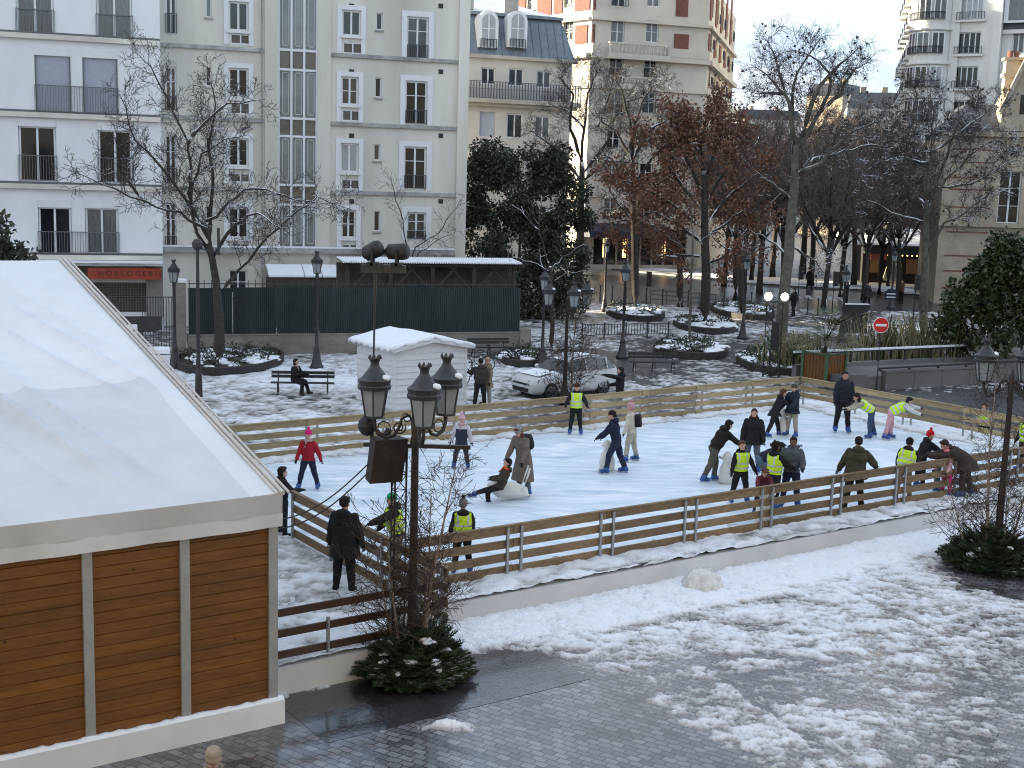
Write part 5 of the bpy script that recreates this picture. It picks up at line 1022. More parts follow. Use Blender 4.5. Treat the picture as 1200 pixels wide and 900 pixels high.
def birch(label, base, stems, seed, tw=.0055):
    r = random.Random(seed); t = thing('birch_tree', label, 'tree', tuple(base), 'birches tied to the lampposts'); mb = MB(); cb = MB()
    for (dx, dy, h_, lean, r0) in stems:
        b = np.asarray(base)+np.array([dx, dy, 0]); pts = branch_pts(b, (lean, .05*r.gauss(0, 1), 1), h_, 7, r, .05, .05); mb.tube(pts, list(np.linspace(r0, .006, 8)), 8)
        L_ = h_
        for k in range(int(h_*15)):
            f = .10+.88*r.random(); i = min(6, int(f*7)); p = pts[i]+(pts[i+1]-pts[i])*(f*7-i); a = r.random()*6.283
            bp = branch_pts(p, (math.cos(a), math.sin(a), .7), (.45+.85*r.random())*(1.2-f*.55), 5, r, .14, .02); cb.tube(bp, list(np.linspace(.011*(1.2-f), tw*.6, 6)), 3, cap=False)
            twigs(cb, bp, .008, r, 1, .42, 5.5, -.05, .8, None, tw)
    mb.obj('trunk', m_birch, t, smooth=True); cb.obj('crown', m_birchtwig, t); return t
birch('leafless birch stems tied round the lamppost by the marquee', LP, [(.16, -.08, 3.5, .05, .045), (-.10, -.12, 2.7, -.16, .030), (.05, .12, 2.9, .18, .028), (-.2, .05, 2.4, -.25, .02)], 71)
birch('leafless birch leaning on the lamppost at the right edge', RP, [(-.15, -.1, 4.2, .0, .05), (-.45, -.05, 2.4, -.3, .022), (.35, .1, 3.2, .2, .03), (.1, -.3, 2.2, .1, .02)], 72)
# ------------------------------------------------------------------ fence, wall, shed at the back
FG = Frame(G(212, 417), math.radians(18.4)); sG = FG.at(611, 400)[0]
m_conc = M('stained_concrete', (.24, .225, .20), .85, .2, 2.2, mottle=.35, stretch=(1, 1, 2)); m_green = M('dark_green_sheet', (.030, .050, .052), .45, .3, 1.4, mottle=.45)
lw = thing('low_wall', 'stained low concrete wall carrying the dark green corrugated fence', 'wall', tuple(FG.p(sG/2, 0, 0)))
mb = MB(); FG.box(mb, .3, sG, -.25, 0, 0, .88); mb.obj('wall', m_conc, lw); mb = MB(); FG.box(mb, .32, sG-.02, -.27, .04, .883, .93); mb.obj('coping', m_conc, lw)
mb = MB(); FG.box(mb, sG-.1, sG+.45, -.45, .1, 0, 1.05); mb.obj('end_pier', m_conc, lw)
gf = thing('corrugated_fence', 'dark green corrugated metal fence standing on the low concrete wall', 'fence', tuple(FG.p(sG/2, -.12, .93)))
zt0 = FG.at(415, 338)[1]; np_ = 8
for k in range(np_):
    a, b = .35+(sG-.4)*k/np_, .35+(sG-.4)*(k+1)/np_; mb = MB(); n_ = 22; V = []
    for i in range(n_*4+1):
        s = a+(b-a-.03)*i/(n_*4); d = (-.10, -.06, -.06, -.10)[i % 4]; V += [FG.p(s, d, .94), FG.p(s, d, zt0+(.03*(k % 3)))]
    mb.add(V, [(2*i, 2*i+2, 2*i+3, 2*i+1) for i in range(n_*4)]); mb.obj('panel', m_green, gf)
mb = MB()
for k in range(np_*6): s = .4+(sG-.5)*k/(np_*6); FG.box(mb, s-.015, s+.015, -.16, -.13, 1, zt0+.35)
mb.obj('spikes', m_blackrail, gf)
mb = MB(); FG.box(mb, .35, sG-.05, -.17, -.12, zt0+.16, zt0+.2); mb.obj('rail', m_blackrail, gf)
gp = thing('gate_pillar', 'weathered stone gate pillar capped with snow at the left end of the corrugated fence', 'pillar', tuple(FG.p(.02, 0, 0)))
zp = FG.at(216, 331)[1]; mb = MB(); FG.box(mb, -.22, .24, -.4, .06, 0, zp); mb.obj('shaft', m_conc, gp); mb = MB(); FG.box(mb, -.27, .29, -.45, .11, zp, zp+.14); mb.obj('snow_cap', m_snow, gp)
gt = thing('iron_gate', 'dark iron gate between shop pier and stone pillar', 'gate', tuple(FG.p(-.9, -.2, 0))); railing(gt, FG, -1.6, -.25, .1, 2.6, -.15, m_blackrail, .11, .03, 'bars')
# shed behind the fence
sh = thing('shed', 'long open shed with a snow edged corrugated roof on braced timber posts', 'shed', tuple(FG.p(sG*.7, -5, 0)))
FSh = Frame(FG.p(0, -4.2, 0)[:2], FG.ang); s0, s1 = FSh.at(400, 320)[0], FSh.at(609, 320)[0]; zr0, zr1 = FSh.at(500, 309)[1], FSh.at(500, 303)[1]
mb = MB(); n_ = 150; V = []
for i in range(n_+1): s = s0+(s1-s0)*i/n_; z = .05*(i % 2); V += [FSh.p(s, .35, zr0+z), FSh.p(s, -1.4, zr0+.10+z)]
mb.add(V, [(2*i, 2*i+2, 2*i+3, 2*i+1) for i in range(n_)]); mb.obj('roof_sheet', m_conc, sh)
mb = MB(); V = []
for i in range(n_+1): s = s0+(s1-s0)*i/n_; z = .05*(i % 2)+.035; V += [FSh.p(s, .37, zr0+z-.02), FSh.p(s, .37, zr0+z+.05), FSh.p(s, -1.4, zr0+.17+z)]
mb.add(V, [(3*i+j, 3*i+3+j, 3*i+4+j, 3*i+1+j) for i in range(n_) for j in range(2)]); mb.obj('roof_snow', m_snow, sh)
mb = MB(); FSh.box(mb, s0, s1, -1.35, -1.2, 0, zr0-.05); mb.obj('back_wall', M('mottled_brown_wall', (.10, .085, .075), .9, .45, 1.3, mottle=.4), sh)
m_timber = M('old_timber', (.05, .04, .033), .85, .3, 4)
for k in range(5):
    s = s0+.3+(s1-s0-.6)*k/4; mb = MB(); FSh.box(mb, s-.09, s+.09, -.1, .08, 0, zr0); mb.obj('post', m_timber, sh)
    mb = MB()
    for sg in (-1, 1):
        if s0 < s+sg*1.4 < s1: mb.bar(FSh.p(s+sg*.09, 0, zr0-1.3), FSh.p(s+sg*1.25, 0, zr0-.12), .08, .1)
    if mb.v: mb.obj('brace', m_timber, sh)
mb = MB(); FSh.box(mb, s0, s1, -.05, .10, zr0-.16, zr0-.02); mb.obj('beam', m_timber, sh)
gl = thing('glass_lean_to', 'snow covered glass lean-to roof against the cream block', 'lean-to', tuple(FMn.p(3, 1, 0)))
for x0, x1 in ((311, 352), (353, 372), (373, 392)):
    a, b = FMn.at(x0, 310)[0], FMn.at(x1, 310)[0]; z1, z0 = FMn.at(350, 306)[1], FMn.at(350, 316)[1]
    mb = MB(); mb.hexa([FMn.p(a, 1.5, z0-.30), FMn.p(b, 1.5, z0-.30), FMn.p(b, .25, z1-.3), FMn.p(a, .25, z1-.3), FMn.p(a, 1.5, z0-.2), FMn.p(b, 1.5, z0-.2), FMn.p(b, .25, z1-.15), FMn.p(a, .25, z1-.15)]); mb.obj('snowy_pane', m_snow, gl)
mb = MB(); FMn.box(mb, FMn.at(311, 310)[0], FMn.at(392, 310)[0], .26, 1.45, 0, z0-.36); mb.obj('frame', m_timber, gl)
# ------------------------------------------------------------------ lamps
def lantern(par, c, k, snow_side=(1, -.4)):
    """four-sided tapering lantern standing on c; k = size"""
    mb = MB(); mb.lathe([(.16*k, .05*k), (.235*k, .50*k)], c, 6); g = mb.obj('lantern_glass', m_glass_l, par)
    mb = MB()
    for j in range(6):
        a = 2*math.pi*(j+.5)/6; d = np.array([math.cos(a), math.sin(a), 0]); mb.bar(c+d*.163*k+(0, 0, .05*k), c+d*.238*k+(0, 0, .50*k), .022*k, .022*k)
    mb.lathe([(.10*k, 0), (.18*k, .02*k), (.18*k, .055*k), (.10*k, .05*k)], c, 6)
    mb.lathe([(.20*k, .49*k), (.275*k, .50*k), (.285*k, .56*k), (.265*k, .58*k), (.275*k, .64*k), (.28*k, .66*k), (.22*k, .70*k), (.13*k, .82*k), (.085*k, .88*k), (.075*k, .91*k)], c, 14)
    mb.lathe([(.07*k, .90*k), (.075*k, .95*k), (.105*k, 1.02*k), (.08*k, 1.03*k)], c, 10)
    for j in range(7): a = 2*math.pi*j/7; q = c+np.array([math.cos(a)*.095*k, math.sin(a)*.095*k, 1.04*k]); mb.lathe([(.024*k, -.03*k), (.02*k, .01*k), (.004*k, .04*k)], q, 5)
    mb.obj('lantern_roof', m_iron, par)
    mb = MB(); mb.ball(c+np.array([snow_side[0]*.19*k, snow_side[1]*.19*k, .70*k]), (.09*k, .09*k, .06*k), 8); mb.obj('snow', m_snow, par, smooth=True)
def candelabra(label, base, zarm, angs, k=.92, al=.62, mat=None):
    mat = mat or m_iron_rust; t = thing('street_lamp', label, 'street lamp', tuple(base), 'three armed lampposts'); b = np.asarray(base, float)
    mb = MB(); mb.lathe([(.20, 0), (.20, .12), (.16, .18), (.15, .55), (.11, .62), (.085, .75), (.075, 1.5), (.09, 1.55), (.07, 1.62), (.058, zarm-.3), (.085, zarm-.25), (.06, zarm-.1), (.075, zarm+.1), (.05, zarm+.3), (.02, zarm+.45)], b, 12); mb.obj('column', mat, t, smooth=True)
    for a in angs:
        a = math.radians(a); d = np.array([math.cos(a), math.sin(a), 0]); mb = MB()
        P = lambda r, z: b+d*r+np.array([0, 0, zarm+z])
        mb.tube([P(.04, .12), P(.12, .2), P(.22, .14), P(.26, 0), P(.34, -.13), P(.46, -.17), P(al-.06, -.12), P(al-.01, 0), P(al, .12)], [.022, .022, .024, .026, .028, .028, .028, .03, .035], 7)
        mb.tube([P(.26+.11*(1-f*.6)*math.cos(f*9+2.5), -.0+.11*(1-f*.6)*math.sin(f*9+2.5)) for f in np.linspace(0, 1, 16)], .014, 5)
        mb.tube([P(.14+.08*(1-f*.6)*math.cos(f*8+.5), .05+.08*(1-f*.6)*math.sin(f*8+.5)+.1) for f in np.linspace(0, 1, 14)], .012, 5)
        mb.tube([P(al-.03-.0*f, .12) if False else P(al-.16+.1*math.cos(f*6.0), -.02+.1*math.sin(f*6.)) for f in np.linspace(0, 1, 12)], .012, 5)
        ar = mb.obj('arm', mat, t, smooth=True); lantern(ar, P(al, .12), k)
    return t
zl = top_z(LP[0], LP[1], 493)-.12
candelabra('three armed iron lamppost with birch and fir round it, beside the marquee', LP, zl, (172, 285, 48), .93, .66)
zl2 = top_z(RP[0], RP[1], 452)-.1; candelabra('three armed iron lamppost at the right edge, birch and fir at its foot', RP+np.array([.12, 0, 0]), zl2, (150, 300, 40), .88, .56)
CPs = G(661, 474); candelabra('three armed iron lamppost behind the far barrier, before the white car', CPs, top_z(CPs[0], CPs[1], 362), (200, 285, 20), .86, .74)
birch('leafless birch and stake at the lamppost before the white car', CPs+np.array([.2, -.2, 0]), [(.0, 0, 4.3, .02, .04), (.2, .1, 2.4, .15, .02), (-.2, .1, 2.3, -.15, .02)], 73, .008)
def street_lamp(px, py, row, label, k=None):
    g = G(px, py); h = top_z(g[0], g[1], row); t = thing('street_lamp', label, 'street lamp', tuple(g), 'single street lamps'); lk = .88
    mb = MB(); mb.lathe([(.30, 0), (.30, .1), (.24, .16), (.20, .30), (.14, .62), (.12, .8), (.13, .84), (.085, .92), (.07, 1.4), (.062, h-lk-.15), (.08, h-lk-.12), (.06, h-lk+.03)], g, 10); mb.obj('post', m_iron, t, smooth=True); lantern(t, g+np.array([0, 0, h-lk]), lk, (0, -.3)); return t
for a in ((371, 432, 296, 'lone iron street lamp in front of the corrugated fence'), (729, 420, 308, 'lone iron street lamp behind the white car, left of the snowy bench'), (870, 397, 297, 'lone iron street lamp right of the russet oaks'), (708, 366, 280, 'iron street lamp standing at the low hoop railing'), (205, 432, 306, 'iron street lamp before the shop grille, left of the gate pillar'), (635, 432, 316, 'iron street lamp at the dark evergreen tree'), (986, 398, 312, 'iron street lamp beside the dark notice board'), (822, 362, 292, 'iron street lamp among the russet oak trunks'), (1044, 362, 292, 'iron street lamp in front of the cafe')): street_lamp(*a)
g = G(233, 466); t = thing('tall_post', 'tall dark post with a round head in front of the large spreading bare tree', 'post', tuple(g)); h = top_z(g[0], g[1], 290)
mb = MB(); mb.lathe([(.14, 0), (.12, .8), (.075, 1), (.055, h)], g, 10); mb.obj('post', m_iron, t); mb = MB(); mb.ball(g+np.array([0, 0, h+.1]), (.2, .2, .22), 10); mb.obj('head', m_iron, t); mb = MB(); mb.bar(g+np.array([0, 0, h]), g+np.array([.75, .1, h-.2]), .05, .05); mb.bar(g+np.array([.72, .1, h-.25]), g+np.array([.72, .1, h+.7]), .08, .08); mb.obj('bracket', m_iron, t)
# ------------------------------------------------------------------ truss mast with moving heads and loudspeaker by the marquee lamppost
tb_ = LP+np.array([-.30, .40, 0]); mt_ = thing('truss_mast', 'dark steel truss mast with two floodlights on its tall pole, beside the marquee lamppost', 'mast', tuple(tb_)); ztr = top_z(tb_[0], tb_[1], 522)
ch_ = [np.array([.14*math.cos(a), .14*math.sin(a), 0]) for a in (.3, 2.4, 4.5)]; mb = MB()
for c in ch_: mb.tube([tb_+c, tb_+c+(0, 0, ztr)], .024, 8)
k = 0; z = .2
while z < ztr-.3:
    for i in range(3): mb.tube([tb_+ch_[i]+(0, 0, z), tb_+ch_[(i+1) % 3]+(0, 0, z+.25)], .009, 5, cap=False); mb.tube([tb_+ch_[i]+(0, 0, z+.25), tb_+ch_[(i+1) % 3]+(0, 0, z+.25)], .009, 5, cap=False)
    z += .25
mb.bar(tb_+np.array([-.55, 0, ztr]), tb_+np.array([1.15, .0, ztr]), .06, .06); mb.obj('truss', m_iron_rust, mt_)
pt = atY(437, 400, tb_[1])[:2]; zt_ = top_z(pt[0], pt[1], 313); mb = MB(); mb.tube([(pt[0], pt[1], ztr), (pt[0]+.03, pt[1], zt_)], [.035, .03], 8); mb.bar((pt[0]-.2, pt[1], zt_), (pt[0]+.42, pt[1], zt_), .12, .09); mb.box((pt[0]-.02, pt[1]-.03, zt_-.02), (.34, .16, .13)); mb.box((pt[0]+.33, pt[1]-.03, zt_-.02), (.34, .16, .12)); mb.obj('pole', m_iron, mt_)
for x, tilt, ln in ((-.02, .5, .30), (.36, -.12, .33)):
    c = np.array([pt[0]+x, pt[1], zt_+.25]); d = unit(np.array([1, -.25, tilt])) if x < .1 else unit(np.array([1, -.2, tilt+.15])); mb = MB()
    mb.tube([c-d*ln*.55, c-d*ln*.42, c+d*ln*.3, c+d*ln*.5, c+d*ln*.55], [.07, .12, .135, .12, .09], 10); mb.obj('floodlight', m_black, mt_, smooth=True)
    mb = MB()
    for sg in (-1, 1): mb.bar((c[0], c[1]+sg*.15, zt_+.03), (c[0], c[1]+sg*.15, c[2]+.05), .04, .02)
    mb.box((c[0], c[1], zt_+.05), (.16, .32, .05)); mb.obj('yoke', m_black, mt_)
mb = MB(); mb.ball((pt[0]-.06, tb_[1]-.12, ztr+.33), (.15, .15, .17), 12); mb.obj('round_horn', m_black, mt_)
sp_ = atY(451, 538, tb_[1]-.15); ls = thing('loudspeaker', 'dark brown loudspeaker cabinet hung from the truss mast', 'loudspeaker', tuple(sp_))
mb = MB(); w2, d2, h2 = .27, .19, .36; ca, sa = math.cos(.45), math.sin(.45)
P = [(x*ca-y*sa+.04*z/.3, x*sa+y*ca-.06*z/.3, z) for z in (-h2, h2) for x, y in ((-w2, -d2), (w2, -d2), (w2*.8, d2), (-w2*.8, d2))]
mb.hexa([sp_+np.array(p) for p in P]); mb.obj('cabinet', M('rust_brown_cabinet', (.030, .020, .017), .7, .5, 6, mottle=.4), ls)
mb = MB(); mb.bar(sp_+np.array([0, .1, .34]), sp_+np.array([.05, .15, .46]), .05, .1); mb.obj('bracket', m_iron, ls)
cb_ = thing('cable', 'two black cables slung from the loudspeaker to the marquee corner', 'cable', tuple(sp_)); e = uv(TU0, TV0+1.0, 2.75)
for q in (0, .14):
    a = sp_+np.array([-.2, 0, -.02-q]); mb = MB(); mb.tube([a*(1-f)+(e+np.array([0, 0, -q]))*f+np.array([0, 0, -.30*math.sin(math.pi*f)]) for f in np.linspace(0, 1, 14)], .012, 5); mb.obj('wire', m_black, cb_)
# ------------------------------------------------------------------ light tower, planter, board, sign, wall
lt = G(902, 442); t = thing('light_tower', 'black lattice tower with two lit white lamps on top', 'light tower', tuple(lt)); h = top_z(lt[0], lt[1], 353); mb = MB()
cc = [np.array([x*.34, y*.34, 0]) for x, y in ((-1, -.6), (1, -.6), (.1, .9))]
for c in cc: mb.tube([lt+c, lt+c+(0, 0, h)], .045, 6)
z = .1
while z < h-.4:
    for i in range(3): mb.tube([lt+cc[i]+(0, 0, z), lt+cc[(i+1) % 3]+(0, 0, z+.45)], .02, 4, cap=False)
    z += .45
mb.bar(lt+np.array([-.5, -.2, h]), lt+np.array([.6, -.2, h]), .08, .08); mb.obj('lattice', m_black, t)
mb = MB(); mb.box(lt+np.array([.1, -.1, h*.55]), (.28, .3, 1.2)); mb.obj('loudspeaker', m_black, t)
m_bulb = M('lit_white_lamp', (.9, .9, .85), .4, .02, 3, emit=((1, .96, .86), 3))
for x in (-.32, .38): mb = MB(); mb.ball(lt+np.array([x, -.28, h+.22]), (.17, .12, .17), 12); mb.obj('lamp', m_bulb, t, smooth=True)
pb = G(967, 453); t = thing('planter_box', 'square orange wood planter with green corner posts holding a small palm', 'planter', tuple(pb+np.array([0, .8, 0]))); fp = Frame(pb, math.radians(20)); a0 = math.radians(38); k = 1.22
o_ = pb; X_ = np.array([math.cos(a0), math.sin(a0), 0]); Y_ = np.array([-math.sin(a0), math.cos(a0), 0]); hp = top_z(pb[0], pb[1], 414); mb = MB(); m_gpost = M('green_painted_post', (.06, .11, .055), .5, .2, 4)
def pbx(mb, x0, x1, y0, y1, z0, z1): mb.hexa([o_+X_*x+Y_*y+np.array([0, 0, z]) for z in (z0, z1) for x, y in ((x0, y0), (x1, y0), (x1, y1), (x0, y1))])
for i in range(7): pbx(mb, k*i/7+.01, k*(i+1)/7-.01, 0, .03, .12, hp-.06)
for i in range(7): pbx(mb, 0, .03, k*i/7+.01, k*(i+1)/7-.01, .12, hp-.06)
pbx(mb, .04, k, .04, k, .1, hp-.15); mb.obj('plank_sides', m_plank, t)
for x, y in ((0, 0), (k, 0), (0, k), (k, k)): mb = MB(); pbx(mb, x-.06, x+.06, y-.06, y+.06, 0, hp+.03); mb.obj('corner_post', m_gpost, t)
mb = MB(); pbx(mb, .06, k-.06, -.03, -.003, hp-.12, hp-.04); pbx(mb, -.03, -.003, .06, k-.06, hp-.12, hp-.04); pbx(mb, .06, k-.06, -.03, -.003, .14, .22); pbx(mb, -.03, -.003, .06, k-.06, .14, .22); mb.obj('rim', m_gpost, t)
pc = o_+X_*k/2+Y_*k/2+np.array([0, 0, hp-.1]); pm_ = thing('palm', 'small fan palm with drooping pale fronds growing in the orange planter', 'palm', tuple(pc)); r = random.Random(91); mb = MB(); mb.tube([pc, pc+(0, 0, .6)], [.13, .11], 8); mb.obj('stem', m_bark, pm_); lb = MB(); lb2 = MB()
for i in range(44):
    a = r.random()*6.283; el = r.uniform(-.3, 1.1); d = np.array([math.cos(a)*math.cos(el), math.sin(a)*math.cos(el), math.sin(el)]); st_ = pc+np.array([0, 0, .6]); q = st_+d*.85*(.7+.5*r.random()); L_ = lb if el > .2 or r.random() < .3 else lb2; L_.tube([st_, q], .012, 3, cap=False); s = unit(np.cross(d, (0, 0, 1)))
    for j in range(13): f = (j-6)/6*1.25; e = q+(d*math.cos(f)+s*math.sin(f))*(.8+.1*r.random())+np.array([0, 0, -.15-.2*abs(f)*r.random()]); w_ = unit(np.cross(e-q, (0, 0, 1)))*.02; L_.add([q, (q+e)/2+w_, e, (q+e)/2-w_], [(0, 1, 2, 3)])
lb.obj('fronds', m_reedg, pm_); lb2.obj('dry_fronds', m_reed, pm_)
nbd = G(1000, 398); t = thing('notice_board', 'large blank dark notice board on posts above parked bicycles', 'board', tuple(nbd)); z0, z1 = top_z(nbd[0], nbd[1], 390), top_z(nbd[0], nbd[1], 357); w2 = 14.5*nbd[1]/1500; mb = MB(); mb.box(nbd+np.array([0, 0, (z0+z1)/2]), (2*w2, .2, z1-z0), .1); mb.obj('panel', M('dark_panel', (.025, .022, .023), .6, .2, 2), t)
for x in (-.5, .5): mb = MB(); mb.tube([nbd+np.array([x, .05, 0]), nbd+np.array([x, .05, z0])], .05, 6); mb.obj('post', m_iron, t)
mb = MB(); mb.box(nbd+np.array([0, 0, z1+.03]), (2*w2+.1, .3, .05), .1); mb.obj('snow', m_snow, t)
ne = G(1027, 457); t = thing('road_sign', 'round red no entry sign on a thin dark pole', 'road sign', tuple(ne)); q = atY(1032.5, 381, ne[1]-.06); mb = MB(); mb.tube([ne, (q[0], ne[1], q[2]+.1)], .035, 8); mb.obj('pole', m_iron, t)
def disc(mb, c, r_, th, n=28): a = [np.array([c[0]+r_*math.cos(2*math.pi*i/n), c[1], c[2]+r_*math.sin(2*math.pi*i/n)]) for i in range(n)]; mb.extr(a, (0, th, 0))
rs = 9.3*ne[1]/1500; mb = MB(); disc(mb, q, rs, .02); d0 = mb.obj('disc', M('white_sign_enamel', (.75, .75, .75), .35, .03, 3), t); mb = MB(); disc(mb, q+np.array([0, -.004, 0]), rs*.93, .003); mb.obj('red_face', M('red_sign_enamel', (.55, .012, .018), .35, .05, 3), t)
mb = MB(); mb.box(q+np.array([0, -.009, 0]), (rs*1.35, .004, rs*.30)); mb.obj('white_bar', d0.data.materials[0], t)
wa, wb_ = G(1037, 457), G(1172, 449); FK = Frame(wa, math.atan2(wb_[1]-wa[1], wb_[0]-wa[0])); LW = 11.; zw1 = FK.at(1060, 436)[1]
m_pc = M('panelled_concrete', (.15, .145, .14), .8, .15, 1.5, mottle=.3)
t = thing('retaining_wall', 'two tiered grey concrete wall with black railings right of the planter', 'wall', tuple(FK.p(4, 0, 0)))
for k in range(7): mb = MB(); FK.box(mb, 1.55*k+.008, 1.55*(k+1)-.008, -.3, 0, 0, zw1); mb.obj('panel', m_pc, t)
mb = MB(); FK.box(mb, -.02, LW, -.35, .03, zw1, zw1+.07); mb.obj('coping', m_pc, t)
mb = MB(); FK.box(mb, -1.6, -.03, -.5, -.2, 0, zw1-.15); FK.box(mb, -1.95, -1.2, -.18, .25, 0, zw1+.02); mb.obj('end_block', m_pc, t)
mb = MB(); FK.box(mb, -1.6, LW, -3.9, -.36, 0, .5); mb.obj('ramp', m_pc, t)
FK2 = Frame(FK.p(0, -3.2, 0)[:2], FK.ang-.0); zw2 = FK2.at(1080, 421)[1]; zr2 = FK2.at(1080, 408)[1]
mb = MB(); FK2.box(mb, -2, LW+1, -.3, 0, 0, zw2); mb.obj('upper_wall', m_pc, t)
def rail2(f, s0, s1, z0, z1, d, snow):
    mb = MB(); f.box(mb, s0, s1, d-.05, d+.05, z1-.07, z1)
    n_ = int((s1-s0)/1.45)
    for i in range(n_+1): s = s0+.1+(s1-s0-.2)*i/n_; f.box(mb, s-.05, s+.05, d-.03, d+.03, z0, z1-.07)
    mb.obj('railing', m_black, t)
    if snow: mb = MB(); f.box(mb, s0+.1, s1, d-.06, d+.06, z1+.002, z1+.08); mb.obj('railing_snow', m_snow, t)
rail2(FK, -.3, LW, zw1+.07, FK.at(1060, 430)[1], -.15, False); rail2(FK2, -2.2, LW+1, zw2, zr2, -.1, True)
# ------------------------------------------------------------------ benches, hoop railing, planting beds, bollards
m_bench = M('dark_green_bench_slat', (.018, .022, .02), .5, .25, 4, stretch=(1, 4, 4))
def bench(g, ang, ln, label):
    f = Frame(g, ang); t = thing('bench', label, 'bench', tuple(g), 'slatted park benches')
    for d, z, h in ((.02, .44, .03), (.12, .45, .03), (.22, .45, .03), (.32, .45, .03)): mb = MB(); f.box(mb, -ln/2, ln/2, d, d+.08, z, z+h); mb.obj('seat_slat', m_bench, t)
    for z in (.60, .74): mb = MB(); f.box(mb, -ln/2, ln/2, -.10-.12*(z-.6), -.06-.12*(z-.6), z, z+.11); mb.obj('back_slat', m_bench, t)
    for s in (-ln/2+.25, 0, ln/2-.25):
        mb = MB(); mb.tube([f.p(s, .38, 0), f.p(s, .36, .2), f.p(s, .3, .43), f.p(s, -.04, .43), f.p(s, -.13, .86)], .025, 6); mb.tube([f.p(s, .02, .43), f.p(s, -.12, .2), f.p(s, -.18, 0)], .025, 6); mb.obj('leg', m_iron, t)
    return t, f
bt, FB = bench(G(355, 462), math.radians(6), 2.3, 'long slatted bench with a seated woman, before the corrugated fence')
bench(G(572, 419)+np.array([0, .3, 0]), math.radians(18), 2.0, 'slatted bench against the stained low wall behind the hut')
bench(G(765, 436), math.radians(8), 2.2, 'empty slatted bench before the snowy planting bed')
hr = [G(682, 396), G(783, 394)]; t = thing('hoop_railing', 'low iron railing across the snow behind the lone street lamp', 'railing', tuple((hr[0]+hr[1])/2), 'low iron railings')
fr = Frame(hr[0], math.atan2(hr[1][1]-hr[0][1], hr[1][0]-hr[0][0])); L_ = np.linalg.norm(hr[1]-hr[0]); railing(t, fr, 0, L_, .12, .72, 0, m_blackrail, .17, .03, 'bars')
for k in range(5): s = L_*k/4; mb = MB(); fr.box(mb, s-.03, s+.03, -.03, .03, 0, .8); mb.obj('post', m_blackrail, t)
m_soil = M('dark_soil', (.025, .02, .016), .95, .4, 5); m_edge = M('dark_bed_edging', (.028, .026, .024), .8, .3, 5)
def bed(x0, x1, y0, y1, label, seed, shrub=0):
    a, b = G(x0, (y0+y1)/2), G(x1, (y0+y1)/2); n0, n1 = G((x0+x1)/2, y1), G((x0+x1)/2, y0); c = (a+b)/2; rx = np.linalg.norm(b-a)/2; ry = (n1[1]-n0[1])/2; c[1] = (n0[1]+n1[1])/2
    t = thing('planting_bed', label, 'flower bed', tuple(c), 'edged planting beds'); r = random.Random(seed); mb = MB(); mb.lathe([(1, 0), (1.0, .34), (.95, .36), (.95, .2)], c, 40, sx=rx, sy=ry); mb.obj('edging', m_edge, t)
    mb = MB(); mb.lathe([(.96, .05), (.96, .26), (.5, .32), (.05, .33)], c, 30, sx=rx, sy=ry); mb.obj('soil', m_soil, t)
    sn = MB(); lf = MB(); n_ = int(rx*ry*9)+14
    for i in range(n_):
        q = math.sqrt(r.random())*.88; an = r.random()*6.283; p = c+np.array([math.cos(an)*q*rx, math.sin(an)*q*ry, .28])
        if r.random() < .6: s = .16+.22*r.random(); sn.ball(p+(0, 0, .02), (s*1.4, s*1.2, s*.35), 8)
        else: leaf_mass(lf, [(p+np.array([0, 0, .1]), (.22, .22, .22+.1*shrub))], 26+30*shrub, .16, r)
    o = sn.obj('snow', m_snow, t, smooth=True); o['kind'] = 'stuff'
    if lf.v: o = lf.obj('plants', m_ever, t); o['kind'] = 'stuff'
bed(712, 776, 361, 377, 'oval snowy planting bed beside the low hoop railing', 1); bed(792, 861, 376, 392, 'oval snowy planting bed round the broad russet oak', 2); bed(838, 902, 359, 375, 'farthest snowy planting bed, behind a street lamp', 3); bed(768, 850, 405, 422, 'snowy planting bed with the thin young tree', 4, 1); bed(868, 945, 418, 441, 'planting bed below the lattice light tower', 5, 1); bed(208, 330, 412, 442, 'long snowy planting bed under the large spreading bare tree', 6, 1); bed(585, 640, 415, 432, 'snowy planting bed at the end of the stained wall', 7, 1)
def bollard(px, py, h=1.0, label=''):
    g = G(px, py); t = thing('bollard', label, 'bollard', tuple(g), 'dark bollards along the kerb'); mb = MB(); mb.lathe([(.09, 0), (.07, .1), (.05, .15), (.045, h-.15)], g, 8); mb.obj('post', m_iron, t); mb = MB(); mb.lathe([(.05, h-.149), (.07, h-.12), (.06, h-.02), (.02, h)], g, 8); mb.obj('cap', m_iron, t)
for i, px in enumerate((690, 703, 717, 733, 757, 776, 806, 848, 880, 946, 958)): bollard(px, 352+i*1.2+(px > 900)*6, 1.15, 'slim dark bollard on the near kerb, '+['left end of the row', 'second from the left', 'third from the left', 'left of the balcony side plane trunk', 'right of that plane trunk', 'before the smaller oak', 'between the two larger oaks', 'right of the broad oak', 'left of the tallest plane tree', 'right of the tallest plane tree', 'last of the row, nearest the palm'][i])
kr = [G(762, 356), G(838, 362)]; fr = Frame(kr[0], math.atan2(kr[1][1]-kr[0][1], kr[1][0]-kr[0][0])); L_ = np.linalg.norm(kr[1]-kr[0]); t = thing('pedestrian_railing', 'pedestrian railing along the kerb behind the russet oaks', 'railing', tuple((kr[0]+kr[1])/2), 'low iron railings'); mb = MB()
for z in (.35, .65, .95): fr.box(mb, 0, L_, -.025, .025, z-.03, z+.03)
mb.obj('rail', m_rail, t)
for k in range(5): mb = MB(); s = L_*k/4; fr.box(mb, s-.03, s+.03, -.028, .028, 0, 1); mb.obj('post', m_rail, t)
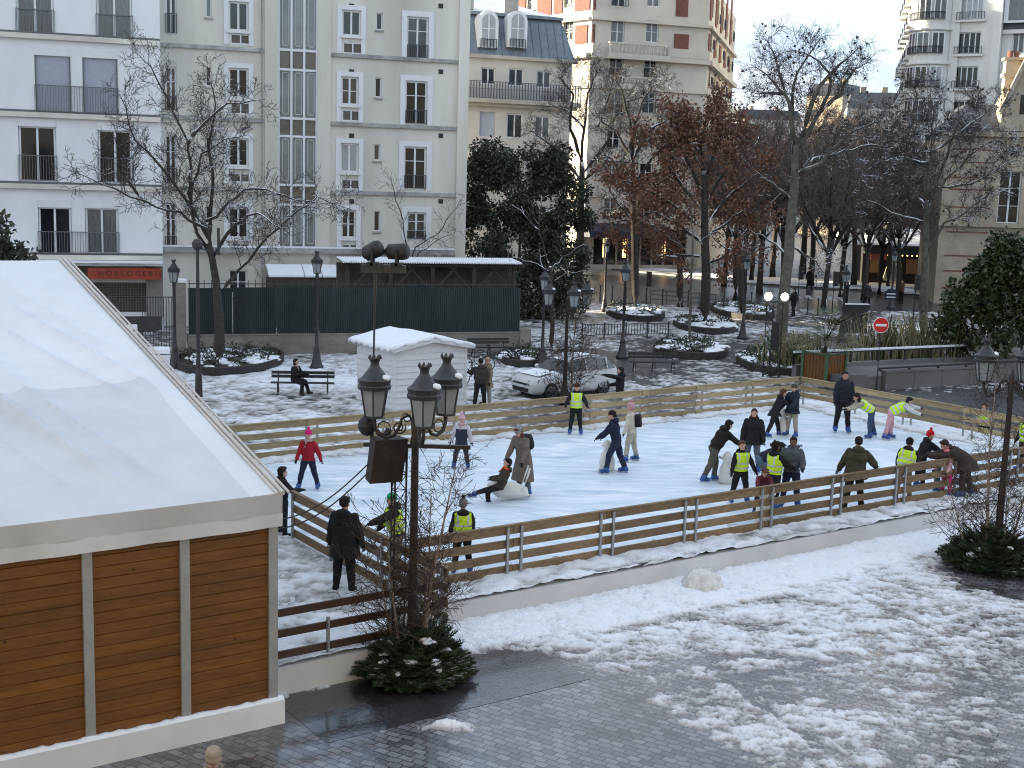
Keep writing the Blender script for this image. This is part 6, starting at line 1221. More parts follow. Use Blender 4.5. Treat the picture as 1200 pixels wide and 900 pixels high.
def traffic_light(px, py, row, label):
    g = G(px, py); h = top_z(g[0], g[1], row); t = thing('traffic_light', label, 'traffic light', tuple(g), 'traffic lights at the crossing'); mb = MB(); mb.tube([g, g+(0, 0, h)], .07, 8); mb.obj('pole', m_iron, t); mb = MB(); mb.box(g+np.array([.1, -.1, h-.5]), (.34, .3, .95)); hd = mb.obj('signal_head', m_black, t)
    for k in range(3): mb = MB(); mb.ball(g+np.array([.1, -.26, h-.2-.3*k]), (.1, .04, .1), 8); mb.obj('lens', M('dark_lens', (.05, .012, .01), .3, .1, 3) if (k, label) == (0, '') else m_black, hd)
traffic_light(975, 366, 318, 'dark traffic light at the crossing behind the planter'); traffic_light(757, 362, 318, 'dark traffic light between plane trunk and smaller oak'); traffic_light(935, 352, 312, 'dark traffic light right of the tallest plane trunk'); traffic_light(1070, 375, 322, 'dark traffic light left of the wide plane trunk')
g = G(1040, 396); t = thing('street_sign', 'small dark blue street name plate on a post behind the no entry sign', 'street sign', tuple(g)); z = top_z(g[0], g[1], 346); mb = MB(); mb.tube([g, g+(0, 0, z+.3)], .04, 6); mb.obj('post', m_iron, t); mb = MB(); mb.box(g+np.array([0, -.06, z]), (.75, .04, .45)); mb.ball(g+np.array([0, -.05, z+.25]), (.26, .03, .13), 10); mb.obj('plate', M('dark_blue_enamel', (.012, .016, .035), .4, .1, 4), t)
mb = MB()
for k in (-.1, .08): mb.box(g+np.array([0, -.085, z+k]), (.5, .004, .06))
mb.obj('white_line', m_white, t)
g = atY(1044, 335, 112); g[2] = 0; t = thing('menu_board', 'white framed menu board leaning on its post before the cafe', 'sign', tuple(g)); z = top_z(g[0], g[1], 319); mb = MB(); mb.tube([g, g+(0, 0, z)], .05, 6); mb.obj('post', m_iron, t)
def tilted(mb, c, w_, h_, d, a): ca, sa = math.cos(a), math.sin(a); mb.hexa([c+np.array([x*ca-zz*sa, y, x*sa+zz*ca]) for zz in (-h_, h_) for x, y in ((-w_, -d), (w_, -d), (w_, d), (-w_, d))])
mb = MB(); tilted(mb, g+np.array([0, -.1, z]), .62, .86, .04, -.25); mb.obj('frame', M('pale_yellow_frame', (.55, .47, .28), .5, .05, 3), t); mb = MB(); tilted(mb, g+np.array([0, -.145, z]), .46, .68, .004, -.25); mb.obj('menu_sheet', M('grey_menu_sheet', (.22, .21, .20), .6, .5, 6), t)
g = atY(1027, 335, 113); g[2] = 0; t = thing('shop_sign', 'rusty red hanging sign at the left of the cafe awning', 'sign', tuple(g)); z = top_z(g[0], g[1], 301); mb = MB(); mb.tube([g+np.array([-.8, 0, 0]), g+np.array([-.8, 0, z+.6])], .05, 6); mb.obj('post', m_iron, t); mb = MB(); mb.box(g+np.array([0, 0, z]), (1.4, .1, .5)); mb.obj('plate', M('rusty_red_plate', (.22, .06, .04), .6, .3, 4), t)
# ------------------------------------------------------------------ bicycles
def bicycle(g, ang, label, lean=.1, mat=None):
    f = Frame(g, ang); t = thing('bicycle', label, 'bicycle', tuple(g), 'parked bicycles'); P = lambda s, z, d=0.: f.p(s, d+lean*z, z)
    for s in (-.52, .52):
        mb = MB(); mb.tube([P(s+.33*math.cos(a), .34+.33*math.sin(a)) for a in np.linspace(0, 2*math.pi, 25)], .022, 6, cap=False); w_ = mb.obj('wheel', m_black, t)
        mb = MB()
        for k in range(7): a = k*math.pi/7; mb.tube([P(s+.31*math.cos(a), .34+.31*math.sin(a)), P(s-.31*math.cos(a), .34-.31*math.sin(a))], .004, 3, cap=False)
        mb.obj('spokes', m_galv, w_)
    mb = MB()
    for a, b in (((-.52, .34), (-.1, .32)), ((-.1, .32), (-.2, .86)), ((-.2, .8), (.36, .82)), ((-.1, .32), (.36, .76)), ((.36, .95), (.52, .34)), ((-.52, .34), (-.2, .8))): mb.tube([P(*a), P(*b)], .017, 6)
    mb.obj('frame', mat or m_iron, t); mb = MB(); mb.tube([P(.32, .98, -.26), P(.37, 1.0, 0), P(.32, .98, .26)], .014, 6); mb.obj('handlebar', m_galv, t); mb = MB(); mb.ball(P(-.22, .9), (.12, .08, .04), 8); mb.obj('saddle', m_black, t)
bicycle(G(553, 450), 1.0, 'dark bicycle standing at the right side of the white hut'); bicycle(G(577, 428), .25, 'dark bicycle in front of the bench by the stained wall'); bicycle(G(558, 437), .5, 'second bicycle behind the hut, farther from the rink', .08, m_galv)
bicycle(G(999, 414), .12, 'bicycle parked under the dark notice board'); bicycle(G(1018, 416), .1, 'bicycle parked right of the notice board, by the bamboo', .1, m_rail)
# ------------------------------------------------------------------ white hatchback
def car():
    a = A_.tolist()+[0]; ax = -np.array(a); wl = G(646, 468); side = np.array([-ax[1], ax[0], 0]); side = side if side[1] > 0 else -side   # ax: towards the nose, side: away from the camera
    t = thing('parked_car', 'white hatchback parked behind the far barrier with light snow on it', 'car', tuple(wl+side*.85-ax*1.25))
    O = wl+side*.86                         # middle of the front axle
    st = [(.82, .45, .52, .52, .50), (.80, .24, .60, .60, .62), (.70, .20, .70, .70, .76), (.45, .18, .80, .80, .83), (.0, .18, .88, .88, .855), (-.35, .18, .94, .94, .865), (-.42, .18, .95, .96, .87), (-.95, .18, .96, 1.34, .87), (-1.25, .18, .97, 1.46, .87), (-1.8, .18, .98, 1.50, .87), (-2.35, .18, .99, 1.47, .87), (-2.8, .18, 1.0, 1.38, .865), (-3.05, .19, 1.0, 1.22, .84), (-3.16, .22, .96, .98, .80), (-3.22, .30, .80, .80, .72), (-3.22, .50, .55, .55, .66)]
    V = []; n_ = 13; gr = []
    for x, zb, zs, zr_, w_ in st:
        gh = zr_-zs; wr = w_*(.74 if gh > .1 else .95); R = [(0, zb), (w_*.86, zb), (w_, zb+.14), (w_*1.01, (zb+zs)/2+.05), (w_*.975, zs), (wr if gh > .02 else w_*.8, zr_-.035*(gh > .1)), (wr*.55, zr_+.012)]
        ring = [(y, z) for y, z in R]+[(-y, z) for y, z in reversed(R[1:])]
        V += [O+ax*x+side*y+np.array([0, 0, z]) for y, z in ring]
    body = MB(); glass = MB(); Fb = []; Fgl = []
    for i in range(len(st)-1):
        for j in range(n_):
            q = (i*n_+j, i*n_+(j+1) % n_, (i+1)*n_+(j+1) % n_, (i+1)*n_+j)
            sidewin = j in (4, 8) and 7 <= i <= 11; wind = j in (5, 6, 7, 4, 8) and i == 6; wind2 = j in (5, 6, 7) and i == 7; rear = j in (5, 6, 7) and i in (11, 12)
            (Fgl if sidewin or wind or rear else Fb).append(q)
    Fb.append(tuple(range(n_-1, -1, -1))); Fb.append(tuple((len(st)-1)*n_+j for j in range(n_)))
    paint = M('white_car_paint', (.62, .63, .64), .22, .04, 2, coat=.6, mottle=.1)
    body.add(V, Fb).obj('body', paint, t, smooth=True); glass.add(V, Fgl).obj('window', M('car_glass', (.05, .055, .06), .08, .2, 2, spec=.9), t, smooth=True)
    mb = MB()
    for s_ in (-1, 1):
        for x in (-1.62, -2.62): mb.bar(O+ax*x+side*s_*.862+np.array([0, 0, .98]), O+ax*(x-.03)+side*s_*.66+np.array([0, 0, 1.43]), .07, .03, up=ax)
    mb.obj('pillar', paint, t)
    tyre = M('tyre_rubber', (.014, .014, .014), .75, .2, 8); rim = M('dark_alloy', (.10, .10, .11), .35, .15, 5, metal=.7)
    for x in (0, -2.46):
        for s_ in (-1, 1):
            c = O+ax*x+side*s_*.80+np.array([0, 0, .31]); mb = MB()
            def wring(R0, o): return [c+side*s_*o+ax*R0*math.cos(q)+np.array([0, 0, R0*math.sin(q)]) for q in np.linspace(0, 2*math.pi, 25)[:-1]]
            rings = [wring(.20, .07), wring(.30, .075), wring(.31, .0), wring(.30, -.1)]; Vw = [p for r_ in rings for p in r_]
            mb.add(Vw, [(k*24+j, k*24+(j+1) % 24, (k+1)*24+(j+1) % 24, (k+1)*24+j) for k in range(3) for j in range(24)]); wh = mb.obj('wheel', tyre, t)
            mb = MB(); mb.add(wring(.375, -.035)+wring(.30, -.03), [(j, (j+1) % 24, 24+(j+1) % 24, 24+j) for j in range(24)]); mb.add(wring(.30, .03), [tuple(range(24))]); mb.obj('wheel_arch', m_black, t) if False else mb.obj('backing', m_black, wh)
            mb = MB(); mb.add(wring(.20, .072), [tuple(range(24))]) if False else None
            for k in range(7): q = 2*math.pi*k/7; mb.bar(c+side*s_*.085+ax*.04*math.cos(q)+np.array([0, 0, .04*math.sin(q)]), c+side*s_*.08+ax*.205*math.cos(q)+np.array([0, 0, .205*math.sin(q)]), .045, .02, up=side)
            mb.tube(wring(.20, .078)+[wring(.20, .078)[0]], .015, 5, cap=False); mb.obj('rim', rim, wh)
    P = lambda x, y, z: O+ax*x+side*y+np.array([0, 0, z])
    for s_ in (-1, 1):
        mb = MB(); mb.hexa([P(.80, s_*.40, .60), P(.60, s_*.79, .62), P(.52, s_*.80, .64), P(.70, s_*.40, .62), P(.77, s_*.42, .68), P(.55, s_*.80, .76), P(.45, s_*.80, .77), P(.66, s_*.42, .70)]); mb.obj('headlight', m_glass_l, t)
        mb = MB(); mb.ball(P(-.62, s_*.98, 1.0), (.10, .10, .08), 8); mb.obj('mirror', paint, t, smooth=True)
        mb = MB(); mb.box(P(-1.75, s_*.885, .80), (.16, .03, .03), math.atan2(ax[1], ax[0])); mb.obj('door_handle', paint, t)
    mb = MB(); mb.hexa([P(.815, -.48, .25), P(.815, .48, .25), P(.6, .48, .25), P(.6, -.48, .25), P(.845, -.5, .40), P(.845, .5, .40), P(.6, .5, .4), P(.6, -.5, .4)]); mb.hexa([P(.84, -.42, .52), P(.84, .42, .52), P(.6, .42, .52), P(.6, -.42, .52), P(.835, -.4, .57), P(.835, .4, .57), P(.6, .4, .57), P(.6, -.4, .57)]); mb.obj('grille', m_black, t)
    mb = MB(); mb.hexa([P(.852, -.24, .42), P(.852, .24, .42), P(.84, .24, .42), P(.84, -.24, .42), P(.846, -.24, .51), P(.846, .24, .51), P(.83, .24, .51), P(.83, -.24, .51)]); mb.obj('number_plate', m_white, t)
    mb = MB(); I = [(4, 5, .3, .1)]; V2 = []
    for i in range(8, 12):
        x, zb, zs, zr_, w_ = st[i]; wr = w_*.74
        V2 += [P(x, y, zr_+.03-.02*abs(y)) for y in np.linspace(-wr*.8, wr*.85, 7)]
    mb.add(V2, [(k*7+j, k*7+j+1, (k+1)*7+j+1, (k+1)*7+j) for k in range(3) for j in range(6)])
    V3 = [P(x, y, z+.035) for x, z in ((-.25, .935), (.1, .885), (.45, .82)) for y in np.linspace(-.62, .62, 7)]; mb.add(V3, [(k*7+j, k*7+j+1, (k+1)*7+j+1, (k+1)*7+j) for k in range(2) for j in range(6)])
    mb.obj('snow', m_snow, t, smooth=True)
car()
# second dark car roof edge beyond? heaped snow by the platform
c = G(822, 692); mb = MB(); V = []; r = random.Random(4); n_ = 26
for i in range(13):
    ph_ = math.pi/2*(1-i/12)
    for j in range(n_):
        a = 2*math.pi*j/n_; q = .37*(1+.45*(fbm(np.array(math.cos(a)*2+i*.3), np.array(math.sin(a)*2+3.), 3, 5)-.5)); x, y = q*math.cos(a)*math.sin(math.pi/2-ph_+.001)*1.15, q*math.sin(a)*math.sin(math.pi/2-ph_+.001)*.9; V.append(c+np.array([x, y, .45*math.sin(ph_)+.05*r.random()-.01]))
mb.add(V, [(i*n_+j, i*n_+(j+1) % n_, (i+1)*n_+(j+1) % n_, (i+1)*n_+j) for i in range(12) for j in range(n_)]); o = mb.obj('snow_lump', M('gritty_snow', (.62, .61, .59), .7, .25, 8, bump=.5, bscale=25), smooth=True); base_origin(o, tuple(c)); tag(o, 'rounded gritty snow lump heaped before the white platform wall', 'snow heap')
# stacked white things behind the marquee
for i, (px, py, s) in enumerate(((183, 425, .9), (150, 398, .7))):
    g = G(px, py+22); t = thing('covered_crate', ['white crate with a snow lid showing just behind the marquee rake', 'smaller snow topped crate below the shop grille behind the marquee'][i], 'crate', tuple(g)); h = top_z(g[0], g[1], py-14); mb = MB(); mb.box(g+np.array([0, 0, h/2-.06]), (1.1*s, 1.0*s, h-.1), .3); mb.obj('crate', m_white, t); mb = MB(); mb.box(g+np.array([0, 0, h+.02]), (1.15*s, 1.05*s, .16), .3); mb.obj('snow_lid', m_snow, t)
# ------------------------------------------------------------------ people
_tmp = bpy.data.scenes.new('tmp')
def _dg():
    with bpy.context.temp_override(scene=_tmp, view_layer=_tmp.view_layers[0]): d = bpy.context.evaluated_depsgraph_get(); d.update(); return d
def remesh(mb, vox):
    me = bpy.data.meshes.new('t'); me.from_pydata(mb.v, [], mb.f); o = bpy.data.objects.new('t', me); _tmp.collection.objects.link(o)
    md = o.modifiers.new('r', 'REMESH'); md.mode = 'VOXEL'; md.voxel_size = vox
    _tmp.view_layers[0].update(); dg = _tmp.view_layers[0].depsgraph or _dg(); e = o.evaluated_get(dg); m2 = e.to_mesh()
    V = np.empty(len(m2.vertices)*3); m2.vertices.foreach_get('co', V); V = V.reshape(-1, 3); Fq = [tuple(p.vertices) for p in m2.polygons]
    e.to_mesh_clear(); bpy.data.objects.remove(o); bpy.data.meshes.remove(me)
    Q = np.array([q if len(q) == 4 else (*q, q[-1]) for q in Fq]); A = np.zeros_like(V); c = np.zeros(len(V))
    for _ in range(2):
        A[:] = 0; c[:] = 0
        for i in range(4):
            j = (i+1) % 4; np.add.at(A, Q[:, i], V[Q[:, j]]); np.add.at(A, Q[:, j], V[Q[:, i]]); np.add.at(c, Q[:, i], 1); np.add.at(c, Q[:, j], 1)
        V = V*.5+.5*A/np.maximum(c, 1)[:, None]
    return V, Q
_pm = {}
def cloth(col, rough=.85, var=.22):
    k = (tuple(round(c, 3) for c in col), rough)
    if k not in _pm: _pm[k] = M('cloth_%d' % len(_pm), col, rough, var, 9, bump=.25, bscale=45, spec=.25)
    return _pm[k]
BLACK, NAVY, GREY = (.014, .014, .016), (.014, .020, .045), (.10, .10, .105)
m_hiv = M('yellow_high_visibility_cloth', (.52, .75, .02), .6, .08, 6); m_refl = M('silver_reflective_tape', (.50, .52, .52), .35, .1, 8)
m_boot = M('blue_skate_shell', (.02, .075, .27), .3, .25, 9); m_blade = M('skate_blade', (.55, .56, .58), .3, .1, 9, metal=.8)
m_eye = M('dark_eye', (.015, .01, .008), .3, .1, 9); m_lip = M('lip', (.30, .10, .08), .5, .1, 9)
SK1, SK2, SK3 = (.50, .31, .23), (.17, .085, .05), (.38, .22, .15)
def rotx(v, a): c, s = math.cos(a), math.sin(a); return np.array([v[0], v[1]*c-v[2]*s, v[1]*s+v[2]*c])
def person(px, py, h, f, label, z=DK, top=BLACK, bottom=BLACK, skin=SK1, hair=None, hat=None, pom=None, lean=0, roll=0, head=(0, 0), legs=(0, 0, 0, 0), spread=7, arms=((8, 14, 12), (8, 14, 12)), vest=False, skates=True, hem=-.02, puff=1.15, coat=None, hood=True, pack=None, scarf=None, gloves=BLACK, shoes=(.02, .02, .022), seat=None, child=None, hoodcol=None, longhair=False, bib=None, vox=None, group='people at the skating rink', sag=None):
    R = math.radians; kid = h < 1.58 if child is None else child; b = G(px, py, z) if not isinstance(px, np.ndarray) else px
    t = thing('person', label, 'person', tuple(b), group)
    hk = 1.12 if kid else 1.
    la = R(lean); tx = np.array([1., 0, 0]); tz = np.array([math.sin(R(roll)), math.sin(la)*math.cos(R(roll)), math.cos(la)*math.cos(R(roll))]); tz = unit(tz); ty = unit(np.cross(tz, tx)); tx = np.cross(ty, tz)
    T = lambda x, y, u: pel+tx*x+ty*y+tz*u
    pel = np.zeros(3); J = {}
    for s, (th, kn) in ((-1, legs[:2]), (1, legs[2:])):
        hip = pel+np.array([1., 0, 0])*.052*s; sp = R(spread)*s; d = lambda a: np.array([math.sin(sp)*abs(math.cos(a)), math.sin(a), -math.cos(a)*math.cos(sp)])
        kne = hip+d(R(th))*.245; ank = kne+d(R(th-kn))*.235; J[s] = (hip, kne, ank, R(th-kn))
    low = min(J[-1][2][2], J[1][2][2]); base = .042+(.032 if skates else 0)
    up = np.array([0, 0, (base-low) if seat is None else seat/h])
    pel = pel+up; J = {s: (a+up, k+up, n+up, q) for s, (a, k, n, q) in J.items()}
    mb = MB(); caps = []
    def limb(a, b_, r0, r1, lab, n=9): mb.tube([a-(b_-a)*.02, a, a*.5+b_*.5, b_, b_+(b_-a)*.02], [r0*.7, r0, (r0+r1)*.515, r1, r1*.7], n); mb.ball(a, r0*.99, 8); mb.ball(b_, r1*.99, 8); caps.append((a, b_, max(r0, r1), lab))
    pf = puff
    rings = [(-.055, .070, .066), (0, .098, .080), (.07, .098*pf, .074*pf), (.14, .100*pf, .074*pf), (.21, .106*pf, .080*pf), (.262, .104*pf, .074*pf), (.298, .082, .060), (.325, .050, .046)]
    n_ = 14; V = [T(a*math.cos(q), b_*math.sin(q), u) for u, a, b_ in rings for q in np.linspace(0, 2*math.pi, n_+1)[:-1]]
    mb.add(V, [(i*n_+j, i*n_+(j+1) % n_, (i+1)*n_+(j+1) % n_, (i+1)*n_+j) for i in range(len(rings)-1) for j in range(n_)]+[tuple(range(n_-1, -1, -1)), tuple((len(rings)-1)*n_+j for j in range(n_))])
    caps.append((T(0, 0, .02), T(0, 0, .27), .095, 'torso')); caps.append((T(-.05, 0, .02), T(-.04, 0, .24), .08, 'torso')); caps.append((T(.05, 0, .02), T(.04, 0, .24), .08, 'torso'))
    lf = 1.0 if bottom != 'wide' else 1.2
    for s in (-1, 1):
        hip, kne, ank, q = J[s]; limb(hip, kne, .068, .050, 'leg'); limb(kne, ank, .050, .036, 'leg')
        fd = np.array([math.sin(R(8))*s, math.cos(R(8)), 0]); heel = ank+np.array([0, -.02, -.022]); toe = heel+fd*.105+np.array([0, 0, -.004]); limb(heel, toe, .030, .024, 'foot')
    hands = []
    for s, (fw, out, el) in zip((-1, 1), arms):
        sh = T(.106*s*(.95 if kid else 1), 0, .277); fwr, o = R(fw), R(out); dv = lambda a: np.array([math.sin(o)*s*abs(math.cos(a*.6)), math.sin(a)*math.cos(o), -math.cos(a)*math.cos(o)])
        elb = sh+unit(dv(fwr))*.165; wd = unit(dv(fwr+R(el))+np.array([-s*.25*math.sin(R(el)), 0, 0])); wr = elb+wd*.14
        limb(sh, elb, .043*pf**.5, .038*pf, 'arm'); limb(elb, wr, .038*pf, .028*pf, 'arm'); caps.append((wr+wd*.02, wr+wd*.05, .02, 'hand')); hands.append((wr, wd, s))
    hp, hy = R(head[0]), R(head[1]); nb = T(0, .004, .315)
    hz = unit(tz*.45+np.array([0, 0, .55])); hz = unit(np.array([hz[0], hz[1]+math.sin(hp)*.9, hz[2]*math.cos(hp)])); hf = np.array([-math.sin(hy), math.cos(hy), 0]); hf = unit(hf-hz*(hf @ hz)); hx = np.cross(hf, hz)
    hc = nb+hz*.088*hk; S = hk
    HH = lambda x, y, z_: hc+(hx*x+hf*y+hz*z_)*S
    limb(nb-hz*.02, nb+hz*.04, .036, .034, 'neck')
    def hball(c, r, n=12):
        k = n//2; V = [HH(c[0]+r[0]*math.sin(a)*math.cos(b_), c[1]+r[1]*math.sin(a)*math.sin(b_), c[2]-r[2]*math.cos(a)) for a in np.linspace(.02, math.pi-.02, k+1) for b_ in np.linspace(0, 2*math.pi, n+1)[:-1]]
        return V, [(i*n+j, i*n+(j+1) % n, (i+1)*n+(j+1) % n, (i+1)*n+j) for i in range(k) for j in range(n)]+[tuple(range(n-1, -1, -1)), tuple(k*n+j for j in range(n))]
    for c, r in (((0, -.006, .018), (.047, .060, .056)), ((0, .012, -.022), (.036, .042, .046)), ((0, .058, -.010), (.0075, .012, .013)), ((.046, -.004, -.004), (.008, .013, .019)), ((-.046, -.004, -.004), (.008, .013, .019)), ((0, .040, -.052), (.016, .013, .011))): mb.add(*hball(c, r))
    caps.append((HH(0, 0, -.02), HH(0, 0, .03), .055, 'head'))
    V, Q = remesh(mb, (vox or .0125)/h)
    ph = random.Random(int(px if not isinstance(px, np.ndarray) else 7)); W_ = np.zeros(len(V))
    for fq in (26, 41, 63): a_ = np.array([ph.uniform(-1, 1), ph.uniform(-1, 1), ph.uniform(.6, 1.6)])*fq; W_ += np.sin(V @ a_+ph.uniform(0, 6)+1.5*np.sin(V @ (a_[[1, 2, 0]]*.6)))/fq*26
    ng = V-V.mean(0); ng[:, 2] *= .1; V = V+(ng/np.maximum(1e-6, np.linalg.norm(ng, axis=1))[:, None])*(W_*.0035*(np.linalg.norm(V-hc, axis=1) > .12))[:, None]
    C = V[Q].mean(1); best = np.full(len(C), 9.); lab = np.zeros(len(C), dtype=object)
    for a, b_, r, l_ in caps:
        ab = b_-a; tt = np.clip(((C-a) @ ab)/max(1e-9, ab @ ab), 0, 1); dd = np.linalg.norm(C-a-tt[:, None]*ab, axis=1)-r; m_ = dd < best; best[m_] = dd[m_]; lab[m_] = l_
    tu = (C-pel) @ tz; mats = [cloth(skin, .6, .08), cloth(top), cloth(bottom), cloth(shoes), m_eye, m_lip, cloth(gloves) if gloves else cloth(skin, .6, .08)]
    mi = np.zeros(len(C), int); mi[lab == 'arm'] = 1; mi[lab == 'leg'] = 2; mi[lab == 'foot'] = 3; mi[lab == 'hand'] = 6; tor = (lab == 'torso'); mi[tor] = np.where(tu[tor] > hem, 1, 2)
    if bib: mi[tor & (tu > hem) & (tu < .24)] = 2
    lowleg = (lab == 'leg') & (tu > hem) & (lean < 30); mi[lowleg & (tu > max(hem, -.02))] = 1
    yaw = R(f); cy, sy = math.cos(yaw), math.sin(yaw)
    def world(P): P = np.asarray(P)*h; return np.stack([P[..., 0]*cy-P[..., 1]*sy, P[..., 0]*sy+P[..., 1]*cy, P[..., 2]], -1)+b
    body = MB(); body.v = [tuple(p) for p in world(V)]; body.f = [tuple(q) for q in Q.tolist()]; body.m = mi.tolist()
    tv = (V-pel) @ tz; tor_v = None
    for wr, wd, s in hands:                       # palm, four fingers and a thumb, slightly curled
        side = unit(np.cross(wd, np.array([0, 1, .3]))+1e-6); nrm = np.cross(side, wd); e = MB(); e.tube([wr-wd*.01, wr+wd*.015, wr+wd*.045], [.017, .021, .019], 6)
        for i, ln in enumerate((.040, .046, .043, .034)): p = wr+wd*.042+side*(i-1.5)*.0105; e.tube([p, p+wd*ln*.55-nrm*.004, p+wd*ln*.9-nrm*.016], [.0062, .0056, .0042], 5)
        p = wr+wd*.018+side*.017; e.tube([p, p+side*.018+wd*.016, p+side*.020+wd*.034-nrm*.006], [.0072, .0064, .005], 5); body.add(world(np.array(e.v)), e.f, 6)
    for x in (-.019, .019): v_, f_ = hball((x, .053, .006), (.0062, .004, .0045), 8); body.add(world(np.array(v_)), f_, 4)
    v_, f_ = hball((0, .0525, -.031), (.013, .004, .0035), 8); body.add(world(np.array(v_)), f_, 5)
    body.obj('body', mats, t, smooth=True)
    def part(name, e, mat, sm=True): e.v = [tuple(p) for p in world(np.array(e.v))]; return e.obj(name, mat, t, smooth=sm)
    if skates:
        for s in (-1, 1):
            hip, kne, ank, q = J[s]; fd = np.array([math.sin(R(8))*s, math.cos(R(8)), 0]); e = MB(); u_ = unit(kne-ank)
            e.tube([ank+u_*.055, ank+u_*.03, ank, ank+np.array([0, -.01, -.025])], [.046, .047, .044, .040], 10); e.ball(ank+np.array([0, -.02, -.022]), (.038, .040, .030), 10); m_ = ank+fd*.055+np.array([0, 0, -.024]); e.tube([ank+np.array([0, -.02, -.024]), m_, ank+fd*.105+np.array([0, 0, -.028])], [.036, .037, .027], 10)
            sk = part('skate', e, m_boot); e = MB(); a = ank+np.array([0, 0, -base+.012])-fd*.055; e.bar(a, a+fd*.185, .007, .022); e.bar(a+fd*.02+np.array([0, 0, .012]), a+fd*.165+np.array([0, 0, .014]), .030, .010); ob = MB(); ob.v = [tuple(p) for p in world(np.array(e.v))]; ob.f = e.f; ob.m = e.m; ob.obj('blade', m_blade, sk)
    if vest:
        nrm = np.zeros_like(V); fn = np.cross(V[Q[:, 1]]-V[Q[:, 0]], V[Q[:, 3]]-V[Q[:, 0]]); 
        for i in range(4): np.add.at(nrm, Q[:, i], fn)
        nrm /= np.maximum(1e-9, np.linalg.norm(nrm, axis=1))[:, None]
        tl = C-pel; ux = np.abs(tl @ tx); sel = ((lab == 'torso') | ((lab == 'arm') & (ux < .112))) & (tu > .005) & (tu < .305) & (ux < .125*pf); Qs = Q[sel]; us = np.unique(Qs); rm = np.zeros(len(V), int); rm[us] = np.arange(len(us)); P2 = V[us]+nrm[us]*.010
        ts = tu[sel]; xs = ux[sel]; st = ((ts > .045) & (ts < .075)) | ((ts > .125) & (ts < .155)) | ((ts > .16) & (xs > .052) & (xs < .078)); e = MB(); e.v = [tuple(p) for p in world(P2)]; e.f = [tuple(q) for q in rm[Qs].tolist()]; e.m = st.astype(int).tolist(); e.obj('safety_vest', [m_hiv, m_refl], t, smooth=True)
    if coat:                                       # coat skirt reaching down the thighs
        e = MB(); n_ = 16; km = (J[-1][1]+J[1][1])/2; rr_ = [(.09, 0, .104, .088), (.0, 0, .112, .098), (0, .5, .122, .108), (0, 1., .128, .118)]; V2 = []
        for u, q, a, b_ in rr_:
            c = T(0, 0, u) if q == 0 else pel+(km-pel)*q*coat; w_ = abs(J[1][1][0]-J[-1][1][0])*.5*q*coat
            V2 += [c+np.array([math.cos(k)*(a*pf*.95+w_*.4), math.sin(k)*(b_*pf*.9+abs(J[1][1][1]-J[-1][1][1])*.4*q*coat), 0])*(1+.04*math.sin(3*k+u)) for k in np.linspace(0, 2*math.pi, n_+1)[:-1]]
            if q: V2[-n_:] = [c+(p-c/(1))+0*c if False else p for p in V2[-n_:]]
        V2 = [np.asarray(p) for p in V2]
        e.add(V2, [(i*n_+(j+1) % n_, i*n_+j, (i+1)*n_+j, (i+1)*n_+(j+1) % n_) for i in range(3) for j in range(n_)]); part('coat_skirt', e, cloth(top))
    if hood: e = MB(); c = T(0, -.055, .315); V2 = [c+tx*.085*math.cos(k)*math.sin(a)+ty*.05*math.sin(k)*math.sin(a)+tz*(.052*math.cos(a)) for a in np.linspace(.05, math.pi-.05, 7) for k in np.linspace(0, 2*math.pi, 13)[:-1]]; e.add(V2, [(i*12+(j+1) % 12, i*12+j, (i+1)*12+j, (i+1)*12+(j+1) % 12) for i in range(6) for j in range(12)]); part('hood', e, cloth(hoodcol or top))
    if hair:
        e = MB(); e.add(*hball((0, -.016, .026), (.053, .060, .060), 14)); e.add(*hball((0, -.024, -.006), (.050, .046, .050), 12)); e.add(*hball((0, .018, .058), (.044, .036, .024), 10))
        if longhair:
            for s in (-1, 0, 1): e.add(*hball((s*.034, -.03-.008*(s == 0)+.022*abs(s), -.06), (.026 if s else .045, .028, .085), 10))
        if sag: 
            r_ = random.Random(3)
            for _ in range(26): e.add(*hball((r_.gauss(0, .03), -.012+r_.gauss(0, .03), .05+r_.gauss(0, .022)), (.018, .018, .016), 6))
        part('hair', e, cloth(hair, .7, .35))
    if hat:
        e = MB(); e.add(*hball((0, -.008, .040), (.0545, .064, .050), 14)); 
        for k in np.linspace(0, 2*math.pi, 15)[:-1]: pass
        e.add(*hball((0, -.006, .026), (.0565, .066, .018), 14)); e.add(*hball((0, -.030, .010), (.050, .042, .034), 12))
        if pom == 'point': e.add(*hball((0, -.008, .085), (.036, .040, .04), 10)); e.add(*hball((0, -.008, .125), (.020, .022, .03), 8))
        ht = part('hat', e, cloth(hat, .9, .2))
        if pom and pom != 'point': e = MB(); e.add(*hball((0, -.012, .108), (.024, .024, .024), 10)); ob = MB(); ob.v = [tuple(p) for p in world(np.array(e.v))]; ob.f = e.f; ob.m = e.m; ob.obj('pompom', cloth(pom), ht, smooth=True)
    if scarf: e = MB(); e.tube([T(.052*math.cos(k), .004+.050*math.sin(k), .322+.01*math.sin(k)) for k in np.linspace(0, 2*math.pi, 15)], .024, 8, cap=False); e.tube([T(.02, .06, .31), T(.025, .10, .22)], [.02, .018], 6); part('scarf', e, cloth(scarf))
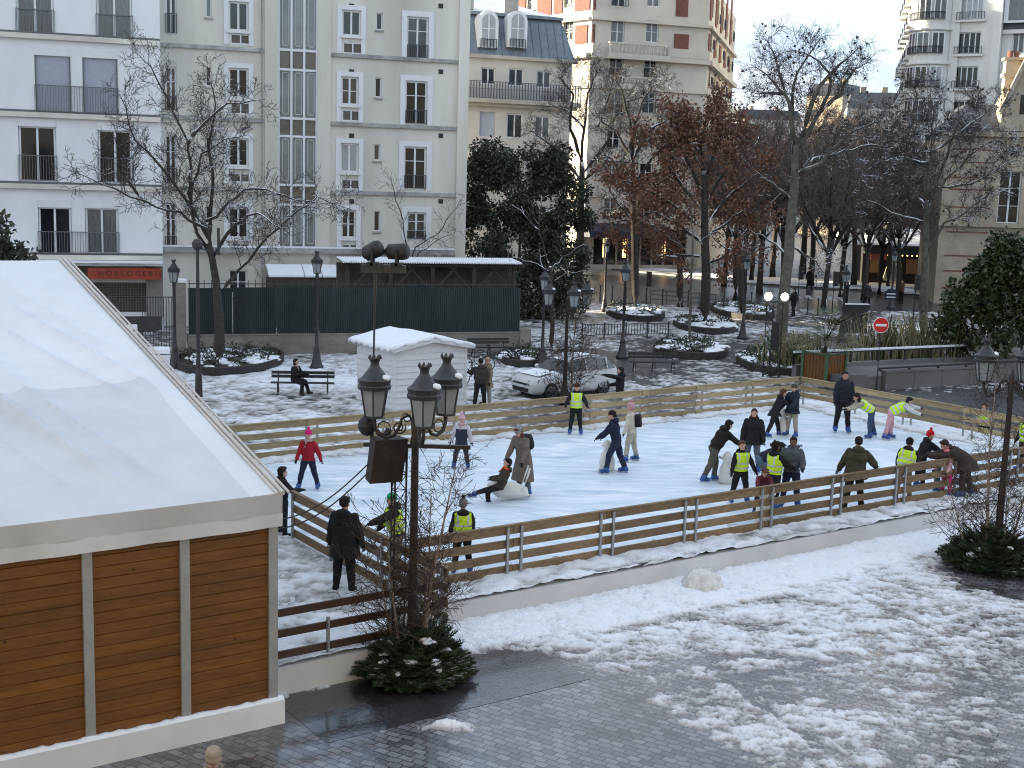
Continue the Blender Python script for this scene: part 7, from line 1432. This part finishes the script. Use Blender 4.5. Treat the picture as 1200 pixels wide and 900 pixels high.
    if pack:
        e = MB(); V2 = [T(x*.085*(1-.25*abs(zz)**3), -.125+y*.05, .18+zz*.105) for zz in (-1, -.6, 0, .6, 1) for x, y in ((-1, -.8), (-.7, -1), (.7, -1), (1, -.8), (1, .8), (.7, 1), (-.7, 1), (-1, .8))]
        e.add(V2, [(i*8+j, i*8+(j+1) % 8, (i+1)*8+(j+1) % 8, (i+1)*8+j) for i in range(4) for j in range(8)]+[tuple(range(7, -1, -1)), tuple(32+j for j in range(8))]); part('backpack', e, cloth(pack), True)
    return t
RED, PINK, HOT, CREAM, OLIVE, JEAN, BEIGE, BROWN = (.30, .012, .022), (.50, .20, .25), (.62, .015, .16), (.52, .48, .40), (.038, .036, .022), (.045, .075, .13), (.26, .21, .15), (.05, .027, .016)
HB, HK = (.07, .035, .02), (.012, .010, .010)
dn = ((4, 12, 10), (4, 12, 10))
person(361, 574, 1.40, 172, 'child in a red jacket with a bright pink hat, skating beside the marquee', top=RED, bottom=NAVY, hat=HOT, pom=HOT, scarf=(.45, .30, .32), arms=((-10, 24, 12), (15, 15, 22)), legs=(-6, 6, 8, 4), spread=12, hood=False)
person(331, 626, 1.42, -60, 'person in dark clothes with a pink backpack half hidden behind the marquee corner', pack=(.55, .20, .35), hair=HK, skates=False, arms=((30, 8, 40), (40, 8, 50)))
person(403, 693, 1.76, -12, 'adult in a black hooded padded coat standing with back turned by the left barrier', hat=(.016, .014, .014), top=(.013, .012, .014), hem=-.12, coat=.55, puff=1.28, skates=False, arms=((6, 14, 8), (6, 14, 8)), spread=4)
person(464, 676, 1.58, 105, 'child in a yellow vest and green hat reaching over the left barrier behind the birch', hat=(.02, .30, .12), top=(.02, .018, .018), bottom=BEIGE, vest=True, arms=((62, 10, 12), (18, 14, 20)), lean=10, puff=1.3)
person(541, 672, 1.40, 5, 'child with grey bobble hat and yellow vest, back turned at near barrier', hat=(.16, .155, .16), pom=BLACK, vest=True, arms=((8, 13, 6), (12, 12, 22)), spread=7)
person(540, 549, 1.36, 178, 'child in a white jacket and navy dungarees with a tall pink and white hat', top=(.50, .46, .50), bottom=(.030, .033, .055), hat=(.58, .36, .42), pom='point', bib=True, arms=((2, 20, 12), (4, 20, 12)), spread=10, hood=False, puff=1.2, scarf=(.5, .3, .36))
person(586, 590, 1.36, 98, 'child in a brown camouflage jacket sitting on a white seal, one leg stretched out', top=(.045, .034, .026), bottom=BLACK, hair=HK, lean=-18, seat=.42, legs=(78, 4, 62, 70), spread=12, arms=((40, 10, 50), (30, 12, 60)), hood=True, scarf=(.65, .10, .03))
person(613, 580, 1.70, 140, 'woman in a long grey brown coat with a grey beanie pushing a white sliding seal', top=(.15, .12, .10), bottom=(.10, .13, .16), hat=(.23, .23, .25), hair=(.10, .03, .02), longhair=True, lean=18, head=(22, 0), coat=1.35, puff=1.15, arms=((20, 8, 8), (20, 8, 12)), pack=(.018, .018, .02), legs=(6, 8, -2, 6), hood=False)
person(674, 509, 1.48, 180, 'child in a yellow vest with a fluffy brown hat standing at the far barrier', hat=(.055, .022, .014), vest=True, arms=((14, 30, 50), (14, 30, 50)), sag=True)
person(725, 489, 1.76, 88, 'adult in black outside the far barrier, one hand on the white car', z=0, bottom=(.20, .20, .22), hair=HK, longhair=True, arms=((100, 10, 0), (20, 10, 60)), skates=False, hem=-.06)
person(721, 555, 1.66, 78, 'skater in a navy tracksuit and dark cap pushing a white penguin aid to the left', top=NAVY, bottom=(.02, .028, .055), hat=(.016, .012, .013), lean=14, legs=(24, 16, -12, 10), arms=((38, 8, 14), (28, 8, 14)))
person(739, 541, 1.56, 72, 'child in cream clothes with a pink bobble hat beside the navy skater', top=CREAM, bottom=(.40, .37, .30), hat=(.50, .28, .30), pom=PINK, lean=6, pack=BLACK, legs=(12, 8, -6, 6), hood=False, puff=1.2)
person(835, 566, 1.70, -72, 'teenager in a black jacket and olive trousers leaning forward over a white penguin aid', top=(.014, .013, .013), bottom=(.085, .082, .06), hair=HK, longhair=True, lean=34, legs=(18, 18, -22, 8), arms=((55, 6, 10), (48, 6, 12)), head=(14, 0), puff=1.25)
person(880, 553, 1.66, 168, 'woman with long brown hair in a black coat standing behind the bending skaters', hair=(.055, .025, .016), longhair=True, hem=-.08, coat=.35, puff=1.3, bottom=(.10, .11, .13))
person(866, 590, 1.46, 192, 'boy in a yellow vest with short brown hair, arms hanging, behind the near barrier', hair=HB, vest=True, arms=((10, 26, 6), (18, 20, 10)), legs=(6, 8, -4, 4), spread=9)
person(889, 578, 1.62, -70, 'teenager in dark navy bending far forward behind the boy in the yellow vest', top=(.016, .019, .030), bottom=(.10, .14, .20), hair=HK, lean=72, legs=(34, 40, 20, 34), arms=((80, 6, 10), (110, 10, 0)), puff=1.3)
person(891, 605, 1.26, 176, 'curly haired child in maroon holding a white penguin aid at the near barrier', top=(.10, .018, .028), bottom=(.05, .03, .04), hair=(.12, .055, .03), lean=42, head=(15, 0), arms=((62, 10, 26), (62, 10, 26)), sag=True, hood=False)
person(905, 597, 1.56, -58, 'child with black curly hair in a yellow vest facing the boy in the grey jacket', hair=HK, vest=True, skin=SK2, arms=((45, 10, 20), (40, 12, 25)), legs=(4, 6, -4, 6), sag=True, puff=1.25)
person(925, 595, 1.66, 165, 'boy in a grey blue jacket with a yellow arm band standing by the near barrier', top=(.075, .085, .105), bottom=NAVY, hair=HK, skin=SK2, arms=((22, 16, 45), (14, 16, 30)), puff=1.25)
person(906, 512, 1.50, -80, 'child in black leaning forward towards a friend near the far right corner', lean=26, hair=HB, legs=(24, 8, -20, 6), arms=((60, 6, 6), (55, 6, 6)), coat=.35)
person(927, 512, 1.58, 130, 'child in a navy jacket and beige trousers near the far right corner', top=(.016, .020, .034), bottom=(.34, .29, .22), hat=(.06, .05, .05), arms=((40, 10, 20), (20, 12, 20)), puff=1.25, coat=.3)
person(986, 507, 1.88, 176, 'tall man in a black padded jacket standing at the right end barrier', top=(.018, .019, .027), hair=HK, skin=SK3, puff=1.22, arms=((4, 10, 14), (8, 10, 18)), legs=(2, 2, -2, 2), spread=6)
person(1019, 513, 1.56, 92, 'child in a cream jacket, yellow vest and jeans bending to the left', top=(.36, .34, .26), bottom=JEAN, hair=HK, longhair=True, vest=True, lean=58, legs=(10, 12, -12, 6), arms=((60, 8, 20), (45, 8, 30)), hood=False)
person(1042, 515, 1.58, -98, 'child in a white jacket, yellow vest and pink trousers bending to the right', top=(.55, .55, .56), bottom=(.55, .30, .34), hair=HK, vest=True, lean=62, legs=(8, 10, -10, 6), arms=((80, 8, 0), (60, 8, 10)), hood=False)
person(999, 598, 1.76, -6, 'man in an olive green parka with a black beanie, back turned at the near barrier', top=(.050, .047, .030), bottom=(.030, .030, .022), hat=(.014, .014, .015), puff=1.35, hem=-.08, coat=.3, skates=False, arms=((16, 22, 6), (-6, 40, 62)), lean=7, roll=4)
person(1057, 588, 1.52, -22, 'child in a black hooded jacket and yellow vest with beige trousers at the near barrier', bottom=(.24, .21, .16), hat=(.014, .012, .013), vest=True, lean=20, arms=((26, 14, 10), (60, 10, 10)), puff=1.3, roll=6)
person(1077, 572, 1.46, -78, 'child in a black jacket with a bright red hat near the right lamppost', hat=(.50, .012, .02), pom=(.50, .012, .02), lean=22, arms=((50, 8, 20), (52, 8, 10)), puff=1.3)
person(1097, 575, 1.26, -120, 'child in a teal jacket bending down between the red hat and the pink hat', top=(.12, .26, .27), bottom=(.10, .2, .21), hat=(.15, .3, .3), lean=62, arms=((60, 8, 10), (60, 8, 10)), puff=1.3)
person(1108, 582, 1.16, 120, 'small child in pink with a knitted pink hat behind the near barrier', top=(.50, .30, .30), bottom=(.50, .03, .14), hat=(.60, .16, .20), pom=PINK, arms=((30, 20, 20), (20, 20, 20)), lean=10)
person(1130, 582, 1.72, 82, 'adult in a brown camouflage coat bending low to the left over the small pink child', top=(.040, .031, .027), bottom=(.03, .025, .024), hair=(.03, .018, .012), lean=66, hem=-.1, coat=.5, puff=1.45, arms=((70, 8, 20), (60, 8, 30)), legs=(16, 18, -8, 10))
person(1151, 524, 1.45, 150, 'child in a yellow vest outside the right end barrier', z=0, vest=True, top=(.3, .3, .28), hair=HB, skates=False, lean=16)
person(1198, 553, 1.55, 100, 'child in a yellow vest cut by the right picture edge behind the lamppost', vest=True, hair=HB, skin=SK3)
sp2 = FB.p(-.30, .16, 0); person(np.array([sp2[0], sp2[1], 0.]), 0, 1.64, -110, 'woman in black sitting on the long bench with a pale scarf', z=0, top=BLACK, hair=HK, longhair=True, seat=.56, lean=6, legs=(84, 66, 78, 84), spread=5, arms=((30, 8, 60), (30, 8, 70)), skates=False, scarf=(.42, .30, .26), hood=False)
person(562, 477, 1.74, 20, 'person in a grey brown padded jacket hugging someone beside the white hut', z=0, top=(.045, .04, .038), hat=(.02, .018, .018), pom=(.5, .48, .45), skates=False, puff=1.45, arms=((50, 20, 40), (60, 20, 50)))
person(570, 474, 1.70, 130, 'person in a beige coat and pale hat being hugged beside the white hut', z=0, top=(.22, .18, .13), bottom=(.30, .28, .25), hat=(.34, .25, .21), skates=False, puff=1.2, hem=-.1, coat=.6)
FARP = dict(z=0, skates=False, vox=.02, group='people walking beyond the square')
person(929, 371, 1.86, 120, 'dark figure walking behind the lattice light tower', hair=HK, legs=(18, 6, -18, 6), **FARP); person(991, 360, 1.80, 90, 'dark figure behind the dark notice board', hair=HK, **FARP); person(1015, 359, 1.75, 178, 'figure in a dark hooded coat walking towards the camera on the road', hat=BLACK, coat=.6, top=(.03, .03, .033), legs=(10, 4, -10, 4), **FARP); person(1056, 356, 1.8, 100, 'person in a brown coat behind the bamboo, near the cafe', top=(.10, .05, .03), hair=HK, **FARP); person(948, 340, 1.8, 180, 'distant dark figure on the far pavement right of the tallest plane trunk', hair=HK, **FARP)
gh = G(250, 884, 1.62); person(np.array([gh[0], gh[1], 0.]), 0, 1.70, 10, 'person in a fur trimmed beige hat just entering at the bottom edge below the marquee', z=0, top=(.16, .135, .11), hat=(.30, .25, .19), scarf=(.26, .22, .18), skates=False, puff=1.4, hoodcol=(.30, .25, .19), group='people walking beyond the square')
# white sliding aids
m_aid = M('white_plastic_figure', (.66, .65, .60), .4, .06, 4)
def penguin(px, py, f, label, h=.85):
    b = G(px, py, DK); t = thing('skating_aid', label, 'skating aid', tuple(b), 'white penguin skating aids'); mb = MB(); mb.lathe([(.17, .02), (.20, .08), (.21, .25), (.18, .42), (.12, .54), (.10, .58), (.125, .66), (.12, .74), (.07, .81), (.02, h-.01)], b, 14, sx=.85, yaw=math.radians(f)); mb.obj('body', m_aid, t, smooth=True)
    d = np.array([-math.sin(math.radians(f)), math.cos(math.radians(f)), 0]); s = np.array([d[1], -d[0], 0]); mb = MB(); mb.lathe([(.035, 0), (.004, .09)], (0, 0, 0), 8); mb.v = [tuple(b+d*(.10+p[2])+s*p[0]+np.array([0, 0, .68+p[1]*.6])) for p in mb.v]; mb.obj('beak', M('orange_plastic', (.55, .20, .03), .4, .1, 4), t)
    for q in (-1, 1): mb = MB(); mb.tube([b+s*q*.10+(0, 0, .60), b+s*q*.22+np.array([0, 0, .62])-d*.05, b+s*q*.25+np.array([0, 0, .66])-d*.12], [.03, .028, .03], 7); mb.obj('handle', m_aid, t, smooth=True)
    for q in (-1, 1): mb = MB(); mb.box(b+s*q*.13+np.array([0, 0, .012]), (.08, .5, .022), math.radians(f)); mb.obj('runner', m_aid, t)
penguin(711, 552, 75, 'white penguin aid in front of the navy skater'); penguin(851, 567, -75, 'white penguin aid held by the teenager in olive trousers'); penguin(894, 612, 176, 'white penguin aid held by the curly haired child at the near barrier'); penguin(917, 510, 90, 'white penguin aid between the two children near the far right corner')
b = G(596, 586, DK); t = thing('skating_aid', 'low white sliding seal under the sitting child', 'skating aid', tuple(b)); mb = MB(); d = np.array([-1., -.15, 0]); d = unit(d)
mb.tube([b-d*.50+(0, 0, .10), b-d*.4+(0, 0, .18), b-d*.1+(0, 0, .24), b+d*.22+(0, 0, .26), b+d*.40+(0, 0, .36), b+d*.48+(0, 0, .42)], [.05, .13, .21, .20, .14, .07], 12); mb.obj('body', m_aid, t, smooth=True); s = np.array([d[1], -d[0], 0])
for q in (-1, 1): mb = MB(); mb.tube([b-d*.3+s*q*.15+(0, 0, .25), b-d*.42+s*q*.15+(0, 0, .62), b-d*.47+s*q*.13+(0, 0, .80)], .025, 6); mb.obj('handle', m_aid, t)
bpy.data.scenes.remove(_tmp)
